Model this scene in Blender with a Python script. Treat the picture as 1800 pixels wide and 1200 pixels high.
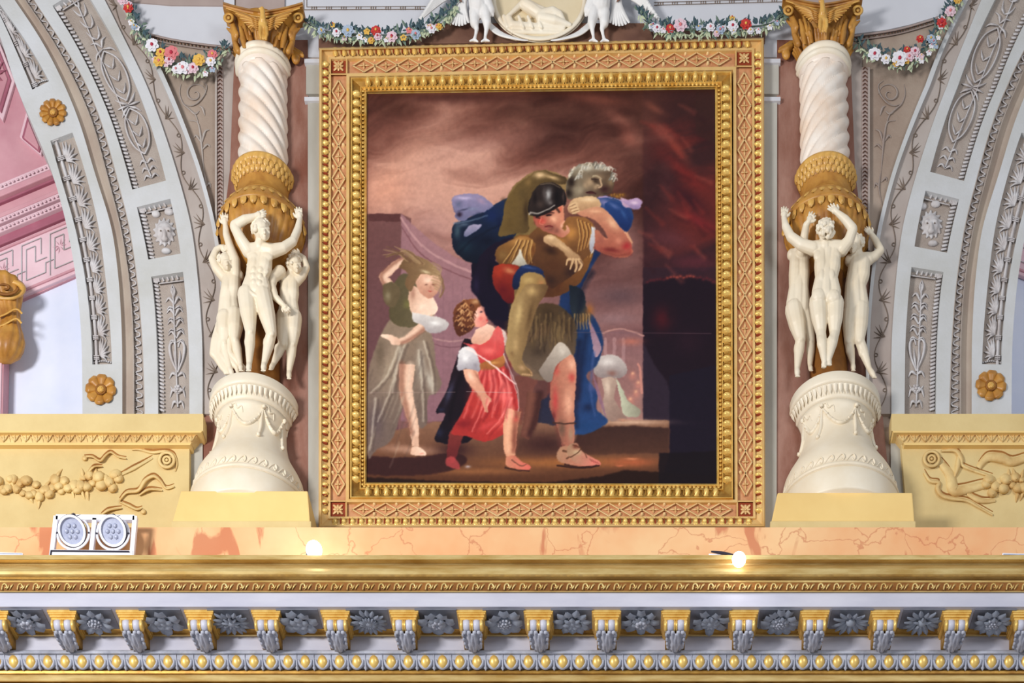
import bpy, bmesh, math, random
import numpy as np
from mathutils import Vector, Matrix, Quaternion
random.seed(7)
PI = math.pi
S = bpy.context.scene
for o in list(bpy.data.objects): bpy.data.objects.remove(o)
COL = S.collection

# ---------------- camera, sky light, lamps, exposure ----------------
D, XC, ZC, Z0 = 12.0, 0.8, 1.6, 9.0        # viewing distance, camera x, camera height, height of the lower edge of view
cd = bpy.data.cameras.new('camera'); cam = bpy.data.objects.new('camera', cd); COL.objects.link(cam)
cam.location = (XC, -D, ZC); cam.rotation_euler = (PI/2, 0, 0)
cd.sensor_width = 36; cd.lens = 60; cd.shift_x = -XC/7.2; cd.shift_y = (Z0+2.4-ZC)/7.2
cd.clip_end = 200
S.camera = cam
w = bpy.data.worlds.new('world'); S.world = w; w.use_nodes = True
w.node_tree.nodes['Background'].inputs[0].default_value = (0.93, 0.95, 1.0, 1)
w.node_tree.nodes['Background'].inputs[1].default_value = 0.39
def area(name, loc, target, size, power, color):
    l = bpy.data.lights.new(name, 'AREA'); l.shape = 'RECTANGLE'; l.size = size[0]; l.size_y = size[1]; l.energy = power; l.color = color
    o = bpy.data.objects.new(name, l); COL.objects.link(o); o.location = loc
    o.rotation_euler = (Vector(target)-Vector(loc)).to_track_quat('-Z', 'Y').to_euler()
area('window_light', (-6.8, -9.4, 8.4), (0.4, 0, 11.4), (2.2, 1.7), 1280, (1.0, 0.98, 0.96))
area('fill_light', (5.5, -9.0, 10.5), (0.6, 0, 11.6), (2.5, 2.5), 250, (0.95, 0.97, 1.0))  # unseen weak fill added from the right, no window there
S.view_settings.view_transform = 'Standard'; S.view_settings.look = 'None'
S.view_settings.gamma = 1; S.view_settings.exposure = -0.2; S.view_settings.use_curve_mapping = False

# ---------------- helpers ----------------
K = 1/250.0
def P(px, py, p=0.0):
    pm = p*K; f = (D-pm)/D
    return Vector((XC+((px-900)*K-XC)*f, -pm, ZC+(Z0+(1200-py)*K-ZC)*f))
def F(p): return K*(D-p*K)/D
def lin(c):
    r = []
    for v in c[:3]:
        v = v/255.0; r.append(v/12.92 if v <= .04045 else ((v+.055)/1.055)**2.4)
    return (*r, 1)
def mat(name, c, c2=None, rough=.62, metal=0.0, scale=3.0, amt=1.0, bump=0.0, bscale=60.0, detail=5, spec=.3, stretch=(1, 1, 1)):
    m = bpy.data.materials.new(name); m.use_nodes = True; nt = m.node_tree; b = nt.nodes['Principled BSDF']
    b.inputs['Roughness'].default_value = rough; b.inputs['Metallic'].default_value = metal
    b.inputs['Specular IOR Level'].default_value = spec
    tc = nt.nodes.new('ShaderNodeTexCoord'); mp = nt.nodes.new('ShaderNodeMapping'); mp.inputs['Scale'].default_value = stretch
    nt.links.new(tc.outputs['Object'], mp.inputs[0])
    n = nt.nodes.new('ShaderNodeTexNoise'); n.inputs['Scale'].default_value = scale; n.inputs['Detail'].default_value = detail
    n.inputs['Roughness'].default_value = .6
    nt.links.new(mp.outputs[0], n.inputs['Vector'])
    r = nt.nodes.new('ShaderNodeValToRGB'); r.color_ramp.elements[0].position = .32; r.color_ramp.elements[1].position = .68
    if c2 is None: c2 = [max(0, v*.9) for v in c]
    r.color_ramp.elements[0].color = lin(c2); r.color_ramp.elements[1].color = lin(c)
    nt.links.new(n.outputs['Fac'], r.inputs[0]); nt.links.new(r.outputs[0], b.inputs['Base Color'])
    if bump:
        n2 = nt.nodes.new('ShaderNodeTexNoise'); n2.inputs['Scale'].default_value = bscale; n2.inputs['Detail'].default_value = 4
        nt.links.new(mp.outputs[0], n2.inputs['Vector'])
        bp = nt.nodes.new('ShaderNodeBump'); bp.inputs['Strength'].default_value = bump; bp.inputs['Distance'].default_value = .01
        nt.links.new(n2.outputs['Fac'], bp.inputs['Height']); nt.links.new(bp.outputs[0], b.inputs['Normal'])
    return m
M = {}
M['stucco'] = mat('pale_stucco', (203, 205, 209), (184, 184, 180), scale=1.6, bump=.15)
M['bed'] = mat('panel_ground', (180, 169, 160), (154, 140, 130), scale=5, bump=.5, bscale=160)
M['leafgrey'] = mat('grey_relief', (208, 206, 208), (180, 172, 170), scale=12)
M['vine_bed'] = mat('vine_ground', (186, 178, 172), (158, 142, 134), scale=2, stretch=(1, 1, .5))
M['vine'] = mat('vine_line', (128, 112, 100), scale=6)
M['cove'] = mat('taupe_cove', (184, 172, 158), (160, 142, 130), scale=2)
M['spandrel'] = mat('taupe_plaster', (172, 156, 142), (146, 126, 112), scale=2.2, bump=.2)
M['redmarble'] = mat('red_brown_marble', (164, 126, 112), (122, 74, 58), scale=3.2, detail=8, bump=.1, stretch=(1.6, 1, .6))
M['greystone'] = mat('grey_green_stone', (186, 184, 176), (160, 156, 146), scale=2.4, stretch=(1, 1, .4))
M['white'] = mat('white_plaster', (208, 210, 217), (198, 199, 206), scale=1.5)
M['taupe'] = mat('taupe_band', (176, 160, 154), (160, 142, 136), scale=3)
M['brownband'] = mat('brown_ledge', (134, 98, 80), (104, 72, 60), scale=4)
M['cream'] = mat('cream_marble', (240, 231, 212), (226, 210, 182), scale=2.2, rough=.45, spec=.5, detail=6)
M['ivory'] = mat('ivory_marble', (240, 232, 214), (230, 214, 188), scale=4, rough=.45, spec=.5)
M['shaft'] = mat('twisted_marble', (244, 238, 230), (226, 196, 168), scale=2.6, rough=.4, spec=.5, detail=6)
M['ochre'] = mat('ochre_gilding', (200, 146, 64), (156, 100, 34), scale=9, rough=.45, spec=.6)
M['ochre_dark'] = mat('dark_ochre', (150, 98, 42), (118, 72, 28), scale=9)
M['ochre_light'] = mat('light_gilding', (224, 180, 96), (196, 142, 62), scale=12, rough=.4, spec=.6)
M['plinth'] = mat('yellow_plaster', (224, 201, 145), (204, 178, 122), scale=1.6, bump=.1)
M['plinth2'] = mat('yellow_carving', (232, 206, 146), (200, 162, 102), scale=7)
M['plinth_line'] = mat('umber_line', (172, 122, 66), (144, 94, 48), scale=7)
M['block'] = mat('apricot_plaster', (238, 206, 136), (228, 192, 122), scale=1.4)
M['gold'] = mat('gilt_gesso', (246, 212, 128), (218, 168, 76), rough=.34, metal=.35, scale=14)
M['goldflat'] = mat('matt_gold_border', (230, 194, 132), (216, 174, 106), rough=.5, metal=.15, scale=8)
M['goldcornice'] = mat('gilt_cornice', (232, 208, 146), (196, 160, 92), rough=.34, metal=.4, scale=7, stretch=(.5, 1, 3))
M['bronze'] = mat('old_gold', (190, 148, 72), (140, 98, 40), rough=.4, metal=.5, scale=12)
M['rust'] = mat('rust_ground', (212, 160, 116), (186, 124, 84), scale=16)
M['rustdark'] = mat('dark_red_ground', (150, 62, 34), scale=16)
M['lozenge'] = mat('lozenge_gold', (232, 198, 144), (220, 180, 122), rough=.5, metal=.1, scale=18)
M['black'] = mat('dark_gap', (40, 26, 20))
M['lav'] = mat('lavender_marble', (204, 204, 217), (182, 183, 200), scale=2.2, rough=.4, detail=7, stretch=(.6, 1, 2))
M['greyblue'] = mat('grey_blue_stone', (190, 193, 206), (146, 150, 164), scale=10, rough=.5)
M['darkblue'] = mat('dark_grey_blue', (172, 180, 194), (126, 132, 146), scale=12, rough=.5)
M['coffer'] = mat('coffer_ground', (140, 144, 156), (112, 112, 126), scale=6)
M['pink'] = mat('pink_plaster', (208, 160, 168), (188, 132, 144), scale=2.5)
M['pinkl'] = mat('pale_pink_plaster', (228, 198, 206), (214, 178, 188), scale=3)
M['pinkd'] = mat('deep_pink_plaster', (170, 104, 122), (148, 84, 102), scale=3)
M['sky'] = mat('painted_sky', (222, 226, 242), (206, 214, 238), scale=1.8)
M['metalwhite'] = mat('white_lamp_metal', (244, 244, 250), (236, 236, 246), rough=.35)
M['lens'] = mat('lamp_lens', (184, 190, 212), (166, 172, 198), rough=.15, scale=40, spec=.8)
M['dark'] = mat('dark_metal', (52, 50, 66), rough=.4)
FC = {'pinkflower': (236, 206, 216), 'redflower': (206, 64, 60), 'whiteflower': (240, 238, 244), 'blueflower': (176, 192, 212), 'yellowflower': (236, 190, 92),
      'roseflower': (226, 130, 134)}
M['feather'] = mat('white_feather', (240, 239, 238), (222, 220, 218), scale=8)
for k, c in FC.items(): M[k] = mat(k, c, scale=30)
M['green'] = mat('garland_green', (128, 146, 124), (74, 96, 94), scale=26)
M['green2'] = mat('garland_pale_green', (204, 208, 172), (160, 176, 148), scale=26)
M['green3'] = mat('garland_blue_green', (78, 100, 104), (50, 72, 84), scale=26)
M['crimson'] = mat('crimson_centre', (186, 48, 72), scale=26)
M['emit'] = bpy.data.materials.new('lit_bulb'); M['emit'].use_nodes = True
_b = M['emit'].node_tree.nodes['Principled BSDF']; _b.inputs['Emission Color'].default_value = (1, .97, 1, 1); _b.inputs['Emission Strength'].default_value = 14
def marble_band():
    m = mat('orange_veined_marble', (240, 198, 148), (234, 172, 122), scale=1.7, rough=.4, detail=4)
    nt = m.node_tree; b = nt.nodes['Principled BSDF']; base = b.inputs['Base Color'].links[0].from_socket
    tc = nt.nodes.new('ShaderNodeTexCoord'); mp = nt.nodes.new('ShaderNodeMapping')
    mp.inputs['Rotation'].default_value = (0, .75, 0); mp.inputs['Scale'].default_value = (1.3, 1, .5)
    nt.links.new(tc.outputs['Object'], mp.inputs[0])
    n = nt.nodes.new('ShaderNodeTexNoise'); n.inputs['Scale'].default_value = 2.3; n.inputs['Detail'].default_value = 6; n.inputs['Distortion'].default_value = 1.2
    nt.links.new(mp.outputs[0], n.inputs['Vector'])
    r = nt.nodes.new('ShaderNodeValToRGB'); r.color_ramp.elements[0].position = .585; r.color_ramp.elements[1].position = .62
    r.color_ramp.elements[0].color = (0, 0, 0, 1); r.color_ramp.elements[1].color = (1, 1, 1, 1)
    nt.links.new(n.outputs['Fac'], r.inputs[0])
    # thin veins
    v = nt.nodes.new('ShaderNodeTexVoronoi'); v.feature = 'DISTANCE_TO_EDGE'; v.inputs['Scale'].default_value = 2.4
    n3 = nt.nodes.new('ShaderNodeTexNoise'); n3.inputs['Scale'].default_value = 3; n3.inputs['Detail'].default_value = 5
    mx = nt.nodes.new('ShaderNodeMixRGB'); mx.blend_type = 'ADD'; mx.inputs[0].default_value = .5
    nt.links.new(tc.outputs['Object'], n3.inputs['Vector']); nt.links.new(tc.outputs['Object'], mx.inputs[1]); nt.links.new(n3.outputs['Color'], mx.inputs[2])
    nt.links.new(mx.outputs[0], v.inputs['Vector'])
    r2 = nt.nodes.new('ShaderNodeValToRGB'); r2.color_ramp.elements[0].position = .004; r2.color_ramp.elements[1].position = .014
    r2.color_ramp.elements[0].color = (.55, .55, .55, 1); r2.color_ramp.elements[1].color = (0, 0, 0, 1)
    nt.links.new(v.outputs['Distance'], r2.inputs[0])
    mxx = nt.nodes.new('ShaderNodeMath'); mxx.operation = 'MAXIMUM'
    sc = nt.nodes.new('ShaderNodeMath'); sc.operation = 'MULTIPLY'; sc.inputs[1].default_value = .72
    nt.links.new(r.outputs[0], sc.inputs[0]); nt.links.new(sc.outputs[0], mxx.inputs[0]); nt.links.new(r2.outputs[0], mxx.inputs[1])
    mi = nt.nodes.new('ShaderNodeMixRGB'); nt.links.new(mxx.outputs[0], mi.inputs[0]); nt.links.new(base, mi.inputs[1]); mi.inputs[2].default_value = lin((196, 110, 78))
    nt.links.new(mi.outputs[0], b.inputs['Base Color'])
    return m
M['orange'] = marble_band()

def org(o):
    v = Vector((0, 0, 0))
    while o is not None: v += o.location; o = o.parent
    return v
def add(name, verts, faces, m, parent=None, smooth=False, world=True):
    """link one mesh object; verts in world metres (or local ones with world=False)"""
    me = bpy.data.meshes.new(name); V = [Vector(v) for v in verts]
    o = bpy.data.objects.new(name, me); COL.objects.link(o)
    if world:
        if parent is None:
            mn = Vector((sum(v.x for v in V)/len(V), max(v.y for v in V), min(v.z for v in V))); o.location = mn; off = mn
        else: off = org(parent)
        V = [v-off for v in V]
    me.from_pydata([tuple(v) for v in V], [], faces); me.update()
    if parent is not None: o.parent = parent
    if m is not None: me.materials.append(M[m] if isinstance(m, str) else m)
    if smooth: me.polygons.foreach_set('use_smooth', [True]*len(me.polygons))
    return o
def empty(name, label, cat, loc, group=None, parent=None):
    o = bpy.data.objects.new(name, None); COL.objects.link(o); o.location = loc; o.empty_display_size = .05
    if parent: o.parent = parent; o.location = Vector(loc)-org(parent)
    if label: o['label'] = label
    if cat: o['category'] = cat
    if group: o['group'] = group
    return o
def tag(o, label, cat, group=None):
    o['label'] = label; o['category'] = cat
    if group: o['group'] = group
    return o
def struct(o, label=None):
    o['kind'] = 'structure'
    if label: o['label'] = label
    return o
def inst(src_mesh, name, loc, parent, rot=(0, 0, 0), sc=(1, 1, 1)):
    """another object sharing a mesh; loc is local to the parent"""
    o = bpy.data.objects.new(name, src_mesh); COL.objects.link(o); o.parent = parent
    o.location = loc; o.rotation_euler = rot; o.scale = sc if not isinstance(sc, (int, float)) else (sc,)*3
    return o
def meshdata(name, verts, faces, m, smooth=True):
    me = bpy.data.meshes.new(name); me.from_pydata([tuple(v) for v in verts], [], faces); me.update(); me.materials.append(M[m])
    if smooth: me.polygons.foreach_set('use_smooth', [True]*len(me.polygons))
    return me
class Buf:
    def __init__(s): s.v = []; s.f = []
    def add(s, v, f):
        n = len(s.v); s.v += list(v); s.f += [tuple(i+n for i in q) for q in f]
    def obj(s, name, m, parent=None, smooth=False): return add(name, s.v, s.f, m, parent, smooth)

def extr(poly, pf, pb, P=P):
    """solid from a pixel outline: its front lies pf in front of the wall, its back at pb, sides square to the wall"""
    fr = [P(x, y, pf) for x, y in poly]; bk = [Vector((v.x, -pb*K, v.z)) for v in fr]; n = len(poly)
    f = [tuple(range(n)), tuple(range(2*n-1, n-1, -1))]
    for i in range(n):
        j = (i+1) % n; f.append((i, i+n, j+n, j))
    return fr+bk, f
def bev(o, wd=.004, seg=2):
    b = o.modifiers.new('bevel', 'BEVEL'); b.width = wd; b.segments = seg; b.limit_method = 'ANGLE'; return o
def box(name, x0, x1, y0, y1, pf, pb, m, parent=None):
    v, f = extr([(x0, y0), (x0, y1), (x1, y1), (x1, y0)], pf, pb); return add(name, v, f, m, parent)
def poly(name, pts, pf, pb, m, parent=None):
    v, f = extr(pts, pf, pb); return add(name, v, f, m, parent)

def cat(pts, n=6):
    """Catmull-Rom through points of any dimension"""
    A = [np.array(p, float) for p in pts]; out = []
    for i in range(len(A)-1):
        a = A[max(i-1, 0)]; b = A[i]; c = A[i+1]; d = A[min(i+2, len(A)-1)]
        for k in range(n):
            t = k/n; out.append(.5*((2*b)+(-a+c)*t+(2*a-5*b+4*c-d)*t*t+(-a+3*b-3*c+d)*t**3))
    out.append(A[-1]); return out
def stroke(buf, pts, w, p, h, n=5, taper=(0.15, 1, .1), peak=.4, sec=5):
    """raised ridge along pixel points (half-round); w half width px, h height px"""
    q = cat(pts, n) if len(pts) > 2 or n > 1 else [np.array(a, float) for a in pts]
    if len(pts) == 2: q = [np.array(pts[0], float)*(1-t)+np.array(pts[1], float)*t for t in np.linspace(0, 1, 5)]
    N = len(q); V = []; Fc = []
    for i, c in enumerate(q):
        a = q[max(i-1, 0)]; b = q[min(i+1, N-1)]; t = b[:2]-a[:2]; L = math.hypot(*t) or 1; nx, ny = -t[1]/L, t[0]/L
        u = i/(N-1)
        k = taper[0]+(taper[1]-taper[0])*(u/peak) if u < peak else taper[1]+(taper[2]-taper[1])*(u-peak)/(1-peak)
        pc = p if len(c) < 3 else p+c[2]
        for j in range(sec):
            an = PI*j/(sec-1); V.append(P(c[0]+nx*w*k*math.cos(an), c[1]+ny*w*k*math.cos(an), pc+h*k*math.sin(an)))
    for i in range(N-1):
        for j in range(sec-1):
            a = i*sec+j; Fc.append((a, a+1, a+sec+1, a+sec))
    buf.add(V, Fc)
def ball(buf, x, y, p, r, rp=None, seg=8, rings=5, ry=None):
    rp = r if rp is None else rp; ry = r if ry is None else ry; V = []; Fc = []
    for i in range(rings):
        a = PI/2*i/(rings-1)*.98+.02
        for j in range(seg):
            b = 2*PI*j/seg; V.append(P(x+r*math.sin(a)*math.cos(b), y+ry*math.sin(a)*math.sin(b), p+rp*math.cos(a)))
    for i in range(rings-1):
        for j in range(seg):
            k = (j+1) % seg; Fc.append((i*seg+j, i*seg+k, (i+1)*seg+k, (i+1)*seg+j))
    Fc.append(tuple(range(seg))[::-1])
    buf.add(V, Fc)
def torus(buf, x, y, p, R, r, seg=20, ry=None, sec=6):
    V = []; Fc = []; ry = R if ry is None else ry
    for i in range(seg):
        a = 2*PI*i/seg
        for j in range(sec):
            b = 2*PI*j/sec
            V.append(P(x+(R+r*math.cos(b))*math.cos(a), y+(ry+r*math.cos(b))*math.sin(a), p+r*math.sin(b)))
    for i in range(seg):
        for j in range(sec): Fc.append((i*sec+j, i*sec+(j+1) % sec, ((i+1) % seg)*sec+(j+1) % sec, ((i+1) % seg)*sec+j))
    buf.add(V, Fc)
def lathe(buf, cx, pc, prof, a0=-90, a1=90, seg=40, rmod=None):
    """turned solid about an upright axis; prof = (x of axis, y where the silhouette shows, radius px); front half unless told otherwise"""
    V = []; Fc = []; f = F(pc); n = seg+1; full = (a1-a0) >= 360
    for (x, y, r) in prof:
        c = P(x, y, pc)
        for i in range(n):
            a = math.radians(a0+(a1-a0)*i/seg); rr = r*f
            if rmod: rr = rmod(rr, a, c.z)
            V.append(Vector((c.x+rr*math.sin(a), c.y-rr*math.cos(a), c.z)))
    for k in range(len(prof)-1):
        for i in range(seg):
            a = k*n+i; Fc.append((a, a+n, a+n+1, a+1))
    m = len(prof)
    Fc.append(tuple(range(n))); Fc.append(tuple(range((m-1)*n, m*n))[::-1])
    if not full:
        for k in range(m-1): Fc.append((k*n, k*n+n-1, (k+1)*n+n-1, (k+1)*n))
    buf.add(V, Fc)

# --- sculpting: overlapping ellipsoids and tapered limbs fused into one skin ---
_ico = {}
def ico(sub):
    if sub not in _ico:
        b = bmesh.new(); bmesh.ops.create_icosphere(b, subdivisions=sub, radius=1)
        _ico[sub] = ([v.co.copy() for v in b.verts], [tuple(v.index for v in f.verts) for f in b.faces]); b.free()
    return _ico[sub]
class Clay:
    def __init__(s): s.b = Buf(); s.hands = []
    def e(s, x, y, p, r, ry=None, rp=None, rot=0, sub=2):
        """ellipsoid: pixel centre, depth, radii px; rot in the picture plane"""
        ry = r if ry is None else ry; rp = r if rp is None else rp
        V, f = ico(sub); c = P(x, y, p); k = F(p); R = Matrix.Rotation(math.radians(rot), 3, 'Y')
        s.b.add([c+R @ Vector((v.x*r*k, v.y*rp*k, v.z*ry*k)) for v in V], f); return s
    def l(s, pts, rads, flat=1.0):
        """limb through (x,y,p) points with radii px"""
        W = [P(*q) for q in pts]; R = [r*F(q[2]) for r, q in zip(rads, pts)]
        for i in range(len(W)-1):
            a, b, ra, rb = W[i], W[i+1], R[i], R[i+1]; d = b-a
            if d.length < 1e-6: continue
            z = d.normalized(); x = z.orthogonal().normalized(); y = z.cross(x); V = []; Fc = []; sg = 12
            rings = [(-.92, .38), (-.7, .7), (-.35, .94), (0, 1)]
            L = [(a+z*ra*t, ra*u) for t, u in rings]+[(b-z*rb*t, rb*u) for t, u in rings[::-1]]
            for c, r in L:
                for j in range(sg):
                    an = 2*PI*j/sg; V.append(c+(x*math.cos(an)+y*math.sin(an))*r)
            for k in range(len(L)-1):
                for j in range(sg):
                    m = (j+1) % sg; Fc.append((k*sg+j, k*sg+m, (k+1)*sg+m, (k+1)*sg+j))
            Fc.append(tuple(range(sg))[::-1]); Fc.append(tuple(range((len(L)-1)*sg, len(L)*sg)))
            s.b.add(V, Fc)
        return s
    def obj(s, name, m, parent=None, voxel=1.3, smooth=5, fac=.5):
        o = add(name, s.b.v, s.b.f, m, parent, True)
        r = o.modifiers.new('r', 'REMESH'); r.mode = 'VOXEL'; r.voxel_size = voxel*K; r.use_smooth_shade = True
        if smooth:
            q = o.modifiers.new('s', 'SMOOTH'); q.factor = fac; q.iterations = smooth
        dg = bpy.context.evaluated_depsgraph_get(); me = bpy.data.meshes.new_from_object(o.evaluated_get(dg), depsgraph=dg)
        o.modifiers.clear(); old = o.data; o.data = me; bpy.data.meshes.remove(old)
        if not me.materials: me.materials.append(M[m])
        me.polygons.foreach_set('use_smooth', [True]*len(me.polygons))
        for h in s.hands: h.obj('hand', m, parent, .62, 1)
        return o
# ---------------- the wall and its flat panels ----------------
YT = [-320, -160, -60, 0, 60, 140, 215, 300, 400, 500, 600, 727, 990]
def tb(*v): return v
BND = [  # x of each arch boundary at the heights YT (left arch)
 tb(-330, -190, -75, -25, 0, 23, 55, 92, 119, 136, 144, 145, 145),
 tb(-300, -165, -55, -12, 16, 50, 80, 103, 133, 152, 162, 163, 163),
 tb(-235, -120, -40, -8, 40, 86, 122, 150, 175, 187, 196, 198, 198),
 tb(-190, -85, -14, 25, 68, 110, 141, 165, 198, 210, 215, 215, 215),
 tb(-170, -65, 4, 42, 87, 130, 163, 185, 212, 228, 234, 234, 234),
 tb(-150, -45, 24, 59, 100, 150, 180, 203, 229, 243, 251, 255, 255),
 tb(-120, -15, 50, 85, 125, 166, 198, 224, 250, 269, 276, 278, 278),
 tb(-106, -2, 63, 98, 137, 178, 209, 237, 264, 281, 289, 291, 291),
 tb(-42, 62, 126, 160, 196, 236, 264, 288, 311, 325, 332, 333, 333),
 tb(-16, 88, 151, 185, 214, 255, 283, 311, 338, 349, 356, 356, 356),
 tb(4, 108, 172, 207, 246, 284, 316, 348, 374, 388, 395, 395, 395),
 tb(12, 116, 180, 215, 254, 293, 324, 355, 381, 394, 400, 400, 400)]
def bx(k, y): return float(np.interp(y, YT, _sm[k][1]) if False else np.interp(y, _sy, _sm[k]))
_sy = np.linspace(YT[0], YT[-1], 400); _sm = []
for b in BND:
    x = np.interp(_sy, YT, b)
    for _ in range(3): x = np.convolve(np.pad(x, 8, 'edge'), np.ones(17)/17, 'valid')
    _sm.append(x)
def flipx(x, y): return 1923-x-14*max(0, min(1.5, 1-y/150))
# wall behind everything, edge hidden under the arches
L = [(bx(11, y)-3 if y < 715 else 335, y) for y in range(-300, 1000, 25)]; R = [(flipx(x, y), y) for x, y in L]
v, f = extr(L[::-1]+R, 0, -60)
wall = struct(add('wall_back', v, f, 'spandrel'), 'taupe plaster wall behind the columns and the framed painting')
lower = struct(box('wall_lower', -420, 2220, 1000, 2600, 20, -60, 'lav'), 'plain wall below the cornice')
# pale upper fields
def W(name, pts, pf, m, pb=-10): return poly(name, pts, pf, pb, m, wall)
W('upper_field', [(196, -300), (215, 0), (240, 45), (262, 58), (300, 67), (350, 75), (412, 82), (412, -300)], 3, 'white')
W('upper_field', [(1498, -300), (1498, 60), (1560, 52), (1600, 43), (1650, 28), (1690, 5), (1700, -300)], 3, 'white')
W('upper_field', [(500, -300), (500, 100), (1405, 100), (1405, -300)], 2, 'white')
W('upper_band', [(225, -60), (228, 3), (300, 9), (392, 10), (392, -60)], 5, 'taupe')
W('upper_band', [(415, -60), (415, 60), (500, 60), (500, -60)], 6, 'taupe')
W('upper_band', [(1400, -60), (1400, 60), (1490, 60), (1490, -60)], 6, 'taupe')
# curved beaded rails under the pale fields
for pts in ([(262, 60), (300, 69), (350, 77), (408, 84)], [(1502, 63), (1560, 55), (1600, 46), (1652, 30)]):
    b = Buf(); stroke(b, pts, 2, 3, 3, taper=(1, 1, 1)); stroke(b, [(x, y+8) for x, y in pts], 1.4, 1, 3, taper=(1, 1, 1)); b.obj('curved_rail', 'taupe', wall)
    b = Buf()
    for q in cat(pts, 8): ball(b, q[0], q[1]+4, 2, 1.6, 2, 6, 4)
    o = b.obj('bead_row', 'brownband', wall); o['kind'] = 'stuff'
# thin panel frames painted high on the pale field
def outline(pts, wd, p, m, name='panel_line'):
    b = Buf()
    for i in range(len(pts)-1): stroke(b, [pts[i], pts[i+1]], wd, p, 2, taper=(1, 1, 1), sec=3)
    return b.obj(name, m, wall)
outline([(534, -80), (534, 17), (745, 16)], .7, 2, 'spandrel'); outline([(539, -80), (539, 12), (748, 11)], .6, 2, 'spandrel')
outline([(1150, 9), (1376, 3), (1376, -80)], .7, 2, 'spandrel'); outline([(1150, 4), (1371, -2), (1371, -80)], .6, 2, 'spandrel')
b = Buf()
for i in range(8):
    for j in range(3): stroke(b, [(548+i*26+j*4, 11), (548+i*26+j*4, 17)], .8, 2, 2, taper=(1, 1, 1), sec=3)
for i in range(9):
    for j in range(3): stroke(b, [(1157+i*25+j*4, 4-i*.65), (1157+i*25+j*4, 9-i*.65)], .8, 2, 2, taper=(1, 1, 1), sec=3)
o = b.obj('line_ticks', 'spandrel', wall); o['kind'] = 'stuff'
bev(W('dark_ledge', [(752, 40), (745, 76), (1150, 72), (1140, 40)], 14, 'brownband'))
W('dark_ledge', [(560, 66), (560, 86), (1345, 70), (1345, 52)], 10, 'brownband')
# strips behind the columns
def strips(fx):
    q = lambda pts: [(fx(x, y), y) for x, y in pts]
    def w(name, pts, pf, m):
        pts = q(pts); return W(name, pts if fx(0, 500) < fx(1, 500) else pts[::-1], pf, m)
    w('marble_strip', [(413, 70), (404, 300), (372, 560), (330, 990), (548, 990), (544, 500), (541, 70)], 3, 'redmarble')
    w('grey_panel', [(541, 178), (542, 990), (600, 990), (600, 178)], 6, 'greystone')
    w('grey_panel', [(538, 112), (538, 165), (600, 165), (600, 112)], 6, 'greystone')
    w('panel_ledge', [(535, 103), (535, 110), (600, 110), (600, 103)], 10, 'white')
    w('panel_ledge', [(535, 170), (535, 177), (600, 177), (600, 170)], 10, 'white')
    w('carved_rail', [(381, 118), (381, 430), (392, 430), (392, 118)], 4, 'taupe')
    w('rail_fillet', [(378, 118), (378, 440), (381, 440), (381, 118)], 7, 'vine_bed')
    w('side_strip', [(392, 90), (392, 420), (405, 300), (413, 90)], 2, 'vine_bed')
    b = Buf()
    for i in range(44):
        y = 122+i*7; x = 386.5; stroke(b, q([(x-4, y), (x, y-4), (x+4, y)]), 1, 4, 2.4, taper=(1, 1, 1), sec=3, n=2)
    o = b.obj('rail_carving', 'brownband', wall); o['kind'] = 'stuff'
    # scrolling stem on the brown field
    b = Buf()
    S_ = lambda pts, wd=2.2, h=4, tp=(.3, 1, .3): stroke(b, q(pts), wd, 0, h, taper=tp)
    S_([(358, 300), (355, 262), (352, 235), (347, 215), (333, 212)], 2.2)
    S_([(354, 255), (360, 232), (368, 228)]); S_([(353, 250), (345, 238), (341, 242)]); S_([(355, 264), (364, 254), (370, 258)])
    S_([(352, 235), (345, 205), (333, 192), (322, 182), (316, 165), (318, 148)], 1.8)
    S_([(322, 182), (335, 186), (348, 180), (360, 165), (363, 150), (354, 142)], 1.6)
    sp = [(343+r*math.cos(a), 165-r*math.sin(a)) for a, r in [(i*.7, 20-i*1.5) for i in range(13)]]
    S_(sp, 1.8); S_([(332, 192), (343, 200), (350, 195)]); S_([(360, 203), (356, 190), (350, 186)]); S_([(358, 300), (362, 330), (356, 360)], 1.6)
    S_([(358, 320), (350, 312), (348, 318)]); S_([(360, 330), (368, 322), (370, 330)])
    b.obj('scroll_relief', 'vine_bed', wall)
strips(lambda x, y: x)
strips(lambda x, y: 1907-x)

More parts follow.
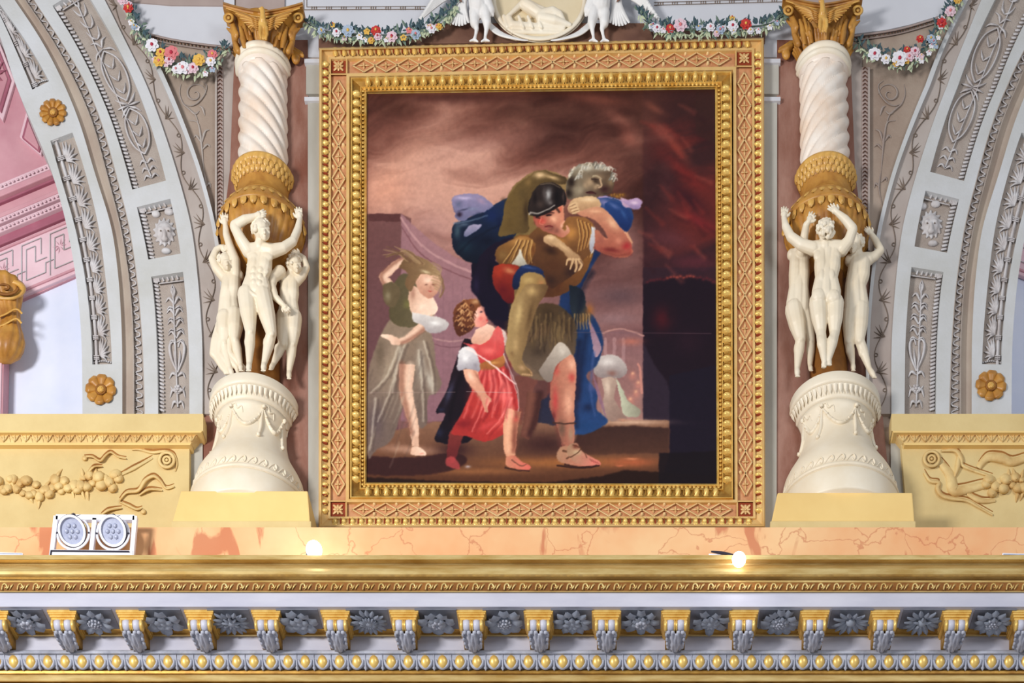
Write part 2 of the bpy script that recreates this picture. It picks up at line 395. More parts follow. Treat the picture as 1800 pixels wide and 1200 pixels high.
# ---------------- niches seen through the arches ----------------
n1 = struct(box('wall_left_niche', -420, 215, 470, 1000, -60, -90, 'sky'), 'pale blue painted sky inside the left arch')
n2 = struct(box('wall_right_niche', 1700, 2220, 470, 1000, -60, -90, 'sky'), 'pale blue painted sky inside the right arch')
n3 = struct(poly('ceiling_left_niche', [(-420, -300), (-420, 600), (0, 545), (215, 450), (215, -300)], -56, -90, 'pink'), 'pink coffered vault inside the left arch')
n4 = struct(poly('ceiling_right_niche', [(1700, -300), (1700, 450), (1900, 520), (2220, 600), (2220, -300)], -56, -90, 'pink'), 'pink coffered vault inside the right arch')
def nz(name, par, pts, pf, m, fl=False):
    if fl: pts = [(1921-x, y) for x, y in pts][::-1]
    return bev(poly(name, pts, pf, -58, m, par), .006)
for par, fl in ((n3, False), (n4, True)):
    sl = -.42
    def band(y0, y1, pf, m, name='vault_molding'):
        return nz(name, par, [(-200, y0+84), (-200, y1+84), (150, y1-63), (150, y0-63)], pf, m, fl)
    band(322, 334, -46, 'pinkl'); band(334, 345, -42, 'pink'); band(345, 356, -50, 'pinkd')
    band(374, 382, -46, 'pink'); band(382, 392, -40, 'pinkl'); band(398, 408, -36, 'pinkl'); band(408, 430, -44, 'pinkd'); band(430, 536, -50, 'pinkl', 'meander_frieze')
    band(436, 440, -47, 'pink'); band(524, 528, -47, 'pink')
    for yy, pp in ((328, -43), (387, -37), (403, -33)):
        b = Buf()
        for i in range(40):
            x = -130+i*7; xx = 1921-x if fl else x
            ball(b, xx, yy+sl*x, pp-2, 2.4, 3, 6, 4)
        o = b.obj('bead_row', 'pinkl', par); o['kind'] = 'stuff'
    # meander key lines
    b = Buf(); g = lambda x, y: ((1921-x if fl else x), y+sl*x)
    for i in range(-2, 3):
        x = 38+i*50
        for pts in ([(x, 520), (x, 448), (x+34, 448), (x+34, 476)], [(x+8, 512), (x+8, 458), (x+24, 458), (x+24, 486), (x+44, 486)], [(x+8, 512), (x+42, 512), (x+42, 495), (x+56, 495)]):
            for j in range(len(pts)-1): stroke(b, [g(*pts[j]), g(*pts[j+1])], 1.1, -50, 2.5, taper=(1, 1, 1), sec=3)
    b.obj('meander_line', 'stucco', par)
    b = Buf()
    for c in (55+50, 5):
        for a in range(8):
            an = a*PI/4+.2; stroke(b, [g(c+2*math.cos(an), 476+2*math.sin(an)), g(c+12*math.cos(an), 476+13*math.sin(an))], 2, -50, 3, sec=3)
    b.obj('frieze_flower', 'pinkl', par)
    # coffers
    for (cx, cy) in ((0, 130), (62, 235)):
        pts = [(cx-70, cy-20), (cx+5, cy+82), (cx+26, cy+12), (cx-8, cy-75)] if cx == 0 else [(34, 240), (72, 272), (74, 262), (46, 195)]
        nz('coffer_frame', par, pts, -50, 'pinkl', fl)
        mx = sum(q[0] for q in pts)/4; my = sum(q[1] for q in pts)/4
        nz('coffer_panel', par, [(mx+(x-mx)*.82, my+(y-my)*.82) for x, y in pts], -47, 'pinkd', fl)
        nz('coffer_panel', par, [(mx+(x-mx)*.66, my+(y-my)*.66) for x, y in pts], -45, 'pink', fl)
    b = Buf()
    for a in range(9):
        an = a*2*PI/9; stroke(b, [g(-12+3*math.cos(an), 127+3*math.sin(an)), g(-12+22*math.cos(an), 127+26*math.sin(an))], 4, -45, 5)
    b.obj('coffer_rosette', 'pinkd', par)
nz('pink_pilaster', n3, [(-200, 545), (-200, 760), (4, 760), (9, 545)], -30, 'pink'); nz('pilaster_edge', n3, [(-60, 545), (-60, 760), (0, 760), (5, 545)], -27, 'pinkl')

# gilded scroll bracket at the left edge
t = empty('scroll_bracket', 'gilded scroll bracket at the left edge before the painted sky', 'bracket', P(10, 592, -20))
b = Buf(); pr = [(6, 505, 38), (8, 512, 36), (12, 530, 29), (16, 548, 21), (18, 560, 19), (18, 578, 20), (18, 592, 25), (16, 606, 30), (12, 620, 31), (10, 632, 26), (8, 640, 12)]
lathe(b, 0, -30, pr, -90, 90, 28, lambda r, a, z: r*(1+.04*math.cos(a*14))); b.obj('bracket_body', 'ochre', t, True)
b = Buf(); torus(b, 8, 508, -10, 32, 6, 28, 15); b.obj('scroll_rim', 'ochre_light', t, True)
b = Buf(); stroke(b, [(8+r*math.cos(a), 506+.55*r*math.sin(a)) for a, r in [(i*.6, 24-i*1.6) for i in range(15)]], 3, -2, 5, taper=(1, 1, .6)); b.obj('scroll_spiral', 'ochre_dark', t, True)
b = Buf()
for yy, rr in ((553, 21), (570, 20)):
    stroke(b, [(18-rr, yy+4), (18-8, yy+9-10), (18+10, yy-10), (18+rr, yy-2)], 2, -8, 4, taper=(1, 1, 1))
b.obj('waist_ring', 'ochre_light', t, True)
b = Buf(); v, f = extr([(-30, 478), (-30, 494), (10, 490), (12, 478)], 0, -40); b.add(v, f); b.obj('scroll_cap', 'ochre', t)

# ---------------- the two painted-stucco arches ----------------
class Arch:
    def __init__(s, flip):
        s.flip = flip; s.ts = np.arange(-200, 728, 9.0); s.ts = np.append(s.ts, 727.0)
        s.C = np.zeros((len(s.ts), len(BND), 2))
        for i, t in enumerate(s.ts):
            m = np.array([bx(6, t), t]); d = np.array([bx(6, t+6)-bx(6, t-6), 12.0]); d /= np.hypot(*d); n = np.array([d[1], -d[0]])
            fade = min(1, max(0, (727-t)/90)); n = n*fade+np.array([1, 0])*(1-fade); n /= np.hypot(*n)
            for k in range(len(BND)):
                sN = 0.0
                for _ in range(14):
                    y = m[1]+sN*n[1]; sN += .7*((bx(k, y)-(m[0]+sN*n[0]))/max(n[0], .3))
                q = m+sN*n; s.C[i, k] = (q[0], min(q[1], 727))
    def pt(s, t, u):
        """t = height on the rope line, u = boundary index (fractional)"""
        k = min(int(u), len(BND)-2); fr = u-k
        g = lambda kk: np.array([np.interp(t, s.ts, s.C[:, kk, 0]), np.interp(t, s.ts, s.C[:, kk, 1])])
        q = g(k)*(1-fr)+g(k+1)*fr
        return (flipx(q[0], q[1]) if s.flip else q[0], q[1])
    def strip(s, name, m, parent, u0, u1, t0, t1, p0, p1=None, pb=-56, prof=None, smooth=False):
        """band between boundaries; prof = [(frac, depth)] across, solid back to pb"""
        prof = prof or [(0, p0), (1, p0 if p1 is None else p1)]
        n = max(2, int(abs(t1-t0)/10)+1); V = []; Fc = []; W_ = len(prof)+2
        for i in range(n):
            t = t0+(t1-t0)*i/(n-1); row = []
            for fr, p in prof: x, y = s.pt(t, u0+(u1-u0)*fr); row.append(P(x, y, p))
            V += [Vector((row[0].x, -pb*K, row[0].z))]+row+[Vector((row[-1].x, -pb*K, row[-1].z))]
        for i in range(n-1):
            for j in range(W_-1):
                a = i*W_+j; q = (a, a+W_, a+W_+1, a+1); Fc.append(q if not s.flip else q[::-1])
        Fc.append(tuple(range(W_))); Fc.append(tuple(range((n-1)*W_, n*W_))[::-1])
        return add(name, V, Fc, m, parent, smooth)
    def path(s, pts): return [s.pt(*q) for q in pts]
def build_arch(flip):
    A = Arch(flip); side = 'right' if flip else 'left'
    r = empty('arch', 'pale stucco arch with carved grey leaf panels, at the '+side+' side', 'arch', P(*A.pt(727, 6), 0))
    FL = 12
    A.strip('inner_fillet', 'stucco', r, 0, 1, -200, 727, FL)
    segs = [(-200, 96), (170, 600)] if not flip else [(-200, 596)]
    last = -200
    A.strip('flat_band', 'stucco', r, 2, 3, -200, 727, FL)
    # inner ornament beds; solid rosette blocks between them
    mod = {}
    # ornament bed param (rope height) for picture heights
    def tfor(u, y):
        a = [(A.pt(t, u)[1], t) for t in A.ts]; return float(np.interp(y, [q[0] for q in a], [q[1] for q in a]))
    segs = [(-200, tfor(1.5, 150)), (tfor(1.5, 240), tfor(1.5, 640))]
    ros = [(tfor(1.5, 197), 195, 93), (tfor(1.5, 682), 682, 177)]
    edges = [segs[0][1], segs[1][0], segs[1][1], 727]
    A.strip('rosette_block', 'stucco', r, 1, 2, edges[0], edges[1], FL); A.strip('rosette_block', 'stucco', r, 1, 2, edges[2], 727, FL)
    for (a, b_) in segs:
        A.strip('leaf_bed', 'bed', r, 1, 2, a, b_, 3)
        b = Buf(); N = int((b_-a)/6)
        stroke(b, A.path([(a+(b_-a)*i/N, 1.22) for i in range(N+1)]), 3, 3, 6, taper=(1, 1, 1), n=1)
        k = a
        while k < b_:
            for dk in (-3, 0, 3):
                if a < k+dk < b_: stroke(b, A.path([(k+dk, 1.08), (k+dk, 1.36)]), 1.4, 5, 6, taper=(1, 1, 1))
            k += 38
        b.obj('bamboo_rod', 'leafgrey', r, True)
        k = b_-14
        while k > max(a+20, -150):
            for j, (du, dt, wd) in enumerate([(.05, -38, 2.6), (.2, -36, 2.8), (.36, -30, 2.8), (.46, -20, 2.6), (.52, -8, 2.6), (.48, 4, 2.4), (.38, 12, 2.2), (-.04, -26, 2)]):
                b = Buf() if j == 0 else b
                stroke(b, A.path([(k, 1.42), (k+dt*.5-3, 1.42+du*.55), (k+dt, 1.42+du)]), wd, 3, 7, taper=(.3, 1.1, .15))
            b.obj('palmette', 'leafgrey', r, True); k -= 41
        b = Buf()
        for i in range(9): x, y = A.pt(b_-3, 1.05+.9*i/8); ball(b, x, y-3*math.sin(PI*i/8), 4, 2, 3, 6, 4)
        o = b.obj('bead_row', 'leafgrey', r, True); o['kind'] = 'stuff'
    A.strip('cove', 'cove', r, 3, 4, -200, 727, FL, prof=[(0, 12), (.14, 7), (.3, 3), (.5, 3), (.75, 7), (.95, 11), (1, 11)], smooth=False)
    A.strip('leaf_molding', 'bed', r, 4, 5, -200, 727, 6, prof=[(0, 12), (.1, 12), (.12, 5), (.88, 5), (.9, 12), (1, 12)])
    b = Buf(); t = -180
    while t < 722:
        stroke(b, A.path([(t, 4.2), (t+4, 4.75), (t+9, 4.75), (t+12, 4.25), (t+16, 4.5)]), 1.6, 5, 5, taper=(.5, 1, .5)); t += 15.5
    o = b.obj('running_scroll', 'leafgrey', r, True); o['kind'] = 'stuff'
    A.strip('flat_band', 'stucco', r, 5, 6, -200, 727, FL)
    A.strip('flat_band', 'stucco', r, 8, 9, -200, 727, FL)
    A.strip('vine_band', 'vine_bed', r, 9, 10, -200, 727, 7)
    A.strip('outer_fillet', 'stucco', r, 10, 11, -200, 727, 14)
    # outer ornament: sunk panels between solid pieces
    pan = [(-200, -60), (10, 333), (364, 456), (486, 727)] if not flip else [(-200, -60), (-40, 318), (350, 444), (478, 727)]
    for i in range(len(pan)-1): A.strip('panel_bridge', 'stucco', r, 6, 8, pan[i][1], pan[i+1][0], FL)
    for i, (a, b_) in enumerate(pan):
        if i == 0: A.strip('sunk_panel', 'bed', r, 6, 8, a, b_, 2); continue
        pt = empty('ornament_panel', None, None, P(*A.pt(b_, 7)), parent=r)
        A.strip('panel_ground', 'bed', pt, 6, 8, a, b_, 2)
        b = Buf(); t = a+3
        while t < b_-2:      # twisted rope along the inner edge
            stroke(b, A.path([(t-1.5, 6.15), (t+2.5, 6.85)]), 3, 2, 6, taper=(.7, 1, .7)); t += 6.6
        u = 6.1
        b.obj('rope_molding', 'leafgrey', pt, True)['kind'] = 'stuff'
        if i > 0:
            b = Buf()
            for j in range(9): stroke(b, A.path([(a+2, 6.2+.19*j*1.0), (a+11, 6.25+.19*j)]), 2.2, 2, 6, taper=(.8, 1, .8))
            stroke(b, A.path([(a+14, 7.0), (a+14, 7.98)]), 1.4, 2, 6, taper=(1, 1, 1))
            b.obj('end_molding', 'leafgrey', pt, True)
        c = 7.52
        def lf(t0, pts, wd=2.5, h=7, tp=(.3, 1, .15)):
            for sg in (-1, 1): stroke(b, A.path([(t0+q[1], c+sg*q[0]) for q in pts]), wd, 2, h, taper=tp)
        b = Buf()
        if i == 1:          # long candelabra with two hoops
            base = a
            H = b_-a
            def T(v): return a+H*v
            stroke(b, A.path([(T(.06), c), (T(.96), c)]), 1.3, 2, 5, taper=(1, 1, 1))
            for v in (.1, .16, .22): lf(T(v), [(0, 6), (.14, 0), (.22, -12)]); 
            lf(T(.05), [(0, 8), (.06, 0), (.04, -8)], 2)
            lf(T(.29), [(0, 0), (.26, 4), (.38, 12)], 2.6); lf(T(.27), [(0, 4), (.12, -6), (.3, -8)], 2.6)
            for v0, v1 in ((.30, .56), (.6, .84)):
                h_ = T(v1)-T(v0)
                for sg in (-1, 1): stroke(b, A.path([(T(v0), c), (T(v0)+h_*.2, c+sg*.28), (T(v0)+h_*.5, c+sg*.36), (T(v0)+h_*.8, c+sg*.26), (T(v1), c)]), 1.7, 2, 6, taper=(1, 1, 1))
                for vv in (.3, .55, .8): lf(T(v0)+h_*vv, [(0, 5), (.1, -2), (.2, -10)], 2)
            lf(T(.58), [(0, 0), (.2, -6), (.36, -14)], 2.8); lf(T(.59), [(0, 0), (.2, 6), (.34, 14)], 2.8); lf(T(.585), [(0, 0), (.25, 0), (.4, 1)], 2.6)
            for v in (.88, .92, .96): lf(T(v), [(0, 3), (.16, -3), (.28, 4)], 2.6)
        elif i == 2:
            x, y = A.pt((a+b_)/2+6, c)
            cl = Clay(); cl.e(x, y, 5, 15, 18, 9); cl.e(x-7, y-5, 11, 5, 4, 4); cl.e(x+7, y-5, 11, 5, 4, 4); cl.e(x, y+3, 13, 3.6, 8, 4); cl.e(x, y+11, 10, 6.5, 4.5, 4)
            for q in range(14):
                an = q*2*PI/14; cl.l([(x+12*math.cos(an), y+14*math.sin(an), 4), (x+19*math.cos(an+.2), y+24*math.sin(an+.2), 3)], [4, 2])
            cl.e(x-15, y-32, 4, 8, 6, 5); cl.e(x+8, y-36, 4, 9, 6, 5); cl.e(x+3, y+33, 4, 9, 5, 5)
            cl.obj('lion_mask', 'leafgrey', pt, 1.5, 2)
            for sx in (-1, 1): be = Buf(); ball(be, x+sx*6.5, y-3, 12, 1.8, 3); be.obj('eye', 'vine', pt, True)
            b = Buf()
        else:
            H = 727-a
            def T(v): return a+H*v
            stroke(b, A.path([(T(.1), c), (T(.95), c)]), 1.5, 2, 5, taper=(1, 1, 1))
            lf(T(.14), [(0, 6), (.06, -6), (0, -16)], 2.4)
            for v in (.2, .28, .36, .44): lf(T(v), [(0, 4), (.18, -8), (.34, -1)], 2.8); lf(T(v)+5, [(0, 6), (.2, 2), (.32, 8)], 2)
            for sg in (-1, 1):
                stroke(b, A.path([(T(.7), c), (T(.6), c+sg*.24), (T(.51), c+sg*.3), (T(.48), c+sg*.14), (T(.52), c+sg*.05)]), 2.6, 2, 6, taper=(.6, 1, .4))
                stroke(b, A.path([(T(.7), c), (T(.6), c+sg*.1), (T(.54), c+sg*.12)]), 2.4, 2, 6)
            lf(T(.73), [(0, 0), (.2, -6), (.34, 4)], 3.2); lf(T(.8), [(0, 0), (.14, 8), (.3, 0)], 3); lf(T(.86), [(0, 0), (.2, -8), (.32, 6)], 3.4); lf(T(.93), [(0, 0), (.16, -4), (.26, 8)], 3.2)
            x, y = A.pt(T(.82), c)
            for q in range(6): ball(b, x+5*math.cos(q), y+5*math.sin(q), 4, 3, 4)
            ball(b, x, y, 6, 3.4, 4)
        if b.v: b.obj('leaf_carving', 'leafgrey', pt, True)
    # winding vine on the outer band
    b = Buf(); tt = np.arange(-190, 722, 6.0)
    stroke(b, A.path([(t, 9.5+.27*math.sin(t/19)) for t in tt]), .95, 7, 2.2, taper=(1, 1, 1), n=1, sec=3)
    t = -180
    while t < 700:
        s_ = 1 if math.sin(t/19) < 0 else -1
        for du, dt in ((.36, -8), (.3, -17), (.14, -20), (.38, 3)):
            stroke(b, A.path([(t, 9.5-.2*s_), (t+dt*.4, 9.5+s_*(du*.5-.1)), (t+dt, 9.5+s_*(du-.02))]), 1.5, 7, 3, sec=3, n=3)
        x, y = A.pt(t+30, 9.5+.2*s_); torus(b, x, y, 8, 3, .8, 9, sec=4); t += 59.7
    b.obj('vine', 'vine', r, True)
    # gilt rosettes pinned to the inner band
    rs = [(93, 197, 24), (177, 684, 27)] if not flip else [(1742, 677, 27)]
    for (x, y, rad) in rs:
        lab = 'gilt twelve-petalled rosette on the upper left arch' if y < 300 else ('gilt scalloped rosette low on the %s arch, just above the yellow ledge' % side)
        q = empty('rosette', lab, 'rosette', P(x, y, 12), 'gilt rosettes on the arches')
        n = 11 if y < 300 else 8
        for j in range(n):
            an = 2*PI*j/n+.1; b = Buf()
            cx, cy = x+rad*.62*math.cos(an), y+rad*.62*math.sin(an); T_ = (math.cos(an), math.sin(an))
            pts = [(x+T_[0]*rad*k_, y+T_[1]*rad*k_) for k_ in (.22, .5, .8, 1.0)]
            stroke(b, pts, rad*(.26 if n > 9 else .36), 12, 7, taper=(.4, 1.05, .55), peak=.65, sec=7); b.obj('petal', 'ochre', q, True)
        b = Buf(); torus(b, x, y, 17, rad*.3, 2, 16); b.obj('centre_ring', 'ochre_dark', q, True)
        b = Buf(); ball(b, x, y, 16, rad*.26, 5, 12); 
        for j in range(6): ball(b, x+3*math.cos(j), y+3*math.sin(j), 19, 1.6, 2.5, 6, 4)
        b.obj('centre_boss', 'ochre_light', q, True)
    return A
AL = build_arch(False); AR = build_arch(True)
# ---------------- yellow carved ledges beneath the arches ----------------
def ledge(flip):
    side = 'right' if flip else 'left'
    fx = (lambda x: 1924-x) if flip else (lambda x: x)
    t = empty('carved_ledge', 'yellow plaster ledge with carved fruit swag, under the %s arch' % side, 'ledge', P(fx(330), 925, 10))
    xe = -420
    def bar(name, x1, y0, y1, p, m, x1b=None):
        x1b = x1 if x1b is None else x1b
        pts = [(fx(xe), y0), (fx(xe), y1), (fx(x1b), y1), (fx(x1), y0)]
        if flip: pts = pts[::-1]
        return poly(name, pts, p, -40, m, t)
    bar('top_slab', 357 if not flip else 357, 727, 757, 30, 'plinth'); bar('slab_fillet', 355, 757, 760, 31, 'block', 353)
    bar('leaf_bed', 352, 760, 778, 24, 'plinth2', 337); bar('lower_fillet', 336, 778, 782, 27, 'block', 334)
    bar('die', 333 if not flip else 340, 782, 1000, 18, 'plinth', 331 if not flip else 322)
    bar('shaded_return', 356 if not flip else 358, 770, 1000, 6, 'greystone')  # side of the ledge, its shade put in as a grey tone
    x = 345
    i = 0
    while x > -150:
        b = Buf(); g = lambda a, c: (fx(a), c)
        stroke(b, [g(x-9, 777), g(x-14, 768), g(x-19, 762)], 2, 24, 4, n=3); stroke(b, [g(x-9, 777), g(x-9, 770), g(x-9, 763)], 3, 24, 5, n=3); stroke(b, [g(x-9, 777), g(x-4, 768), g(x+1, 762)], 2, 24, 4, n=3)
        stroke(b, [g(x-16, 777), g(x-19, 770), g(x-19, 768)], 1.6, 24, 3, n=3); b.obj('leaf', 'plinth2', t, True)
        b = Buf(); stroke(b, [g(x+1, 761), g(x+1, 769)], 1.8, 24, 2, taper=(1, .8, 0)); b.obj('dart', 'plinth_line', t)
        x -= 19.4; i += 1
    # fruit swag, ribbons, spiral
    k = 18
    def R_(pts, w=3.6, h=9, tp=(.5, 1, .4), m='plinth2', name='ribbon'):
        b = Buf(); stroke(b, [(fx(a), c) for a, c in pts], w, k, h, taper=tp)
        b2 = Buf(); stroke(b2, [(fx(a), c-w-1.2) for a, c in pts], 2.0, k, 1.6, taper=(.4, 1, .4), sec=3); b2.obj('painted_shadow_line', 'plinth_line', t)  # umber line above each ribbon stands in for its shadow
        return b.obj(name, m, t, True)
    rnd = random.Random(3)
    b = Buf()
    if not flip:
        R_([(148, 803), (163, 803), (176, 810), (186, 800), (195, 795), (208, 803), (222, 806)], 2.6); R_([(232, 790), (246, 790), (268, 795), (290, 793), (306, 799), (311, 815), (308, 828)], 3, 5)
        R_([(212, 835), (240, 820), (268, 805)], 4, 4, m='plinth'); R_([(210, 880), (222, 866), (243, 862), (255, 845), (270, 837), (282, 845), (292, 858), (306, 855)], 4)
        R_([(210, 882), (225, 888), (240, 895), (250, 893)], 3); R_([(156, 830), (166, 820), (180, 820)], 2.4); R_([(245, 870), (262, 860), (285, 862)], 3)
        R_([(178, 905), (192, 896), (214, 893)], 3)
        sx, sy = 293, 808; n0, n1 = -160, 208
        mid = lambda x: 852+6*math.sin(x/37)
        for (x, y) in ((149, 805), (252, 899), (178, 906)): ball(b, x, y, k, 5, 6, 10)
    else:
        fr = lambda pts: [(1924-x, y) for x, y in pts]
        R_(fr([(1655, 792), (1680, 792), (1690, 806), (1695, 820), (1745, 838)]), 5, 7); R_(fr([(1625, 830), (1635, 845), (1650, 848), (1648, 858), (1655, 870), (1672, 876), (1700, 880), (1722, 892), (1745, 905)]), 5, 7)
        R_(fr([(1655, 815), (1670, 835), (1676, 860), (1690, 862), (1720, 855), (1745, 850)]), 11, 7, (.6, 1, .5)); R_(fr([(1720, 822), (1735, 805), (1760, 805), (1780, 812), (1810, 805), (1850, 812)]), 10, 8)
        R_(fr([(1685, 800), (1684, 820), (1678, 838)]), 5, 9); R_(fr([(1700, 868), (1725, 880), (1750, 880)]), 6, 5)
        sx, sy = 1924-1638, 806; n0, n1 = -200, 190
        mid = lambda x: 858+8*math.sin(x/30)
    b.obj('knob', 'plinth2', t, True) if b.v else None
    b = Buf(); torus(b, fx(sx), sy, k+4, 13, 3, 22); torus(b, fx(sx), sy, k+3, 6, 2.4, 14); ball(b, fx(sx), sy, k+2, 3, 4); b.obj('spiral', 'plinth2', t, True)
    x = n1
    while x > n0:
        y = mid(x)+rnd.uniform(-15, 15); r_ = rnd.uniform(7, 12); cl = Buf()
        ball(cl, fx(x), y, k-2, r_, r_*1.2, 10, 5, ry=r_*rnd.uniform(.8, 1.15))
        if rnd.random() < .5: ball(cl, fx(x)+2, y+2, k+r_*.8, 2, 3, 6, 4)
        cl.obj('carved_fruit', 'plinth2', t, True)
        if rnd.random() < .55:
            a = rnd.choice([-1, 1])*rnd.uniform(.9, 1.8); lb = Buf(); ln = rnd.uniform(16, 26)
            stroke(lb, [(fx(x), y), (fx(x+ln*.5*math.cos(a)), y+ln*.6*math.sin(a)), (fx(x+ln*math.cos(a)), y+ln*math.sin(a))], 3.4, k, 5, taper=(.5, 1, .1)); lb.obj('carved_leaf', 'plinth2', t, True)
        x -= rnd.uniform(4.5, 7)
    return t
ledge(False); ledge(True)

# ---------------- pedestals with block, bell base and drum ----------------
def pedestal(flip):
    side = 'right' if flip else 'left'
    if not flip: cx = lambda y: 448-(y-714)*.055; blk = ((318, 862), (541, 862), (545, 925), (303, 925))
    else: cx = lambda y: 1467+(y-714)*.05; blk = ((1367, 865), (1604, 865), (1608, 925), (1356, 925))
    t = empty('pedestal', 'cream marble drum pedestal with festoons on apricot block, at the %s of the painting' % side, 'pedestal', P((blk[0][0]+blk[1][0])/2, 925, 50))
    lower = [(blk[0][0]-1, 1000), (blk[1][0]+1, 1000)]
    v, f = extr([blk[0], (blk[3][0], 916), (blk[2][0], 916), blk[1]], 98, 2); bev(add('block', v, f, 'block', t), .008)
    v, f = extr([(blk[3][0]-2, 915), (blk[3][0]-2, 975), (blk[2][0]+2, 975), (blk[2][0]+2, 915)], 101, 2); bev(add('shade_band_foot', v, f, 'plinth', t), .006)  # foot carries the block's lower shade band as a duller colour
    g = lambda y, r: (cx(y), y, r)
    s = .965 if not flip else 1.0
    b = Buf(); lathe(b, 0, 4, [g(y, r*s) for y, r in [(934, 103), (930, 104), (897, 104), (893, 102)]], seg=56); b.obj('base_torus', 'cream', t, True)
    b = Buf(); lathe(b, 0, 4, [g(y, r*s) for y, r in [(893, 104), (890, 105), (887, 104), (885, 101)]], seg=56); b.obj('base_fillet', 'cream', t, True)
    bell = [(885, 101), (868, 99), (857, 96), (846, 90), (834, 82), (820, 73), (806, 67), (790, 63), (774, 61.5), (764, 62), (758, 64), (752, 67)]
    b = Buf(); lathe(b, 0, 4, [g(y, r*s) for y, r in bell], seg=56); b.obj('bell', 'cream', t, True)
    b = Buf(); lathe(b, 0, 4, [g(y, r*s) for y, r in [(752, 67), (749, 70), (746, 70), (743, 70.5), (736, 76), (733, 77.5)]], seg=56); b.obj('leaf_cyma', 'cream', t, True)
    b = Buf(); lathe(b, 0, 4, [g(y, r*s) for y, r in [(733, 77.5), (731, 80), (728, 80.5), (725, 79.5), (715, 79.5), (714, 78.5)]], seg=56); b.obj('drum', 'cream', t, True)
    def on(a, y, r, off=0):      # point on the turned surface, as a world vector
        c = P(cx(y), y, 4); R_ = (r*s+off)*F(4); return Vector((c.x+R_*math.sin(a), c.y-R_*math.cos(a), c.z))
    def rad(y): return float(np.interp(y, [q[0] for q in bell[::-1]], [q[1] for q in bell[::-1]]))
    def ridge(buf, pts, w, h, n=5, tp=(.4, 1, .4)):
        q = cat(pts, n); V = []; Fc = []; N = len(q); k = F(4)
        for i, c in enumerate(q):
            p_ = on(c[0], c[1], rad(c[1])); a = q[max(i-1, 0)]; b_ = q[min(i+1, N-1)]
            d = on(b_[0], b_[1], rad(b_[1]))-on(a[0], a[1], rad(a[1])); nrm = Vector((math.sin(c[0]), -math.cos(c[0]), -.2)).normalized()
            sd = d.cross(nrm).normalized(); u = i/(N-1); kk = tp[0]+(tp[1]-tp[0])*u/.5 if u < .5 else tp[1]+(tp[2]-tp[1])*(u-.5)/.5
            for j in range(5):
                an = PI*j/4; V.append(p_+sd*w*kk*k*math.cos(an)+nrm*h*kk*k*math.sin(an))
        for i in range(N-1):
            for j in range(4): m_ = i*5+j; Fc.append((m_, m_+5, m_+6, m_+1))
        buf.add(V, Fc)
    def knot(buf, a, y, r, off=0):
        c = on(a, y, rad(y), off); V, fc = ico(1); buf.add([c+v*r*F(4) for v in V], fc)
    # wave scroll round the bell
    for i in range(17):
        a = math.radians(-84+i*10.5); b = Buf()
        ridge(b, [(a, 884), (a+.06, 876), (a+.12, 872), (a+.15, 878), (a+.12, 883), (a+.095, 879)], 1.5, 2.4); b.obj('wave_scroll', 'cream', t, True)
    # leaf row under the drum
    for i in range(25):
        a = math.radians(-84+i*7); b = Buf(); p0, p1 = on(a, 747, 70.5, 1), on(a, 735, 77, 1); k = F(4)
        sd = Vector((math.cos(a), math.sin(a), 0)); n_ = Vector((math.sin(a), -math.cos(a), -.4)).normalized()
        V = [p1-sd*3.4*k, p1+n_*2.6*k, p1+sd*3.4*k, (p0+p1)/2-sd*3*k, (p0+p1)/2+n_*3.2*k, (p0+p1)/2+sd*3*k, p0+n_*1.5*k]
        b.add(V, [(0, 3, 4, 1), (1, 4, 5, 2), (3, 6, 4), (4, 6, 5)]); b.obj('leaf', 'ivory', t, True)
    # festoons
    A_ = [-1.15, -.42, .5, 1.2] if not flip else [-1.2, -.5, .45, 1.2]
    for a, c in zip(A_[:-1], A_[1:]):
        b = Buf(); m_ = (a+c)/2; ridge(b, [(a, 760), (a+(m_-a)*.5, 782), (m_, 792), (c-(c-m_)*.5, 782), (c, 760)], 3.6, 5, 8, (.5, 1.1, .5))
        for j in range(9):
            u = j/8; aa = a+(c-a)*u; yy = 760+32*math.sin(PI*u); knot(b, aa, yy, 2.8, 2.5)
        b.obj('festoon', 'cream', t, True)
    for a in A_[:2] + A_[2:]:
        b = Buf(); knot(b, a, 758, 4, 2); ridge(b, [(a, 760), (a-.04, 775), (a-.06, 795), (a-.12, 812)], 3.2, 5, 5, (.5, 1, .8)); knot(b, a-.12, 812, 4, 2); b.obj('hanging_tail', 'cream', t, True)
        b = Buf(); ridge(b, [(a, 757), (a+.12, 755), (a+.18, 762), (a+.3, 760), (a+.34, 770)], 1.6, 2.4); b.obj('ribbon', 'cream', t, True)
    return t
pedestal(False); pedestal(True)

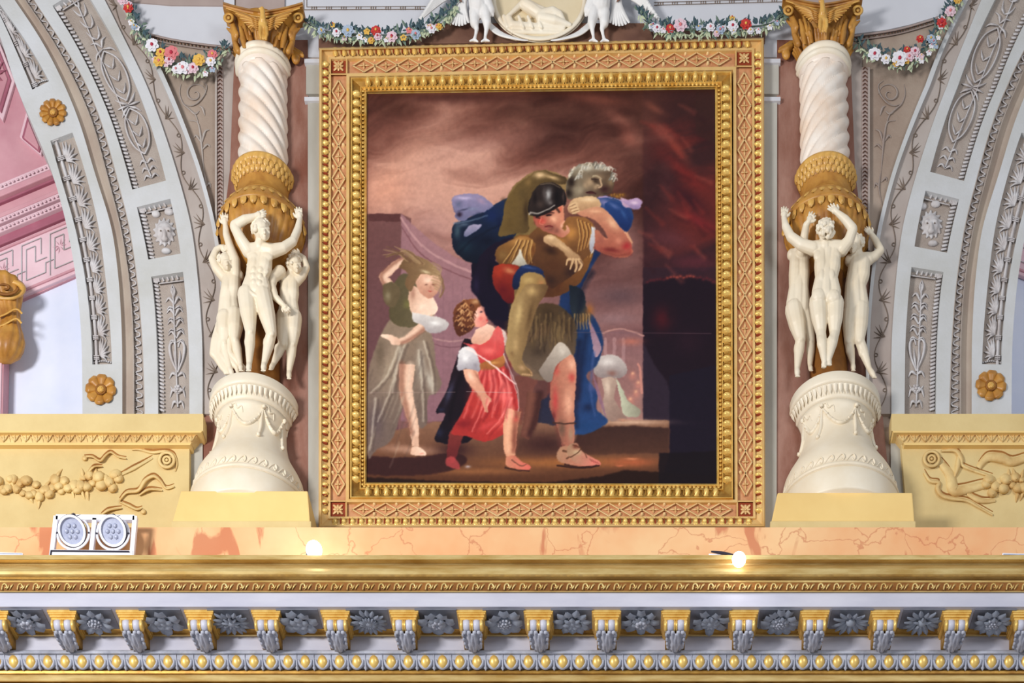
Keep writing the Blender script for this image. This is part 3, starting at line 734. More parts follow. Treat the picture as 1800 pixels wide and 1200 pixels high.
# ---------------- columns: gilt bowl, vase, twisted shaft, eagle capital ----------------
def column(flip):
    side = 'right' if flip else 'left'
    sg = -1 if flip else 1
    if not flip: cx = lambda y: 463 if y < 340 else 463-(y-340)*.012
    else: cx = lambda y: 1447+max(0, y-120)*.018
    t = empty('column', 'white twisted column with gilt eagle capital and gilt bowl, %s of the painting' % side, 'column', P(cx(500), 500, 10))
    g = lambda y, r: (cx(y), y, r)
    L = lambda name, m, prof, **k: (lambda b: (lathe(b, 0, 4, [g(y, r) for y, r in prof], **k), b.obj(name, m, t, True))[1])(Buf())
    L('core', 'ochre_dark', [(480, 30), (700, 34), (714, 40)])
    fl = lambda r, a, z: r*(1.01-.10*(1-abs(math.sin(8.5*(a+sg*(z-12.2)*3.2)))**.7))
    L('bowl_gadroons', 'ochre', [(412, 75.5), (425, 75.5), (438, 72), (452, 65), (466, 55), (480, 42), (490, 30)], seg=110, rmod=fl)
    L('bowl_rim', 'ochre', [(376, 56), (380, 60), (388, 67), (396, 72), (403, 75), (408, 77), (412, 76.5)], seg=56)
    L('bowl_neck', 'ochre', [(330, 49), (340, 45), (352, 44), (362, 46), (370, 51), (376, 56)], seg=48)
    L('vase', 'ochre', [(326, 51), (330, 50.5), (336, 48), (344, 44), (350, 43)], seg=48)
    L('vase_rim', 'ochre_light', [(311, 49), (314, 53), (318, 54.5), (322, 54), (326, 52)], seg=48)
    def on(a, y, r):
        c = P(cx(y), y, 4); R_ = r*F(4); return Vector((c.x+R_*math.sin(a), c.y-R_*math.cos(a), c.z))
    def scale_leaf(name, a, y0, r0, y1, r1, w, m='ochre_light', h=2.2):
        k = F(4); p0, p1 = on(a, y0, r0+.5), on(a, y1, r1+.5); sd = Vector((math.cos(a), math.sin(a), 0)); n_ = Vector((math.sin(a), -math.cos(a), -.3)).normalized()
        V = []; 
        for u, ww, hh in ((0, .9, .5), (.35, 1, 1), (.7, .8, 1.25), (1, .1, .8)):
            c = p0.lerp(p1, u); V += [c-sd*w*ww*k, c+n_*h*hh*k, c+sd*w*ww*k]
        f = []
        for i in range(3): f += [(3*i, 3*i+3, 3*i+4, 3*i+1), (3*i+1, 3*i+4, 3*i+5, 3*i+2)]
        b = Buf(); b.add(V, f); return b.obj(name, m, t, True)
    for row, (y0, r0, y1, r1) in enumerate(((318, 54, 328, 51.5), (326, 52, 336, 48.5), (334, 49, 343, 45))):
        for i in range(15): scale_leaf('scale', math.radians(-80+i*11.4+(row % 2)*5.7), y0, r0, y1, r1, 4.6)
    for i in range(15): scale_leaf('rim_leaf', math.radians(-84+i*12), 386, 65, 400, 74, 5)
    for i in range(13): scale_leaf('bowl_leaf', math.radians(-80+i*13.3), 412, 76, 426, 76, 6, h=4)
    # twisted shaft
    n = 9
    fl2 = lambda r, a, z: r*(1.02-.13*(1-abs(math.sin((n/2)*(a+sg*(z-12)*6.6)))**.75))
    b = Buf(); prof = [g(y, r) for y, r in [(y, 42+(y-140)/180*1.5) for y in np.linspace(314, 142, 60)]]; lathe(b, 0, 4, prof[::1], seg=150, rmod=fl2); b.obj('shaft', 'shaft', t, True)
    L('shaft_cushion', 'shaft', [(145, 41), (140, 42.5), (137, 44), (136, 44)], seg=48)
    L('astragal', 'ivory', [(137, 43.5), (135, 47), (132, 48.5), (129.5, 48), (128, 45.5), (126, 48), (122, 49.5), (118, 48.5), (116, 44)], seg=48)
    # capital
    c0 = cx(100); dy = 0 if not flip else -13
    cap = empty('capital', None, None, P(c0, 118, 4), parent=t); cap['label'] = 'gilt capital with spread eagle and acanthus leaves'
    b = Buf(); lathe(b, 0, 4, [(c0, y, r) for y, r in [(120, 41), (112, 40), (100, 41), (88, 43), (78, 46), (66, 52)]], seg=36); b.obj('bell', 'ochre', cap, True)
    for i, a in enumerate((-72, -38, -5, 30, 66)):
        a = math.radians(a); cl = Clay()
        for j in (-1.5, -.5, .5, 1.5):
            aa = a+j*.12; X = lambda y, r: (c0+r*math.sin(aa), y, 4+r*math.cos(aa))
            def XX(y, r):
                r += 4; w_ = Vector((c0, y, 4)); tn = .95; return (c0+r*math.sin(aa), y-r*math.cos(aa)*tn, 4+r*math.cos(aa))
            cl.l([XX(120, 38), XX(112, 40), XX(104, 43+abs(j)), XX(100, 49)], [3.0, 3.2, 3.4, 2.6])
        cl.obj('acanthus_leaf', 'ochre', cap, 1.1, 2)
    for sx in (-1, 1):
        # side leaf sprays at the outline
        cl = Clay(); X = lambda x, y, p: (c0+sx*x, y+dy, p+24)
        cl.l([X(48, 90, 8), X(50, 72, 12), X(53, 58, 14), X(64, 50, 12)], [4, 5.5, 4.5, 1.5]); cl.l([X(47, 62, 16), X(56, 40, 14), X(62, 26, 12)], [5, 5, 4]); cl.l([X(44, 90, 14), X(50, 76, 14)], [5, 4])
        cl.obj('side_leaf', 'ochre', cap, 1.1, 2)
        b = Buf(); x, y = c0+sx*61, 31+dy; torus(b, x, y, 46, 7, 2.8, 18); ball(b, x, y, 45, 3.6, 5); b.obj('volute', 'ochre_light', cap, True)
        for j in range(9):      # wing of separate feathers
            u = j/8; b = Buf(); x1, y1 = c0+sx*(53-u*30), 19+dy+u*33
            stroke(b, [(c0+sx*9, 40+dy+u*12), (c0+sx*(26-u*8), 29+dy+u*17), (x1, y1)], 3.2, 62-u*2, 4.5, taper=(.8, 1, .45)); b.obj('wing_feather', 'ochre_light' if j % 2 else 'ochre', cap, True)
        b = Buf()
        for j in range(6): stroke(b, [(c0+sx*8, 36+j*3.4+dy), (c0+sx*(23-j*1.5), 28+j*4.4+dy)], 2.8, 66, 4.5, n=2)
        b.obj('wing_coverts', 'ochre', cap, True)
        for (x_, y0_, y1_, w2) in ((20, 82, 50, 5), (33, 84, 46, 5), (27, 70, 40, 4)):
            b = Buf(); stroke(b, [(c0+sx*x_, y0_+dy*.5), (c0+sx*(x_+3), (y0_+y1_)/2+dy), (c0+sx*(x_+8), y1_+dy)], w2, 44, 7, taper=(.7, 1.1, .5)); b.obj('upper_leaf', 'ochre', cap, True)
    # eagle body
    cl = Clay(); cl.e(c0-1, 44+dy, 64, 9, 12, 7); cl.l([(c0-1, 36+dy, 68), (c0-1, 26+dy, 70), (c0-2, 17+dy, 71)], [6, 4.6, 4.4]); cl.l([(c0-2, 16+dy, 72), (c0-8, 15+dy, 73)], [3, 1.1])
    for sx in (-1, 1): cl.l([(c0+sx*5, 50+dy, 66), (c0+sx*6, 60+dy, 68), (c0+sx*5, 66+dy, 68)], [4.4, 3.2, 1.6])
    for j in (-1, 0, 1): cl.l([(c0+j*2, 52+dy, 64), (c0+j*5, 68+dy, 66)], [3, 2.2])
    cl.obj('eagle', 'ochre_light', cap, 1.0, 2)
    # concave abacus
    b = Buf(); V = []; Fc = []; N = 25; w_ = 70
    for i in range(N):
        u = -1+2*i/(N-1); x = c0-1+w_*u; y = 23+dy-15*abs(u)**1.5
        for (dy_, p) in ((-5, 54), (-2, 57), (0, 53), (3, 52), (6, 48)):
            V.append(P(x, y+dy_, p))
        q = P(x, y+6, 48); V.append(Vector((q.x, -16*K, q.z))); q = P(x, y-5, 54); V.append(Vector((q.x, -16*K, q.z)))
    for i in range(N-1):
        for j in range(7): Fc.append((i*7+j, i*7+(j+1) % 7, (i+1)*7+(j+1) % 7, (i+1)*7+j))
    Fc.append(tuple(range(7))); Fc.append(tuple(range((N-1)*7, N*7))[::-1]); b.add(V, Fc); b.obj('abacus', 'ochre', cap)
    b = Buf(); stroke(b, [(c0-w_+4, 14+dy), (c0-40, 22+dy), (c0, 30+dy), (c0+38, 22+dy), (c0+w_-6, 14+dy)], 2, 50, 3.4, taper=(1, 1, 1)); b.obj('abacus_bead', 'ochre_light', cap, True)
    # small hanging console beside the capital
    sx = 1 if not flip else -1; x0, y0 = (518, 96) if not flip else (1384, 88)
    cl = Clay(); cl.l([(c0+sx*40, 60+dy, 12), (c0+sx*46, 84+dy, 12), (x0, y0, 12)], [6, 5, 6]); cl.e(x0+sx*2, y0+6, 12, 8, 11, 6); cl.l([(x0-sx*8, y0-8, 16), (x0+sx*14, y0+2, 16)], [3, 3]); cl.l([(x0-sx*6, y0-14, 14), (x0+sx*13, y0-2, 14)], [2.4, 2.4])
    cl.obj('corner_console', 'ochre', cap, 1.1, 2)
    return t
column(False); column(True)

# ---------------- six carved figures ----------------
def hand(cl, wx, wy, wp, hx, hy, hp, spread=1.0, curl=0.0, side=1, s=1.0):
    """palm from the wrist towards (hx,hy,hp) with four fingers and a thumb leaving the palm's side"""
    body = cl; cl = Clay(); body.hands.append(cl); s *= 1.12
    w = np.array([wx, wy, wp], float); h = np.array([hx, hy, hp], float); d = h-w; L = np.linalg.norm(d); d /= L
    sd = np.array([-d[1], d[0], 0]); sd /= np.linalg.norm(sd)
    pc = w+d*5.5*s
    cl.l([tuple(w), tuple(pc)], [4.2*s, 4.6*s]); cl.l([tuple(pc-sd*2.6*s), tuple(pc+sd*2.6*s)], [3.2*s, 3.2*s])
    for i, (off, ln) in enumerate(((-4.6, 7.5), (-1.7, 9.5), (1.4, 9), (4.4, 6.8))):
        a = pc+sd*off*.8*s+d*2.2*s; dirn = d+sd*off*.05*spread; dirn /= np.linalg.norm(dirn)
        m_ = a+dirn*ln*.55*s+np.array([0, 0, 1.0*s]); e_ = m_+dirn*ln*.5*s-np.array([0, 0, (1.5+curl*3)*s]); cl.l([tuple(a), tuple(m_), tuple(e_)], [1.75*s, 1.6*s, 1.25*s])
    a = w+d*2*s+sd*side*3*s; m_ = a+sd*side*4*s+d*3*s; e_ = m_+sd*side*1.5*s+d*4*s; cl.l([tuple(a), tuple(m_), tuple(e_)], [2.2*s, 1.9*s, 1.4*s])
def head(cl, x, y, p, r, tx=0, ty=0, back=False):
    """skull, face mass, nose, brow, lips, chin and ears; (tx, ty) shift the face on the skull"""
    cl.e(x, y, p, r*.86, r*1.0, r*.95); fx, fy = x+tx*r, y+ty*r
    if not back:
        cl.e(fx, fy+r*.42, p+r*.42, r*.58, r*.66, r*.52); cl.l([(fx, fy-r*.05, p+r*.92), (fx+tx*2, fy+r*.32, p+r*1.14)], [r*.1, r*.16])
        for s_ in (-1, 1):
            cl.l([(fx+s_*r*.12, fy-r*.12, p+r*.9), (fx+s_*r*.48, fy-r*.14, p+r*.72)], [r*.12, r*.1]); cl.e(fx+s_*r*.28, fy+r*.06, p+r*.76, r*.13, r*.08, r*.1)
            cl.e(fx+s_*r*.42, fy+r*.3, p+r*.6, r*.2, r*.2, r*.15)
        cl.l([(fx-r*.16, fy+r*.56, p+r*.86), (fx+r*.16, fy+r*.56, p+r*.86)], [r*.08, r*.08]); cl.l([(fx-r*.12, fy+r*.66, p+r*.84), (fx+r*.12, fy+r*.66, p+r*.84)], [r*.08, r*.08])
        cl.e(fx, fy+r*.9, p+r*.62, r*.24, r*.2, r*.22)
    for s_ in (-1, 1): cl.e(x+s_*r*.86-tx*r*.4, y+r*.2, p+r*.05, r*.14, r*.26, r*.2)
def curls(parent, x, y, p, r, back=False, tx=0, name='hair'):
    cl = Clay(); rn = random.Random(int(x)); n = 60 if back else 44
    for i in range(n):
        a = rn.uniform(0, 2*PI); b = rn.uniform(-.2, 1) if not back else rn.uniform(-1, 1); zz = b*r; rr = math.sqrt(max(0, 1-b*b))
        dx, dp = math.cos(a)*rr, math.sin(a)*rr
        if not back and dp > .35 and b < .62 and abs(dx-tx) < .62: continue
        cl.e(x+dx*r*.86-tx*2, y-zz*.95, p+dp*r*.92, r*.24, sub=1)
    return cl.obj(name, 'ivory', parent, 1.0, 2)
def limb_leg(cl, hip, knee, ankle, toe, s=1.0, back=False):
    s *= 1.1
    hip, knee, ankle, toe = [np.array(q, float) for q in (hip, knee, ankle, toe)]
    cl.l([tuple(hip), tuple(hip*.5+knee*.5+np.array([0, 0, 2*s])), tuple(knee)], [15*s, 13.5*s, 8.6*s])
    m = knee*.62+ankle*.38+np.array([0, 0, -3*s if not back else 4*s]); cl.l([tuple(knee), tuple(m), tuple(ankle)], [8.2*s, 8.4*s, 4.4*s])
    cl.e(hip[0]*.55+knee[0]*.45+3, hip[1]*.55+knee[1]*.45, hip[2]*.55+knee[2]*.45+6*s, 7*s, 17*s, 7*s); cl.e(m[0]-3*s, m[1]-2, m[2]+1, 6*s, 12*s, 7*s)
    if not back: cl.e(knee[0], knee[1], knee[2]+4*s, 5.4*s, 6*s, 4.5*s)
    cl.l([tuple(ankle), tuple(ankle*.4+toe*.6), tuple(toe)], [4.4*s, 4.8*s, 3.4*s])
    for i in range(4): cl.e(toe[0]+(i-1.5)*2.3*s, toe[1]+1.2, toe[2]+2.4*s, 1.5*s, 1.3*s, 2.4*s, sub=1)
def torso(cl, S1, S2, wa, wb, H1, H2, p, t=1.0, back=False):
    """trunk as paired columns: shoulders S1,S2 -> waist wa,wb -> hips H1,H2 (pixel x,y), smooth and flatter than wide"""
    for (s, w_, h) in ((S1, wa, H1), (S2, wb, H2)):
        o = S1 if s is S2 else S2; m = ((s[0]*.72+o[0]*.28), s[1]+6); rib = (m[0]*.7+w_[0]*.3, (m[1]*.45+w_[1]*.55))
        cl.l([(m[0], m[1], p), (rib[0], rib[1], p+2), (w_[0], w_[1], p), (h[0], h[1], p-1), (h[0], h[1]+12, p-1)], [11.5*t, 12.5*t, 10.5*t, 12.5*t, 12*t])
    cl.l([((S1[0]+S2[0])/2, (S1[1]+S2[1])/2+4, p), ((wa[0]+wb[0])/2, (wa[1]+wb[1])/2, p+1), ((H1[0]+H2[0])/2, (H1[1]+H2[1])/2+4, p)], [12*t, 11.5*t, 13*t])
    cl.l([(*S1, p), (*S2, p)], [9*t, 9*t])
def figure(name, label, loc, group):
    return empty(name, label, 'statue', loc, group)
G = 'carved cream figures holding up the gilt bowls'
# left group, front figure
t = figure('statue', 'cream male statue facing out with both arms raised, front of the left group', P(448, 648, 62), G)
c = Clay()
head(c, 460, 404, 84, 17, .28, -.02); c.l([(458, 420, 78), (457, 434, 74)], [8.5, 10])
c.l([(438, 441, 72), (457, 437, 72), (478, 441, 72)], [11, 10, 11]); torso(c, (436, 441), (480, 441), (442, 488), (461, 488), (437, 508), (463, 508), 66)
c.e(445, 452, 74, 11.5, 8, 6); c.e(469, 452, 74, 11.5, 8, 6)
for (x, y) in ((446, 474), (458, 474), (445, 485), (457, 485), (446, 496), (456, 497)): c.e(x, y, 76, 5.2, 5, 4.2)
for sx in (436, 470):
    for k_ in range(3): c.l([(sx, 466+k_*6, 73), (sx+(4 if sx < 450 else -4), 472+k_*6, 75)], [3, 2.2])
c.l([(430, 503, 72), (440, 514, 76), (452, 522, 75)], [3.5, 3.5, 3]); c.l([(470, 503, 70), (463, 514, 74), (455, 522, 75)], [3.5, 3.5, 3]); c.e(455, 525, 74, 4, 4.5, 4)
limb_leg(c, (434, 520, 64), (440, 582, 70), (438, 640, 66), (437, 650, 72)); limb_leg(c, (462, 522, 64), (477, 586, 72), (464, 640, 64), (463, 650, 70))
c.l([(436, 441, 73), (424, 422, 80), (412, 399, 84)], [11, 9.5, 8]); c.l([(412, 397, 84), (430, 386, 88), (449, 380, 88)], [8, 7.2, 4.6]); hand(c, 449, 380, 88, 472, 372, 88, 1.0, .2, 1)
c.l([(480, 441, 72), (498, 436, 72), (515, 424, 68)], [10.5, 8.5, 7.5]); c.l([(515, 424, 68), (524, 402, 62), (527, 384, 58)], [7.2, 6.6, 4.4]); hand(c, 527, 384, 58, 524, 364, 58, 1, .1, -1)
c.obj('body', 'cream', t, 1.05, 5); curls(t, 459, 401, 83, 17.6, tx=.3)
# left group, left figure
t = figure('statue', 'cream statue at the left of the left group, head buried under its lifted arm', P(405, 655, 34), G)
c = Clay(); head(c, 397, 460, 40, 14, .15, 0); c.l([(402, 474, 36), (405, 482, 34)], [8, 10]); c.l([(396, 487, 32), (416, 484, 34)], [10, 9])
torso(c, (394, 486), (420, 484), (395, 528), (410, 528), (395, 550), (412, 550), 34, .95)
limb_leg(c, (396, 562, 34), (394, 602, 36), (404, 648, 34), (408, 658, 40), .95); limb_leg(c, (414, 556, 34), (413, 596, 40), (423, 642, 38), (424, 650, 42), .9)
c.l([(396, 490, 34), (380, 472, 38), (373, 456, 40)], [9, 7.5, 6.5]); c.l([(373, 456, 40), (380, 440, 40), (388, 434, 42)], [6.5, 5.5, 4]); hand(c, 388, 434, 42, 398, 436, 46, 1, .5, 1, .8)
c.l([(414, 482, 38), (414, 458, 44), (404, 432, 50)], [9.5, 8.5, 7]); c.l([(404, 432, 50), (398, 412, 54), (396, 394, 56)], [7, 6.4, 4.4]); hand(c, 396, 394, 56, 394, 372, 58, 1.3, .1, -1)
c.obj('body', 'cream', t, 1.1, 5); curls(t, 396, 457, 39, 15, tx=.15)
d = Clay()
for i, (x0, x1) in enumerate(((392, 376), (388, 380), (396, 386), (402, 396), (384, 374), (406, 404))): d.l([(x0, 570, 34), ((x0+x1)/2-2, 600, 36), (x1, 622, 34), (x1+14+i*2, 646, 32), (x1+22, 656, 32)], [5, 6.5, 6, 4.5, 3])
d.obj('drapery', 'cream', t, 1.3, 4)
# left group, right figure
t = figure('statue', 'cream statue at the right of the left group, arm bent behind its head', P(506, 662, 34), G)
c = Clay(); head(c, 518, 464, 42, 13.5, .3, .05); c.l([(513, 478, 36), (510, 486, 34)], [8, 9]); c.l([(498, 490, 32), (520, 492, 32)], [9, 10])
torso(c, (496, 490), (522, 492), (501, 530), (514, 530), (500, 552), (516, 552), 34, .9); c.e(515, 504, 41, 7, 6.5, 4); c.e(503, 503, 41, 7, 6.5, 4)
limb_leg(c, (516, 558, 32), (514, 604, 34), (508, 654, 28), (508, 664, 34), .9); limb_leg(c, (500, 558, 32), (497, 604, 36), (480, 640, 32), (476, 648, 38), .88)
c.l([(521, 494, 34), (532, 484, 34), (539, 470, 34)], [8.5, 7, 6]); c.l([(539, 470, 34), (534, 455, 34), (526, 448, 34)], [6, 5.4, 4]); hand(c, 526, 448, 34, 518, 444, 36, 1, .5, 1, .8)
c.e(492, 477, 50, 11, 10, 9); c.l([(492, 478, 50), (480, 488, 54), (478, 502, 56)], [9.5, 8.5, 7]); c.l([(478, 502, 56), (484, 522, 60), (498, 536, 60)], [7, 6, 4.2]); hand(c, 498, 536, 60, 508, 548, 58, 1, .3, 1, .85)
c.obj('body', 'cream', t, 1.1, 5); curls(t, 517, 461, 41, 14.5, tx=.3)
# right group, front figure from behind
t = figure('statue', 'cream statue seen from behind, arms raised, front of the right group', P(1452, 642, 62), G)
c = Clay(); head(c, 1451, 404, 80, 16.5, 0, 0, True); c.l([(1450, 420, 76), (1450, 434, 72)], [9, 11]); c.l([(1429, 437, 70), (1450, 434, 70), (1480, 437, 70)], [11, 11, 12])
torso(c, (1429, 439), (1481, 439), (1443, 488), (1462, 488), (1439, 514), (1466, 514), 68)
c.e(1438, 450, 75, 8.5, 10, 6); c.e(1469, 450, 75, 8.5, 10, 6); c.e(1444, 484, 76, 6, 13, 5); c.e(1462, 484, 76, 6, 13, 5)
c.e(1439, 521, 72, 13.5, 13.5, 10); c.e(1465, 523, 72, 13, 13, 10)
limb_leg(c, (1438, 532, 62), (1443, 584, 60), (1449, 636, 66), (1448, 644, 62), .98, True); limb_leg(c, (1468, 534, 62), (1467, 586, 60), (1457, 632, 66), (1458, 640, 62), .95, True)
c.l([(1430, 437, 72), (1408, 430, 72), (1390, 416, 70)], [10.5, 9, 8]); c.l([(1390, 416, 70), (1381, 398, 66), (1378, 383, 62)], [8, 7, 4.6]); hand(c, 1378, 383, 62, 1380, 366, 60, 1, .3, 1)
c.l([(1481, 437, 72), (1492, 424, 78), (1499, 404, 84)], [11, 9.5, 8.5]); c.l([(1499, 402, 84), (1486, 386, 88), (1472, 374, 88)], [8.2, 7, 4.8]); hand(c, 1472, 374, 88, 1456, 358, 88, 1.5, 0, 1)
c.obj('body', 'cream', t, 1.05, 5); curls(t, 1452, 402, 80, 17.5, True)
# right group, left figure
t = figure('statue', 'cream statue at the left of the right group, one hand reaching up between the others', P(1405, 652, 34), G)
c = Clay(); c.l([(1402, 446, 38), (1412, 442, 40)], [10, 10]); torso(c, (1392, 448), (1418, 446), (1397, 506), (1411, 506), (1394, 534), (1412, 534), 36, 1.0); c.e(1400, 462, 43, 8, 8, 4)
head(c, 1410, 430, 46, 12, .1, 0)
limb_leg(c, (1396, 545, 36), (1407, 596, 40), (1401, 648, 34), (1402, 660, 38), 1.0); limb_leg(c, (1414, 548, 30), (1425, 600, 28), (1424, 644, 26), (1426, 650, 30), .85)
c.l([(1408, 444, 48), (1412, 426, 58), (1415, 408, 68)], [9, 8, 6.8]); c.l([(1415, 408, 68), (1417, 396, 76), (1421, 390, 80)], [6.8, 5.8, 4.4]); hand(c, 1421, 390, 80, 1430, 374, 82, 1.4, 0, 1, .95)
c.obj('body', 'cream', t, 1.1, 5)
# right group, right figure
t = figure('statue', 'cream statue at the right of the right group, striding, elbow out', P(1510, 660, 34), G)
c = Clay(); head(c, 1504, 428, 44, 14, -.35, .1); c.l([(1508, 442, 38), (1508, 450, 36)], [8, 10]); c.l([(1496, 458, 34), (1525, 455, 34)], [10, 10])
torso(c, (1494, 458), (1527, 456), (1496, 502), (1511, 502), (1496, 534), (1514, 534), 34, 1.05)
limb_leg(c, (1512, 545, 32), (1511, 598, 36), (1528, 648, 28), (1537, 662, 32), .95); limb_leg(c, (1496, 550, 30), (1492, 600, 30), (1499, 640, 26), (1500, 650, 30), .9)
c.l([(1526, 456, 34), (1538, 450, 34), (1548, 440, 34)], [9, 7.6, 6.8]); c.l([(1548, 440, 34), (1540, 424, 36), (1532, 412, 38)], [6.8, 6, 4.4]); hand(c, 1532, 412, 38, 1524, 402, 42, 1, .4, 1, .85)
c.obj('body', 'cream', t, 1.1, 5); curls(t, 1505, 425, 43, 15, tx=-.35)

# ---------------- flower garlands ----------------
def petal_mesh(name, m, cup=.25):
    V = []; Fc = []
    for i in range(4):
        u = i/3; w_ = (.16, .40, .42, .16)[i]; y = -.10-cup*math.sin(u*PI)*.4-.1*u
        for j in (-1, 0, 1): V.append((j*w_, y-(.06 if j else 0)*1, u))
    for i in range(3):
        for j in range(2): a = i*3+j; Fc.append((a, a+1, a+4, a+3))
    return meshdata(name, V, Fc, m)
PET = {k: petal_mesh('petal_'+k, k) for k in FC}
def ball_mesh(name, m): V, f = ico(1); return meshdata(name, [v*1 for v in V], f, m)
CEN = {'crimson': ball_mesh('flower_centre', 'crimson'), 'yellowflower': ball_mesh('flower_centre', 'yellowflower'), 'roseflower': ball_mesh('flower_centre', 'roseflower')}
LEAFM = {}
for gname in ('green', 'green2', 'green3'):
    V = [(0, 0, 0), (-.18, -.08, .3), (0, -.16, .3), (.18, -.08, .3), (-.13, -.12, .7), (0, -.2, .7), (.13, -.12, .7), (0, -.1, 1)]
    LEAFM[gname] = meshdata('leaf_'+gname, V, [(0, 2, 1), (0, 3, 2), (1, 2, 5, 4), (2, 3, 6, 5), (4, 5, 7), (5, 6, 7)], gname)
def garland(label, path, p, flowers, width, seed, dens=3.2):
    q = cat(path, 10); mid = q[len(q)//2]; base = P(mid[0], mid[1], p)
    t = empty('flower_garland', label, 'garland', base, 'painted flower garlands'); rn = random.Random(seed)
    b = Buf(); stroke(b, path, 2.5, p-3, 5, n=8, taper=(.3, 1, .3)); b.obj('stem', 'green', t)
    # foliage leaves
    cum = [0]
    for i in range(1, len(q)): cum.append(cum[-1]+math.hypot(*(q[i]-q[i-1])))
    Lg = cum[-1]; n = int(Lg*dens/3)
    for i in range(n):
        s_ = rn.uniform(0, Lg); x = float(np.interp(s_, cum, [a[0] for a in q])); y = float(np.interp(s_, cum, [a[1] for a in q])); u = s_/Lg; w_ = width*(.35+.65*math.sin(PI*min(1, max(0, u)))**.5)
        off = rn.uniform(-1, 1); gk = 'green3' if off < -.1 else ('green2' if off > .25 else 'green')
        if rn.random() < .2: gk = 'green'
        a = rn.uniform(-1, 1)+ (0 if off < 0 else PI)
        loc = P(x+rn.uniform(-3, 3), y+off*w_*.75, p+rn.uniform(0, 5))-base; inst(LEAFM[gk], 'leaf', loc, t, (rn.uniform(-.4, .2), a, rn.uniform(-.4, .4)), rn.uniform(8, 14)*K)
    extra = []
    for i in range(len(flowers)):
        s_ = rn.uniform(.08, .92)*Lg; x = float(np.interp(s_, cum, [a[0] for a in q])); y = float(np.interp(s_, cum, [a[1] for a in q]))
        extra.append((x+rn.uniform(-4, 4), y+width*rn.uniform(.1, .8), rn.uniform(4.5, 6.5), rn.choice(['whiteflower', 'whiteflower', 'pinkflower', 'blueflower', 'yellowflower']), rn.choice(['roseflower', 'yellowflower'])))
    for (x, y, r, kind, cen) in extra+list(flowers):
        fl = empty('flower', None, None, P(x, y, p+5), parent=t)
        for lay, (nn, sc, tilt) in enumerate(((7, 1, 0), (6, .72, .35)) if r > 6 else ((5, 1, 0),)):
            for j in range(nn):
                an = 2*PI*j/nn+lay*.4+rn.uniform(-.1, .1); inst(PET[kind], 'petal', (0, -lay*.008, 0), fl, (0, an, 0), r*sc*K)
        inst(CEN[cen], 'centre', (0, -.018, 0), fl, (0, 0, 0), r*.24*K)
    return t
garland('flower garland hanging between the left arch and the left capital', [(215, -20), (240, 42), (262, 80), (300, 108), (345, 118), (378, 104), (400, 82)], 20,
        [(268, 82, 12, 'whiteflower', 'crimson'), (302, 96, 13, 'roseflower', 'crimson'), (280, 110, 10, 'yellowflower', 'roseflower'), (322, 122, 12, 'whiteflower', 'roseflower'), (298, 108, 9, 'pinkflower', 'crimson'), (350, 108, 11, 'yellowflower', 'yellowflower'), (374, 98, 9, 'roseflower', 'yellowflower'),
         (340, 122, 10, 'pinkflower', 'crimson'), (371, 110, 9, 'whiteflower', 'yellowflower'), (226, 16, 9, 'redflower', 'yellowflower'), (216, 2, 9, 'pinkflower', 'crimson'), (310, 124, 8, 'whiteflower', 'roseflower'), (283, 95, 9, 'yellowflower', 'crimson')], 22, 1)
garland('flower garland lying on the upper left edge of the gold frame', [(538, 38), (560, 52), (610, 60), (690, 62), (745, 50), (785, 28), (806, 2)], 30,
        [(592, 59, 8, 'whiteflower', 'crimson'), (612, 57, 11, 'blueflower', 'yellowflower'), (645, 57, 6, 'yellowflower', 'yellowflower'), (661, 56, 9, 'redflower', 'yellowflower'), (689, 67, 10, 'pinkflower', 'crimson'), (731, 63, 9, 'blueflower', 'roseflower'), (759, 53, 8, 'whiteflower', 'roseflower'), (565, 56, 7, 'blueflower', 'yellowflower'),
         (664, 66, 7, 'pinkflower', 'crimson'), (719, 55, 6, 'roseflower', 'yellowflower'), (632, 66, 6, 'whiteflower', 'yellowflower'), (585, 45, 5, 'yellowflower', 'crimson')], 14, 2, 5)
garland('flower garland lying on the upper right edge of the gold frame', [(1124, 22), (1140, 40), (1180, 52), (1260, 50), (1330, 46), (1362, 38), (1384, 20)], 30,
        [(1155, 52, 8, 'whiteflower', 'crimson'), (1196, 47, 12, 'pinkflower', 'roseflower'), (1178, 52, 8, 'redflower', 'yellowflower'), (1249, 50, 8, 'whiteflower', 'roseflower'), (1288, 48, 10, 'whiteflower', 'crimson'), (1311, 45, 10, 'redflower', 'yellowflower'), (1266, 55, 8, 'blueflower', 'roseflower'), (1228, 50, 6, 'blueflower', 'yellowflower'), (1148, 46, 6, 'blueflower', 'crimson'), (1287, 33, 5, 'yellowflower', 'crimson')], 14, 3, 5)
garland('flower garland hanging between the right capital and the right arch', [(1503, 72), (1530, 92), (1570, 104), (1610, 98), (1640, 70), (1655, 40), (1690, -8)], 20,
        [(1537, 98, 12, 'whiteflower', 'crimson'), (1581, 106, 14, 'whiteflower', 'crimson'), (1557, 106, 9, 'whiteflower', 'yellowflower'), (1608, 93, 9, 'pinkflower', 'crimson'), (1594, 90, 7, 'redflower', 'yellowflower'), (1617, 70, 7, 'redflower', 'yellowflower'), (1655, 42, 9, 'redflower', 'crimson'), (1670, 22, 10, 'pinkflower', 'roseflower'), (1636, 70, 8, 'blueflower', 'yellowflower'), (1598, 102, 9, 'pinkflower', 'roseflower'), (1655, 34, 6, 'whiteflower', 'roseflower'), (1683, 2, 7, 'yellowflower', 'crimson')], 20, 4)

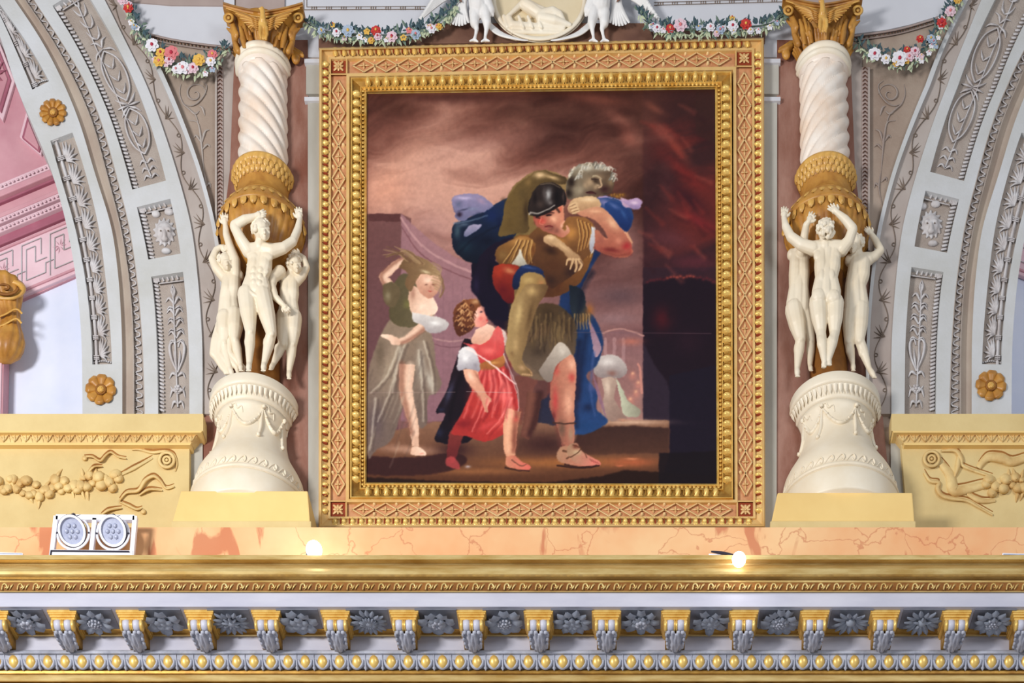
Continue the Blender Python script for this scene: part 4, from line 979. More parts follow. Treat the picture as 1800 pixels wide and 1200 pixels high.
# ---------------- medallion and the two white birds ----------------
t = empty('medallion', 'cream oval medallion with a reclining figure in relief, above the frame', 'medallion', P(948, 72, 10))
def ell(cx, cy, rx, ry, n=56): return [(cx+rx*math.cos(2*PI*i/n), cy-ry*math.sin(2*PI*i/n)) for i in range(n)][::-1]
add('disc', *extr(ell(948, 0, 78, 66), 20, 2), M['block'] if False else mat('beige_ground', (228, 212, 180), (214, 196, 160), scale=3), t)
b = Buf(); torus(b, 948, 0, 20, 80, 4.5, 64, 68, 8); b.obj('rim', 'ivory', t, True)
b = Buf(); torus(b, 948, 0, 16, 85, 2.2, 64, 73, 6); b.obj('outer_rim', 'ivory', t, True)
c = Clay()
c.l([(922, 8, 26), (935, 16, 26), (950, 26, 26)], [9, 10, 9]); c.e(920, -6, 28, 6, 7, 6); c.l([(922, 2, 26), (905, 18, 26), (894, 28, 26)], [5, 4, 3]); c.l([(930, 6, 28), (948, 14, 30), (962, 18, 28)], [5, 4, 3])
c.l([(950, 28, 26), (972, 20, 30), (984, 26, 28), (994, 42, 24)], [9, 7, 6, 3.5]); c.l([(950, 32, 26), (975, 36, 28), (1002, 44, 24)], [9, 7, 3.5]); c.l([(894, 30, 24), (900, 44, 24), (990, 50, 22)], [5, 6, 4])
c.l([(886, 30, 22), (892, 48, 22)], [4, 5]); c.l([(900, 56, 22), (985, 58, 20)], [3.5, 3])
for x in (912, 928, 944): c.l([(x, 30, 28), (x+8, 48, 27)], [3, 2.4])
c.obj('reclining_relief', 'ivory', t, 1.1, 3)
def bird(flip):
    fx = (lambda x: 1896-x) if flip else (lambda x: x)
    side = 'right' if flip else 'left'
    t = empty('bird', 'white long-winged bird standing on the frame, %s of the medallion' % side, 'bird', P(fx(845), 72, 25))
    c = Clay(); X = lambda x, y, p: (fx(x), y, p)
    c.l([X(842, -40, 34), X(840, -14, 36), X(840, 10, 36), X(838, 24, 34)], [14, 18, 16, 10]); c.l([X(852, 0, 38), X(862, 18, 36), X(866, 26, 34)], [12, 8, 3])
    c.l([X(834, 22, 34), X(834, 40, 34), X(838, 50, 32), X(836, 62, 30), X(834, 70, 30)], [10, 8, 4, 2.6, 3.4]); c.l([X(834, 70, 30), X(826, 72, 32)], [2.6, 1.6]); c.l([X(834, 70, 30), X(840, 73, 32)], [2.6, 1.6])
    c.l([X(852, 20, 36), X(856, 40, 36), X(855, 52, 34), X(853, 64, 32), X(853, 70, 32)], [10, 7.5, 4, 2.6, 3.4]); c.l([X(853, 70, 32), X(846, 73, 34)], [2.6, 1.6]); c.l([X(853, 70, 32), X(860, 72, 34)], [2.6, 1.6])
    c.obj('body', 'feather', t, 1.2, 3)
    # tail feathers sweeping under the medallion
    for i in range(5):
        b = Buf(); stroke(b, [X(852, 30+i*3, 0)[:2], X(868+i*2, 48+i*3, 0)[:2], X(890+i*6, 64+i*1.4, 0)[:2], X(908+i*5, 71, 0)[:2]], 3, 22+i, 3.5, taper=(.5, 1, .4)); b.obj('tail_feather', 'feather', t, True)
    # wing: long feathers fanning to the side and down
    for i in range(9):
        u = i/8; b = Buf(); ex, ey = 736+u*42, 38-u*4 if u < .5 else 36-u*30
        ex, ey = 734+u*30, 38-u*44
        stroke(b, [X(806, -16-u*14, 0)[:2], X(775, 2-u*22, 0)[:2], (fx(ex), ey)], 5.6, 24+i*.8, 4, taper=(.8, 1, .4)); b.obj('wing_feather', 'feather', t, True)
    for i in range(7):
        u = i/6; b = Buf(); stroke(b, [X(812+u*8, -20, 0)[:2], X(806+u*10, 10, 0)[:2], (fx(790+u*34), 40+6*math.sin(u*PI))], 5, 28-i*.3, 4, taper=(.8, 1, .4)); b.obj('wing_feather', 'feather', t, True)
    b = Buf(); stroke(b, [X(796, -14, 0)[:2], X(806, -4, 0)[:2], X(812, 4, 0)[:2]], 4, 34, 4); b.obj('brown_tie', 'brownband', t, True)
bird(False); bird(True)
# ---------------- gold border and picture frame ----------------
QO = [(561, 84), (1343, 66), (1345, 926), (560, 927)]; QI = [(645, 163), (1257, 155), (1260, 850), (644, 848)]
def QC(s): return [(QO[i][0]*(1-s)+QI[i][0]*s, QO[i][1]*(1-s)+QI[i][1]*s) for i in range(4)]
def rings(name, m, parent, prof, pb=0, smooth=False):
    """mitred moulding, one piece per side; prof = [(s, depth)] from outside to inside"""
    for side in range(4):
        V = []; 
        for e in (0, 1):
            row = []
            for s, p in prof: x, y = QC(s)[(side+e) % 4]; row.append(P(x, y, p))
            row = [Vector((row[0].x, -pb*K, row[0].z))]+row+[Vector((row[-1].x, -pb*K, row[-1].z))]
            V += row
        n = len(prof)+2; Fc = [(j, j+1, j+n+1, j+n) for j in range(n-1)]+[tuple(range(n))[::-1], tuple(range(n, 2*n)), (0, n, 2*n-1, n-1)]
        add(name, V, Fc, m, parent, smooth)
def side_pt(side, u, s):
    q = QC(s); a = q[side]; b_ = q[(side+1) % 4]; return (a[0]+(b_[0]-a[0])*u, a[1]+(b_[1]-a[1])*u)
border = empty('gold_border', 'wide gold border with a lattice of lozenges around the framed painting', 'border', P(952, 927, 12))
rings('outer_molding', 'goldflat', border, [(0, 20), (.02, 26), (.05, 27), (.07, 22), (.18, 16), (.2, 16)])
rings('flat_band', 'goldflat', border, [(.2, 19), (.245, 19)])
rings('lattice_ground', 'rust', border, [(.245, 13), (.57, 13)])
rings('flat_band', 'goldflat', border, [(.57, 19), (.635, 19)])
LM = {}
def unit_mesh(name, m, rows):
    """small carved leaf in px units: rows = (z, halfwidth, height)"""
    V = []; Fc = []
    for z, w_, h in rows: V += [(-w_*K, 0, z*K), (-w_*.5*K, -h*.85*K, z*K), (0, -h*K, z*K), (w_*.5*K, -h*.85*K, z*K), (w_*K, 0, z*K)]
    for i in range(len(rows)-1):
        for j in range(4): a = i*5+j; Fc.append((a, a+1, a+6, a+5))
    return meshdata(name, V, Fc, m)
LEAF1 = unit_mesh('border_leaf', 'gold', [(-8, 5, 1.5), (-6.5, 6.6, 3.4), (-3, 5.4, 4.4), (-1.5, 3.4, 3), (0, 5, 5), (3.4, 4.6, 4.6), (7.5, 1.2, 2)])
DART1 = unit_mesh('border_dart', 'rustdark', [(-8, 1.9, 4), (-2, 1.7, 5.4), (3, .6, 4)])
BOSS1 = unit_mesh('lattice_boss', 'lozenge', [(-3.4, .6, 1), (-2, 3, 4), (1, 3.4, 5), (3.4, .8, 1)])
INNER = unit_mesh('frame_leaf', 'gold', [(-8, 5.6, 2), (-6, 6.4, 5.5), (-3, 4.2, 7.5), (0, 5.6, 8.4), (4, 5.4, 8), (7, 3, 6), (8.4, 1, 3)])
GAP2 = unit_mesh('frame_dart', 'bronze', [(-6, 1.4, 5), (0, 1.6, 6), (6, .6, 4)])
ANG = [0, -PI/2, PI, PI/2]
def along(side, count, s, p, mesh, name, parent, off=0.0, u0=0.0, u1=1.0):
    base = org(parent)
    for i in range(count):
        u = u0+(u1-u0)*(i+.5+off)/count; x, y = side_pt(side, u, s); a = [PI, -PI/2, 0, PI/2][side]
        inst(mesh, name, P(x, y, p)-base, parent, (0, a, 0))
for side, n in ((0, 48), (1, 52), (2, 48), (3, 52)):
    along(side, n, .115, 20, LEAF1, 'leaf', border, 0, .015, .985); along(side, n-1, .15, 18, DART1, 'dart', border, 0, .025, .975)
# lozenges
def lozenge(cx, cy, ux, a, b_):
    """raised lozenge rim with a small flower; ux = unit vector along the side"""
    vx = np.array(ux); vy = np.array([-ux[1], ux[0]]); c = np.array([cx, cy])
    pts = [c+vx*a, c+vy*b_, c-vx*a, c-vy*b_]; q = Buf()
    for i in range(4): stroke(q, [tuple(pts[i]), tuple(pts[(i+1) % 4])], 1.9, 13, 4.5, taper=(1, 1, 1), sec=4)
    lz = q.obj('lozenge', 'lozenge', border)
    q = Buf()
    for k_ in range(4):
        d = (vx, vy, -vx, -vy)[k_]; ln = (a, b_)[k_ % 2]*.56; stroke(q, [tuple(c), tuple(c+d*ln)], 2.4, 13, 4, sec=4, taper=(.3, 1, .2))
    ball(q, cx, cy, 15, 1.8, 3, 6, 4); q.obj('flower', 'lozenge', lz)
for side in range(4):
    n = 17 if side in (0, 2) else 19
    c0 = np.array(side_pt(side, 0, .405)); c1 = np.array(side_pt(side, 1, .405)); L_ = np.hypot(*(c1-c0)); ux = (c1-c0)/L_; st = 25; ln = (L_-2*st)/n; nrm = np.array([-ux[1], ux[0]])
    for i in range(n):
        c = c0+ux*(st+ln*(i+.5)); lozenge(c[0], c[1], tuple(ux), ln/2, 11.5)
        for sg in (-1, 1):
            if i < n-1:
                e = c0+ux*(st+ln*(i+1))+nrm*sg*9; inst(BOSS1, 'boss', P(e[0], e[1], 13)-org(border), border, (0, ANG[side]+(0 if sg > 0 else PI), 0))
    # corner square with flower
    x, y = c0; 
    cs = extr([(x-13, y-12), (x-13, y+12), (x+13, y+12), (x+13, y-12)], 15, 0); cb = add('corner_square', cs[0], cs[1], 'rustdark', border)
    q = Buf()
    for k_ in range(8): a = k_*PI/4; rr = 8.5 if k_ % 2 == 0 else 11.5; stroke(q, [(x+1.5*math.cos(a), y+1.5*math.sin(a)), (x+rr*math.cos(a), y+rr*math.sin(a))], 3, 15, 4, sec=4, taper=(.4, 1, .5))
    ball(q, x, y, 17, 2.2, 3, 8, 4); q.obj('corner_flower', 'lozenge', cb)
    q = Buf(); w_ = 14.5
    for a, b_ in (((x-w_, y-w_), (x+w_, y-w_)), ((x+w_, y-w_), (x+w_, y+w_)), ((x+w_, y+w_), (x-w_, y+w_)), ((x-w_, y+w_), (x-w_, y-w_))): stroke(q, [a, b_], 1.8, 14, 5, taper=(1, 1, 1), sec=4)
    q.obj('square_rim', 'goldflat', cb)
rings('shadow_gap', 'black', border, [(.635, 6), (.665, 6)])
frame = empty('picture_frame', 'bright gilt inner frame with leaf and bead rows around the painting', 'picture frame', P(952, 860, 12))
rings('outer_fillet', 'gold', frame, [(.66, 22), (.675, 25), (.69, 24)], pb=6)
rings('leaf_bed', 'bronze', frame, [(.69, 21), (.86, 15)], pb=6)
rings('middle_fillet', 'gold', frame, [(.86, 17), (.872, 18), (.885, 17)], pb=6)
rings('bead_bed', 'bronze', frame, [(.885, 13), (.95, 12)], pb=6)
rings('sight_edge', 'gold', frame, [(.95, 14), (.97, 15), (1.0, 11)], pb=6)
for side, n in ((0, 38), (1, 43), (2, 38), (3, 43)):
    along(side, n, .775, 17, INNER, 'leaf', frame, 0, .02, .98); along(side, n-1, .77, 16, GAP2, 'dart', frame, 0, .03, .97)
q = Buf()
for side, n in ((0, 88), (1, 100), (2, 88), (3, 100)):
    for i in range(n): x, y = side_pt(side, (i+.5)/n, .918); ball(q, x, y, 13, 2.9, 3.6, 7, 4)
o = q.obj('bead_row', 'gold', frame, True); o['kind'] = 'stuff'

# ---------------- the painting: colours laid on a fine canvas mesh ----------------
STP = 1.15
GX = np.arange(640, 1264, STP); GY = np.arange(151, 854, STP); NX, NY = len(GX), len(GY)
XX, YY = np.meshgrid(GX, GY); IMG = np.zeros((NY, NX, 3))
rg = np.random.RandomState(5)
def vnoise(fx, fy, X=None, Y=None):
    X = XX if X is None else X; Y = YY if Y is None else Y
    g = rg.rand(64, 64); u = (X-600)/fx; v_ = (Y-100)/fy; i = np.floor(u).astype(int); j = np.floor(v_).astype(int); a = u-i; b = v_-j; a = a*a*(3-2*a); b = b*b*(3-2*b)
    i %= 64; j %= 64; i1 = (i+1) % 64; j1 = (j+1) % 64
    return (g[j, i]*(1-a)+g[j, i1]*a)*(1-b)+(g[j1, i]*(1-a)+g[j1, i1]*a)*b
def fbm(fx, fy, n=4, X=None, Y=None):
    t = 0; a = 1; s = 0
    for k in range(n): t = t+a*vnoise(fx/2**k, fy/2**k, X, Y); s += a; a *= .55
    return t/s
def C(c): return np.array(c, float)
def win(x0, x1, y0, y1):
    i0 = max(0, int((x0-640)/STP)); i1 = min(NX, int((x1-640)/STP)+2); j0 = max(0, int((y0-151)/STP)); j1 = min(NY, int((y1-151)/STP)+2)
    return slice(j0, max(j0+1, j1)), slice(i0, max(i0+1, i1))
def blend(sl, m, c): IMG[sl] = IMG[sl]*(1-m[..., None])+np.asarray(c)*m[..., None]
def gb(x, y, rx, ry, c, a=.6, rot=0):
    R_ = max(rx, ry)*2.2; sl = win(x-R_, x+R_, y-R_, y+R_); dx = XX[sl]-x; dy = YY[sl]-y; t = math.radians(rot); u = (dx*math.cos(t)+dy*math.sin(t))/rx; v_ = (-dx*math.sin(t)+dy*math.cos(t))/ry
    blend(sl, a*np.exp(-1.6*(u*u+v_*v_)), C(c))
def inside(pts, sl):
    X = XX[sl]; Y = YY[sl]; ins = np.zeros(X.shape, bool); n = len(pts)
    for i in range(n):
        x1, y1 = pts[i]; x2, y2 = pts[(i+1) % n]
        if y1 == y2: continue
        c = ((y1 > Y) != (y2 > Y)) & (X < (x2-x1)*(Y-y1)/(y2-y1)+x1); ins ^= c
    return ins
def soften(m, k):
    for _ in range(k):
        p = np.pad(m, 1, 'edge'); m = (p[:-2, 1:-1]+p[2:, 1:-1]+p[1:-1, :-2]+p[1:-1, 2:]+2*m)/6
    return m
def shp(pts, c, c2=None, d=None, soft=1, a=1.0, sm=True, marks=(), grain=0.0):
    """painted shape: smooth outline, colour ramp c->c2 along direction d, then soft dabs kept inside"""
    q = [tuple(v_) for v_ in cat(list(pts)+[pts[0]], 5)] if sm else pts
    xs = [v_[0] for v_ in q]; ys = [v_[1] for v_ in q]; sl = win(min(xs)-4, max(xs)+4, min(ys)-4, max(ys)+4)
    m = soften(inside(q, sl).astype(float), soft)*a; col = np.zeros(m.shape+(3,))+C(c)
    if c2 is not None:
        d = d or (1, 0); X = (XX[sl]*d[0]+YY[sl]*d[1]); pr = [x*d[0]+y*d[1] for x, y in q]; t = np.clip((X-min(pr))/(max(pr)-min(pr)+1e-6), 0, 1)[..., None]; col = C(c)*(1-t)+C(c2)*t
    for (x, y, rx, ry, cc, aa, *r) in marks:
        rot = math.radians(r[0]) if r else 0; dx = XX[sl]-x; dy = YY[sl]-y; u = (dx*math.cos(rot)+dy*math.sin(rot))/rx; v_ = (-dx*math.sin(rot)+dy*math.cos(rot))/ry
        g = (aa*np.exp(-1.6*(u*u+v_*v_)))[..., None]; col = col*(1-g)+C(cc)*g
    blend(sl, m, col)
def ln(pts, w0, w1, c, a=1.0, soft=.8):
    q = cat(pts, 6) if len(pts) > 2 else [np.array(p, float) for p in pts]; xs = [v_[0] for v_ in q]; ys = [v_[1] for v_ in q]; W_ = max(w0, w1)+3; sl = win(min(xs)-W_, max(xs)+W_, min(ys)-W_, max(ys)+W_)
    X = XX[sl]; Y = YY[sl]; best = np.full(X.shape, 1e9)
    for i in range(len(q)-1):
        ax, ay = q[i][:2]; bx_, by = q[i+1][:2]; dx, dy = bx_-ax, by-ay; L2 = dx*dx+dy*dy+1e-9; t = np.clip(((X-ax)*dx+(Y-ay)*dy)/L2, 0, 1)
        ww = w0+(w1-w0)*((i+t)/(len(q)-1)); best = np.minimum(best, np.hypot(X-ax-t*dx, Y-ay-t*dy)-ww)
    blend(sl, a*np.clip(.5-best/soft/2, 0, 1), C(c))
def limbp(pts, ws, c, hi, sh, side=1, soft=1):
    """painted limb with a light and a dark side"""
    q = cat([(*p, w_) for p, w_ in zip(pts, ws)], 5); Lf = []; Rt = []
    for i, v_ in enumerate(q):
        a = q[max(i-1, 0)]; b = q[min(i+1, len(q)-1)]; t = b[:2]-a[:2]; t /= (np.hypot(*t)+1e-9); n = np.array([-t[1], t[0]]); Lf.append(tuple(v_[:2]+n*v_[2])); Rt.append(tuple(v_[:2]-n*v_[2]))
    shp(Lf+Rt[::-1], c, soft=soft, sm=False); e = [(v_[0], v_[1]) for v_ in q]
    off = lambda s, k: [(x+(p_[0]-x)*k, y+(p_[1]-y)*k) for (x, y), p_ in zip(e, s)]
    wm = max(ws)
    for k_, aa in ((.55, .5), (.8, .5)): ln(off(Rt if side > 0 else Lf, k_)[::4], wm*.28, wm*.2, sh, aa, wm*.35)
    ln(off(Lf if side > 0 else Rt, .4)[::4], wm*.26, wm*.18, hi, .6, wm*.4)
# --- sky of smoke
wx = (fbm(160, 120, 3)-.5)*150; wy = (fbm(150, 110, 3)-.5)*120
n1_ = fbm(190, 46, 5, XX+wx+(YY-150)*.5, YY+wy+(XX-640)*.28); n2_ = fbm(60, 22, 4, XX+wx, YY+wy+(XX-640)*.3)
rr = np.hypot((XX-800)/230, (YY-330)/150)
lig = np.clip(1.25-rr*.85, 0, 1)*.75+(n1_-.5)*.75+(n2_-.5)*.22
dk, md, lt = C((74, 36, 30)), C((136, 84, 70)), C((206, 156, 136))
t = np.clip(lig*1.2, 0, 1)[..., None]
IMG[:] = np.where(t < .5, dk+(md-dk)*t*2, md+(lt-md)*(t-.5)*2)
fade = np.clip((YY-360)/160, 0, 1)[..., None]; IMG[:] = IMG*(1-fade*.75)+(C((158, 114, 112))+((n1_-.5)*46)[..., None])*fade*.75
gb(680, 330, 50, 40, (222, 160, 132), .75, -30); gb(720, 270, 90, 26, (204, 150, 126), .5, -35); gb(860, 250, 120, 30, (190, 142, 128), .35, -8); gb(700, 190, 60, 22, (84, 44, 34), .7); gb(800, 170, 120, 14, (80, 40, 36), .7)
gb(1050, 175, 70, 12, (150, 84, 66), .6, 8); gb(1090, 210, 46, 14, (188, 116, 96), .55, 30); gb(1110, 245, 26, 16, (206, 118, 96), .6, 40); gb(960, 200, 130, 22, (98, 60, 48), .5)
gb(760, 400, 60, 50, (176, 132, 124), .5); gb(1100, 420, 30, 60, (166, 122, 116), .6); gb(1090, 520, 50, 22, (98, 76, 82), .6); gb(1080, 560, 60, 14, (160, 130, 132), .5); gb(1110, 590, 34, 24, (128, 84, 86), .6)
# right dark pier with red smoke
shp([(1131, 150), (1131, 500), (1270, 500), (1270, 150)], (74, 40, 40), (62, 30, 40), (0, 1), 7, .85, False); shp([(1131, 470), (1131, 860), (1270, 860), (1270, 470)], (62, 36, 48), (50, 24, 38), (0, 1), 1, .92, False); gb(1140, 200, 30, 60, (104, 60, 48), .7); gb(1120, 260, 26, 60, (120, 74, 64), .5)
sl = win(1131, 1264, 150, 520); m = np.clip((n1_[sl]-.42)*4, 0, 1)*np.clip((YY[sl]-165)/60, 0, 1)*np.clip((500-YY[sl])/80, 0, 1)*.7*np.clip((XX[sl]-1120)/90, .12, 1); blend(sl, m, C((128, 46, 40)))
for a in ((1160, 230, 26, 14, (168, 84, 70), .6, 45), (1200, 300, 60, 16, (150, 44, 40), .7, 40), (1190, 260, 40, 10, (176, 80, 62), .6, 50), (1150, 190, 26, 8, (150, 84, 66), .6, 30), (1210, 350, 50, 18, (66, 24, 36), .8, 40), (1230, 390, 50, 12, (140, 40, 46), .7, 30), (1180, 420, 50, 20, (118, 66, 74), .5, 10), (1220, 460, 50, 16, (120, 50, 62), .6), (1240, 230, 22, 30, (60, 22, 30), .7), (1225, 185, 34, 10, (70, 36, 34), .8), (1170, 330, 14, 60, (96, 50, 52), .6)): gb(*a)
shp([(1222, 150), (1222, 236), (1270, 260), (1270, 150)], (70, 40, 36), soft=3, a=.6, sm=False)
shp([(1130, 500), (1150, 493), (1190, 482), (1225, 488), (1264, 500), (1264, 740), (1130, 740)], (38, 20, 36), soft=2, sm=False)
for i in range(22): x = 1138+i*5.8; gb(x, 496-10*math.sin((x-1138)/126*PI)+rg.uniform(-2, 2), 4, 3.4, (190, 84, 66) if 5 < i < 15 else (110, 40, 48), .7)
gb(1165, 560, 22, 26, (104, 26, 36), .7); gb(1180, 550, 10, 20, (40, 20, 34), .7); gb(1210, 600, 30, 26, (56, 28, 44), .6)
shp([(1131, 600), (1131, 745), (1176, 745), (1176, 680), (1150, 640)], (62, 48, 64), soft=4, a=.8); shp([(1176, 660), (1264, 640), (1264, 860), (1160, 860), (1158, 800), (1176, 790)], (34, 24, 44), soft=2, a=.95, sm=False)
# buildings at the left
shp([(640, 376), (705, 376), (722, 384), (722, 470), (700, 500), (700, 800), (640, 800)], (122, 80, 78), (112, 76, 82), (0, 1), 1, .9, False)
shp([(648, 376), (704, 376), (704, 390), (648, 388)], (104, 62, 60), sm=False); shp([(705, 376), (760, 425), (800, 452), (850, 470), (850, 740), (705, 740)], (168, 124, 128), (150, 108, 118), (0, 1), 2, .85, False)
ln([(705, 384), (740, 430), (790, 462), (850, 486)], 2, 2, (190, 146, 144), .8); ln([(705, 398), (740, 446), (790, 476), (850, 498)], 1.2, 1.2, (136, 88, 92), .8); ln([(748, 590), (790, 600), (840, 592)], 1.4, 1.4, (186, 144, 140), .7); ln([(748, 600), (790, 610), (840, 602)], 1, 1, (128, 84, 92), .7)
for i in range(6): ln([(745+i*17, 480+i*6), (745+i*17, 720)], .6, .6, (140, 100, 108), .5)
# distant colonnade and crowd
shp([(1050, 590), (1090, 578), (1131, 590), (1131, 740), (1050, 740)], (146, 104, 106), (176, 132, 120), (0, 1), 2, .8, False)
for x in (1064, 1080, 1096): ln([(x, 596), (x, 660)], 3, 3, (178, 138, 136), .7)
ln([(1050, 588), (1090, 578), (1131, 590)], 1.6, 1.6, (196, 148, 136), .7); gb(1110, 600, 24, 8, (206, 120, 94), .6)
for x, y in ((1112, 660), (1122, 676), (1118, 692), (1108, 705)): gb(x, y, 8, 10, (200, 132, 116), .8); gb(x, y-4, 3.4, 3.4, (226, 170, 136), .8)
ln([(1128, 690), (1125, 650), (1122, 640)], 2.4, 1.8, (206, 140, 124), .8)
# ground
shp([(640, 775), (700, 755), (760, 742), (900, 738), (1050, 738), (1176, 738), (1176, 800), (1160, 856), (640, 856)], (150, 108, 84), (96, 54, 34), (0, 1), 2, 1, False)
gb(1110, 742, 70, 6, (206, 168, 142), .9); shp([(1020, 752), (1100, 748), (1176, 752), (1176, 796), (1000, 800)], (64, 38, 36), (92, 58, 46), (0, 1), soft=4, a=.85, sm=False); gb(990, 812, 160, 13, (184, 116, 62), .85); gb(1110, 812, 50, 10, (196, 104, 66), .8); gb(720, 790, 70, 9, (190, 146, 122), .8, 4)
gb(1110, 806, 12, 2.4, (224, 140, 96), .8); gb(1090, 818, 10, 2, (220, 120, 84), .7); gb(840, 828, 120, 8, (170, 110, 66), .7); shp([(640, 800), (720, 804), (800, 796), (820, 812), (780, 830), (700, 836), (640, 830)], (66, 34, 36), soft=3, a=.9)
shp([(640, 838), (800, 846), (960, 848), (1060, 836), (1100, 826), (1170, 830), (1264, 836), (1264, 860), (640, 860)], (44, 22, 18), soft=3, a=.92, sm=False); shp([(1158, 796), (1264, 792), (1264, 860), (1158, 856)], (28, 16, 26), soft=2, a=.9, sm=False)
gb(960, 780, 80, 26, (62, 30, 34), .75); gb(800, 790, 40, 18, (58, 28, 34), .8)
# bent figure with bundle (far right)
shp([(1044, 640), (1056, 626), (1080, 624), (1098, 636), (1102, 654), (1090, 664), (1060, 664), (1044, 656)], (196, 184, 176), (150, 134, 130), (0, 1), 1, 1, True, [(1068, 636, 16, 8, (222, 212, 204), .8), (1076, 656, 10, 6, (150, 104, 92), .8)])
shp([(1056, 666), (1074, 662), (1084, 672), (1080, 700), (1092, 722), (1102, 738), (1066, 738), (1058, 716), (1062, 690)], (190, 164, 146), (150, 120, 108), (1, 1), 1, 1, True, [(1068, 680, 6, 16, (216, 194, 172), .8)])
shp([(1082, 662), (1094, 684), (1106, 706), (1126, 720), (1120, 732), (1096, 728), (1090, 700)], (196, 198, 170), (150, 144, 124), (1, 0), 1); gb(1094, 738, 12, 3, (206, 150, 120), .8)
# --- woman at the left
SK, SH, SS = (214, 172, 146), (242, 212, 188), (150, 98, 78)
shp([(650, 640), (668, 590), (688, 560), (712, 552), (745, 560), (762, 600), (766, 640), (776, 672), (768, 690), (752, 700), (750, 744), (736, 750), (716, 700), (690, 770), (662, 790), (646, 800), (646, 680)], (152, 130, 108), (120, 100, 92), (0, 1), 2, 1, True,
    [(690, 640, 20, 60, (176, 156, 132), .7, 20), (740, 640, 10, 40, (190, 180, 164), .7), (660, 740, 18, 40, (104, 86, 92), .7), (756, 670, 8, 26, (204, 196, 180), .7, -15), (668, 620, 10, 30, (110, 92, 74), .6)])
for pts in ([(700, 610), (680, 660), (652, 690)], [(704, 612), (688, 680), (664, 740)], [(712, 604), (700, 640), (690, 690)], [(745, 600), (758, 650), (760, 690)], [(735, 616), (742, 680), (744, 740)], [(660, 700), (655, 750), (650, 790)]): ln(pts, 2, 1, (208, 196, 176), .6, 2); ln([(x+5, y+2) for x, y in pts], 1.6, 1, (96, 78, 70), .5, 2)
limbp([(716, 640), (714, 690), (726, 740), (730, 784)], [14, 11.5, 9, 5.5], SK, SH, SS, -1); shp([(724, 786), (734, 784), (748, 794), (746, 800), (722, 798)], SK, SH, (1, 0)); gb(742, 797, 6, 2, (222, 140, 120), .7)
shp([(690, 500), (712, 480), (742, 500), (762, 530), (764, 552), (742, 572), (706, 574), (684, 556)], (100, 88, 60), (126, 112, 84), (1, 0), 1, 1, True, [(716, 534, 8, 10, (136, 132, 70), .6)])
shp([(722, 500), (748, 512), (764, 526), (768, 548), (740, 560), (722, 548), (718, 520)], SK, SH, (1, .3), 1, 1, True, [(744, 540, 14, 8, SH, .8), (726, 516, 6, 14, SS, .5)])
limbp([(694, 514), (676, 490), (678, 482), (700, 462), (716, 456)], [8, 8.5, 8, 6.5, 4], SK, SH, SS, 1)
shp([(672, 500), (690, 496), (704, 512), (692, 540), (676, 530)], (116, 98, 70), soft=2, marks=[(682, 520, 6, 10, (160, 146, 116), .7)])
limbp([(764, 560), (742, 574), (714, 596), (696, 600)], [10, 8, 6, 5], SK, SH, SS, 1); shp([(700, 594), (684, 588), (670, 588), (672, 593), (684, 598), (690, 606), (704, 606)], SH, SK, (1, 0)); 
shp([(724, 548), (740, 552), (764, 556), (784, 562), (788, 574), (772, 584), (752, 584), (742, 572), (726, 564)], (216, 208, 200), (170, 160, 158), (0, 1), 1, 1, True, [(764, 568, 12, 6, (240, 236, 230), .8)])
shp([(724, 480), (738, 474), (760, 480), (776, 490), (770, 512), (758, 524), (744, 520), (734, 506)], (224, 180, 152), (196, 140, 116), (0, 1), 1, 1, True, [(752, 492, 9, 7, (244, 214, 188), .8), (764, 500, 4, 3, (180, 110, 90), .6), (749, 500, 3, 1.6, (120, 70, 56), .7), (762, 500, 3, 1.6, (120, 70, 56), .7), (756, 512, 3.4, 1.6, (184, 66, 60), .8), (757, 505, 1.6, 4, (190, 128, 104), .6)])
shp([(700, 470), (716, 452), (740, 452), (760, 464), (774, 482), (760, 484), (740, 482), (728, 500), (722, 512), (712, 500), (716, 480)], (124, 92, 62), (168, 136, 98), (1, 0), 1, 1, True, [(748, 478, 10, 3, (218, 200, 160), .8, 15)])
for i in range(16): a = rg.uniform(0, 1); ln([(716+a*30, 458+a*6), (700+a*20, 446-6*a), (672+a*40, 440+rg.uniform(-8, 16))], 2.2, .6, (126, 92, 66) if i % 2 else (170, 138, 100), .7)
ln([(773, 484), (780, 506), (774, 522)], 3, 1.6, (142, 108, 76), .8)
# --- blue mantle behind the group
NV, NL = (22, 26, 50), (52, 76, 120)
shp([(830, 456), (848, 450), (900, 480), (930, 560), (900, 580), (864, 566), (838, 520), (830, 490)], (24, 18, 40), (40, 22, 46), (0, 1), 2)
shp([(1000, 440), (1060, 430), (1040, 470), (1020, 520), (1046, 560), (1060, 600), (1050, 640), (1030, 660), (1050, 690), (1048, 718), (1068, 742), (1020, 764), (976, 740), (990, 640), (980, 560)], (30, 52, 96), (44, 78, 130), (0, 1), 2, 1, True,
    [(1030, 600, 14, 30, (46, 84, 136), .8), (1010, 560, 14, 30, (24, 28, 48), .8), (1042, 680, 10, 10, (92, 98, 150), .7), (1034, 716, 12, 8, (30, 40, 76), .8), (1030, 748, 24, 8, (36, 74, 124), .8), (1040, 470, 16, 10, (60, 78, 116), .6)])
shp([(1034, 560), (1050, 590), (1057, 614), (1046, 628), (1040, 596)], (180, 128, 140), (206, 160, 160), (0, 1), 1, .8); shp([(1040, 650), (1058, 700), (1066, 736), (1052, 700), (1044, 672)], (150, 110, 130), soft=1, a=.8)
shp([(930, 700), (950, 664), (980, 660), (984, 740), (960, 744), (936, 736)], (40, 46, 78), (56, 52, 72), (0, 1), 2); shp([(905, 660), (970, 660), (960, 700), (930, 700), (916, 750), (905, 700)], (128, 74, 62), soft=3, a=.8)
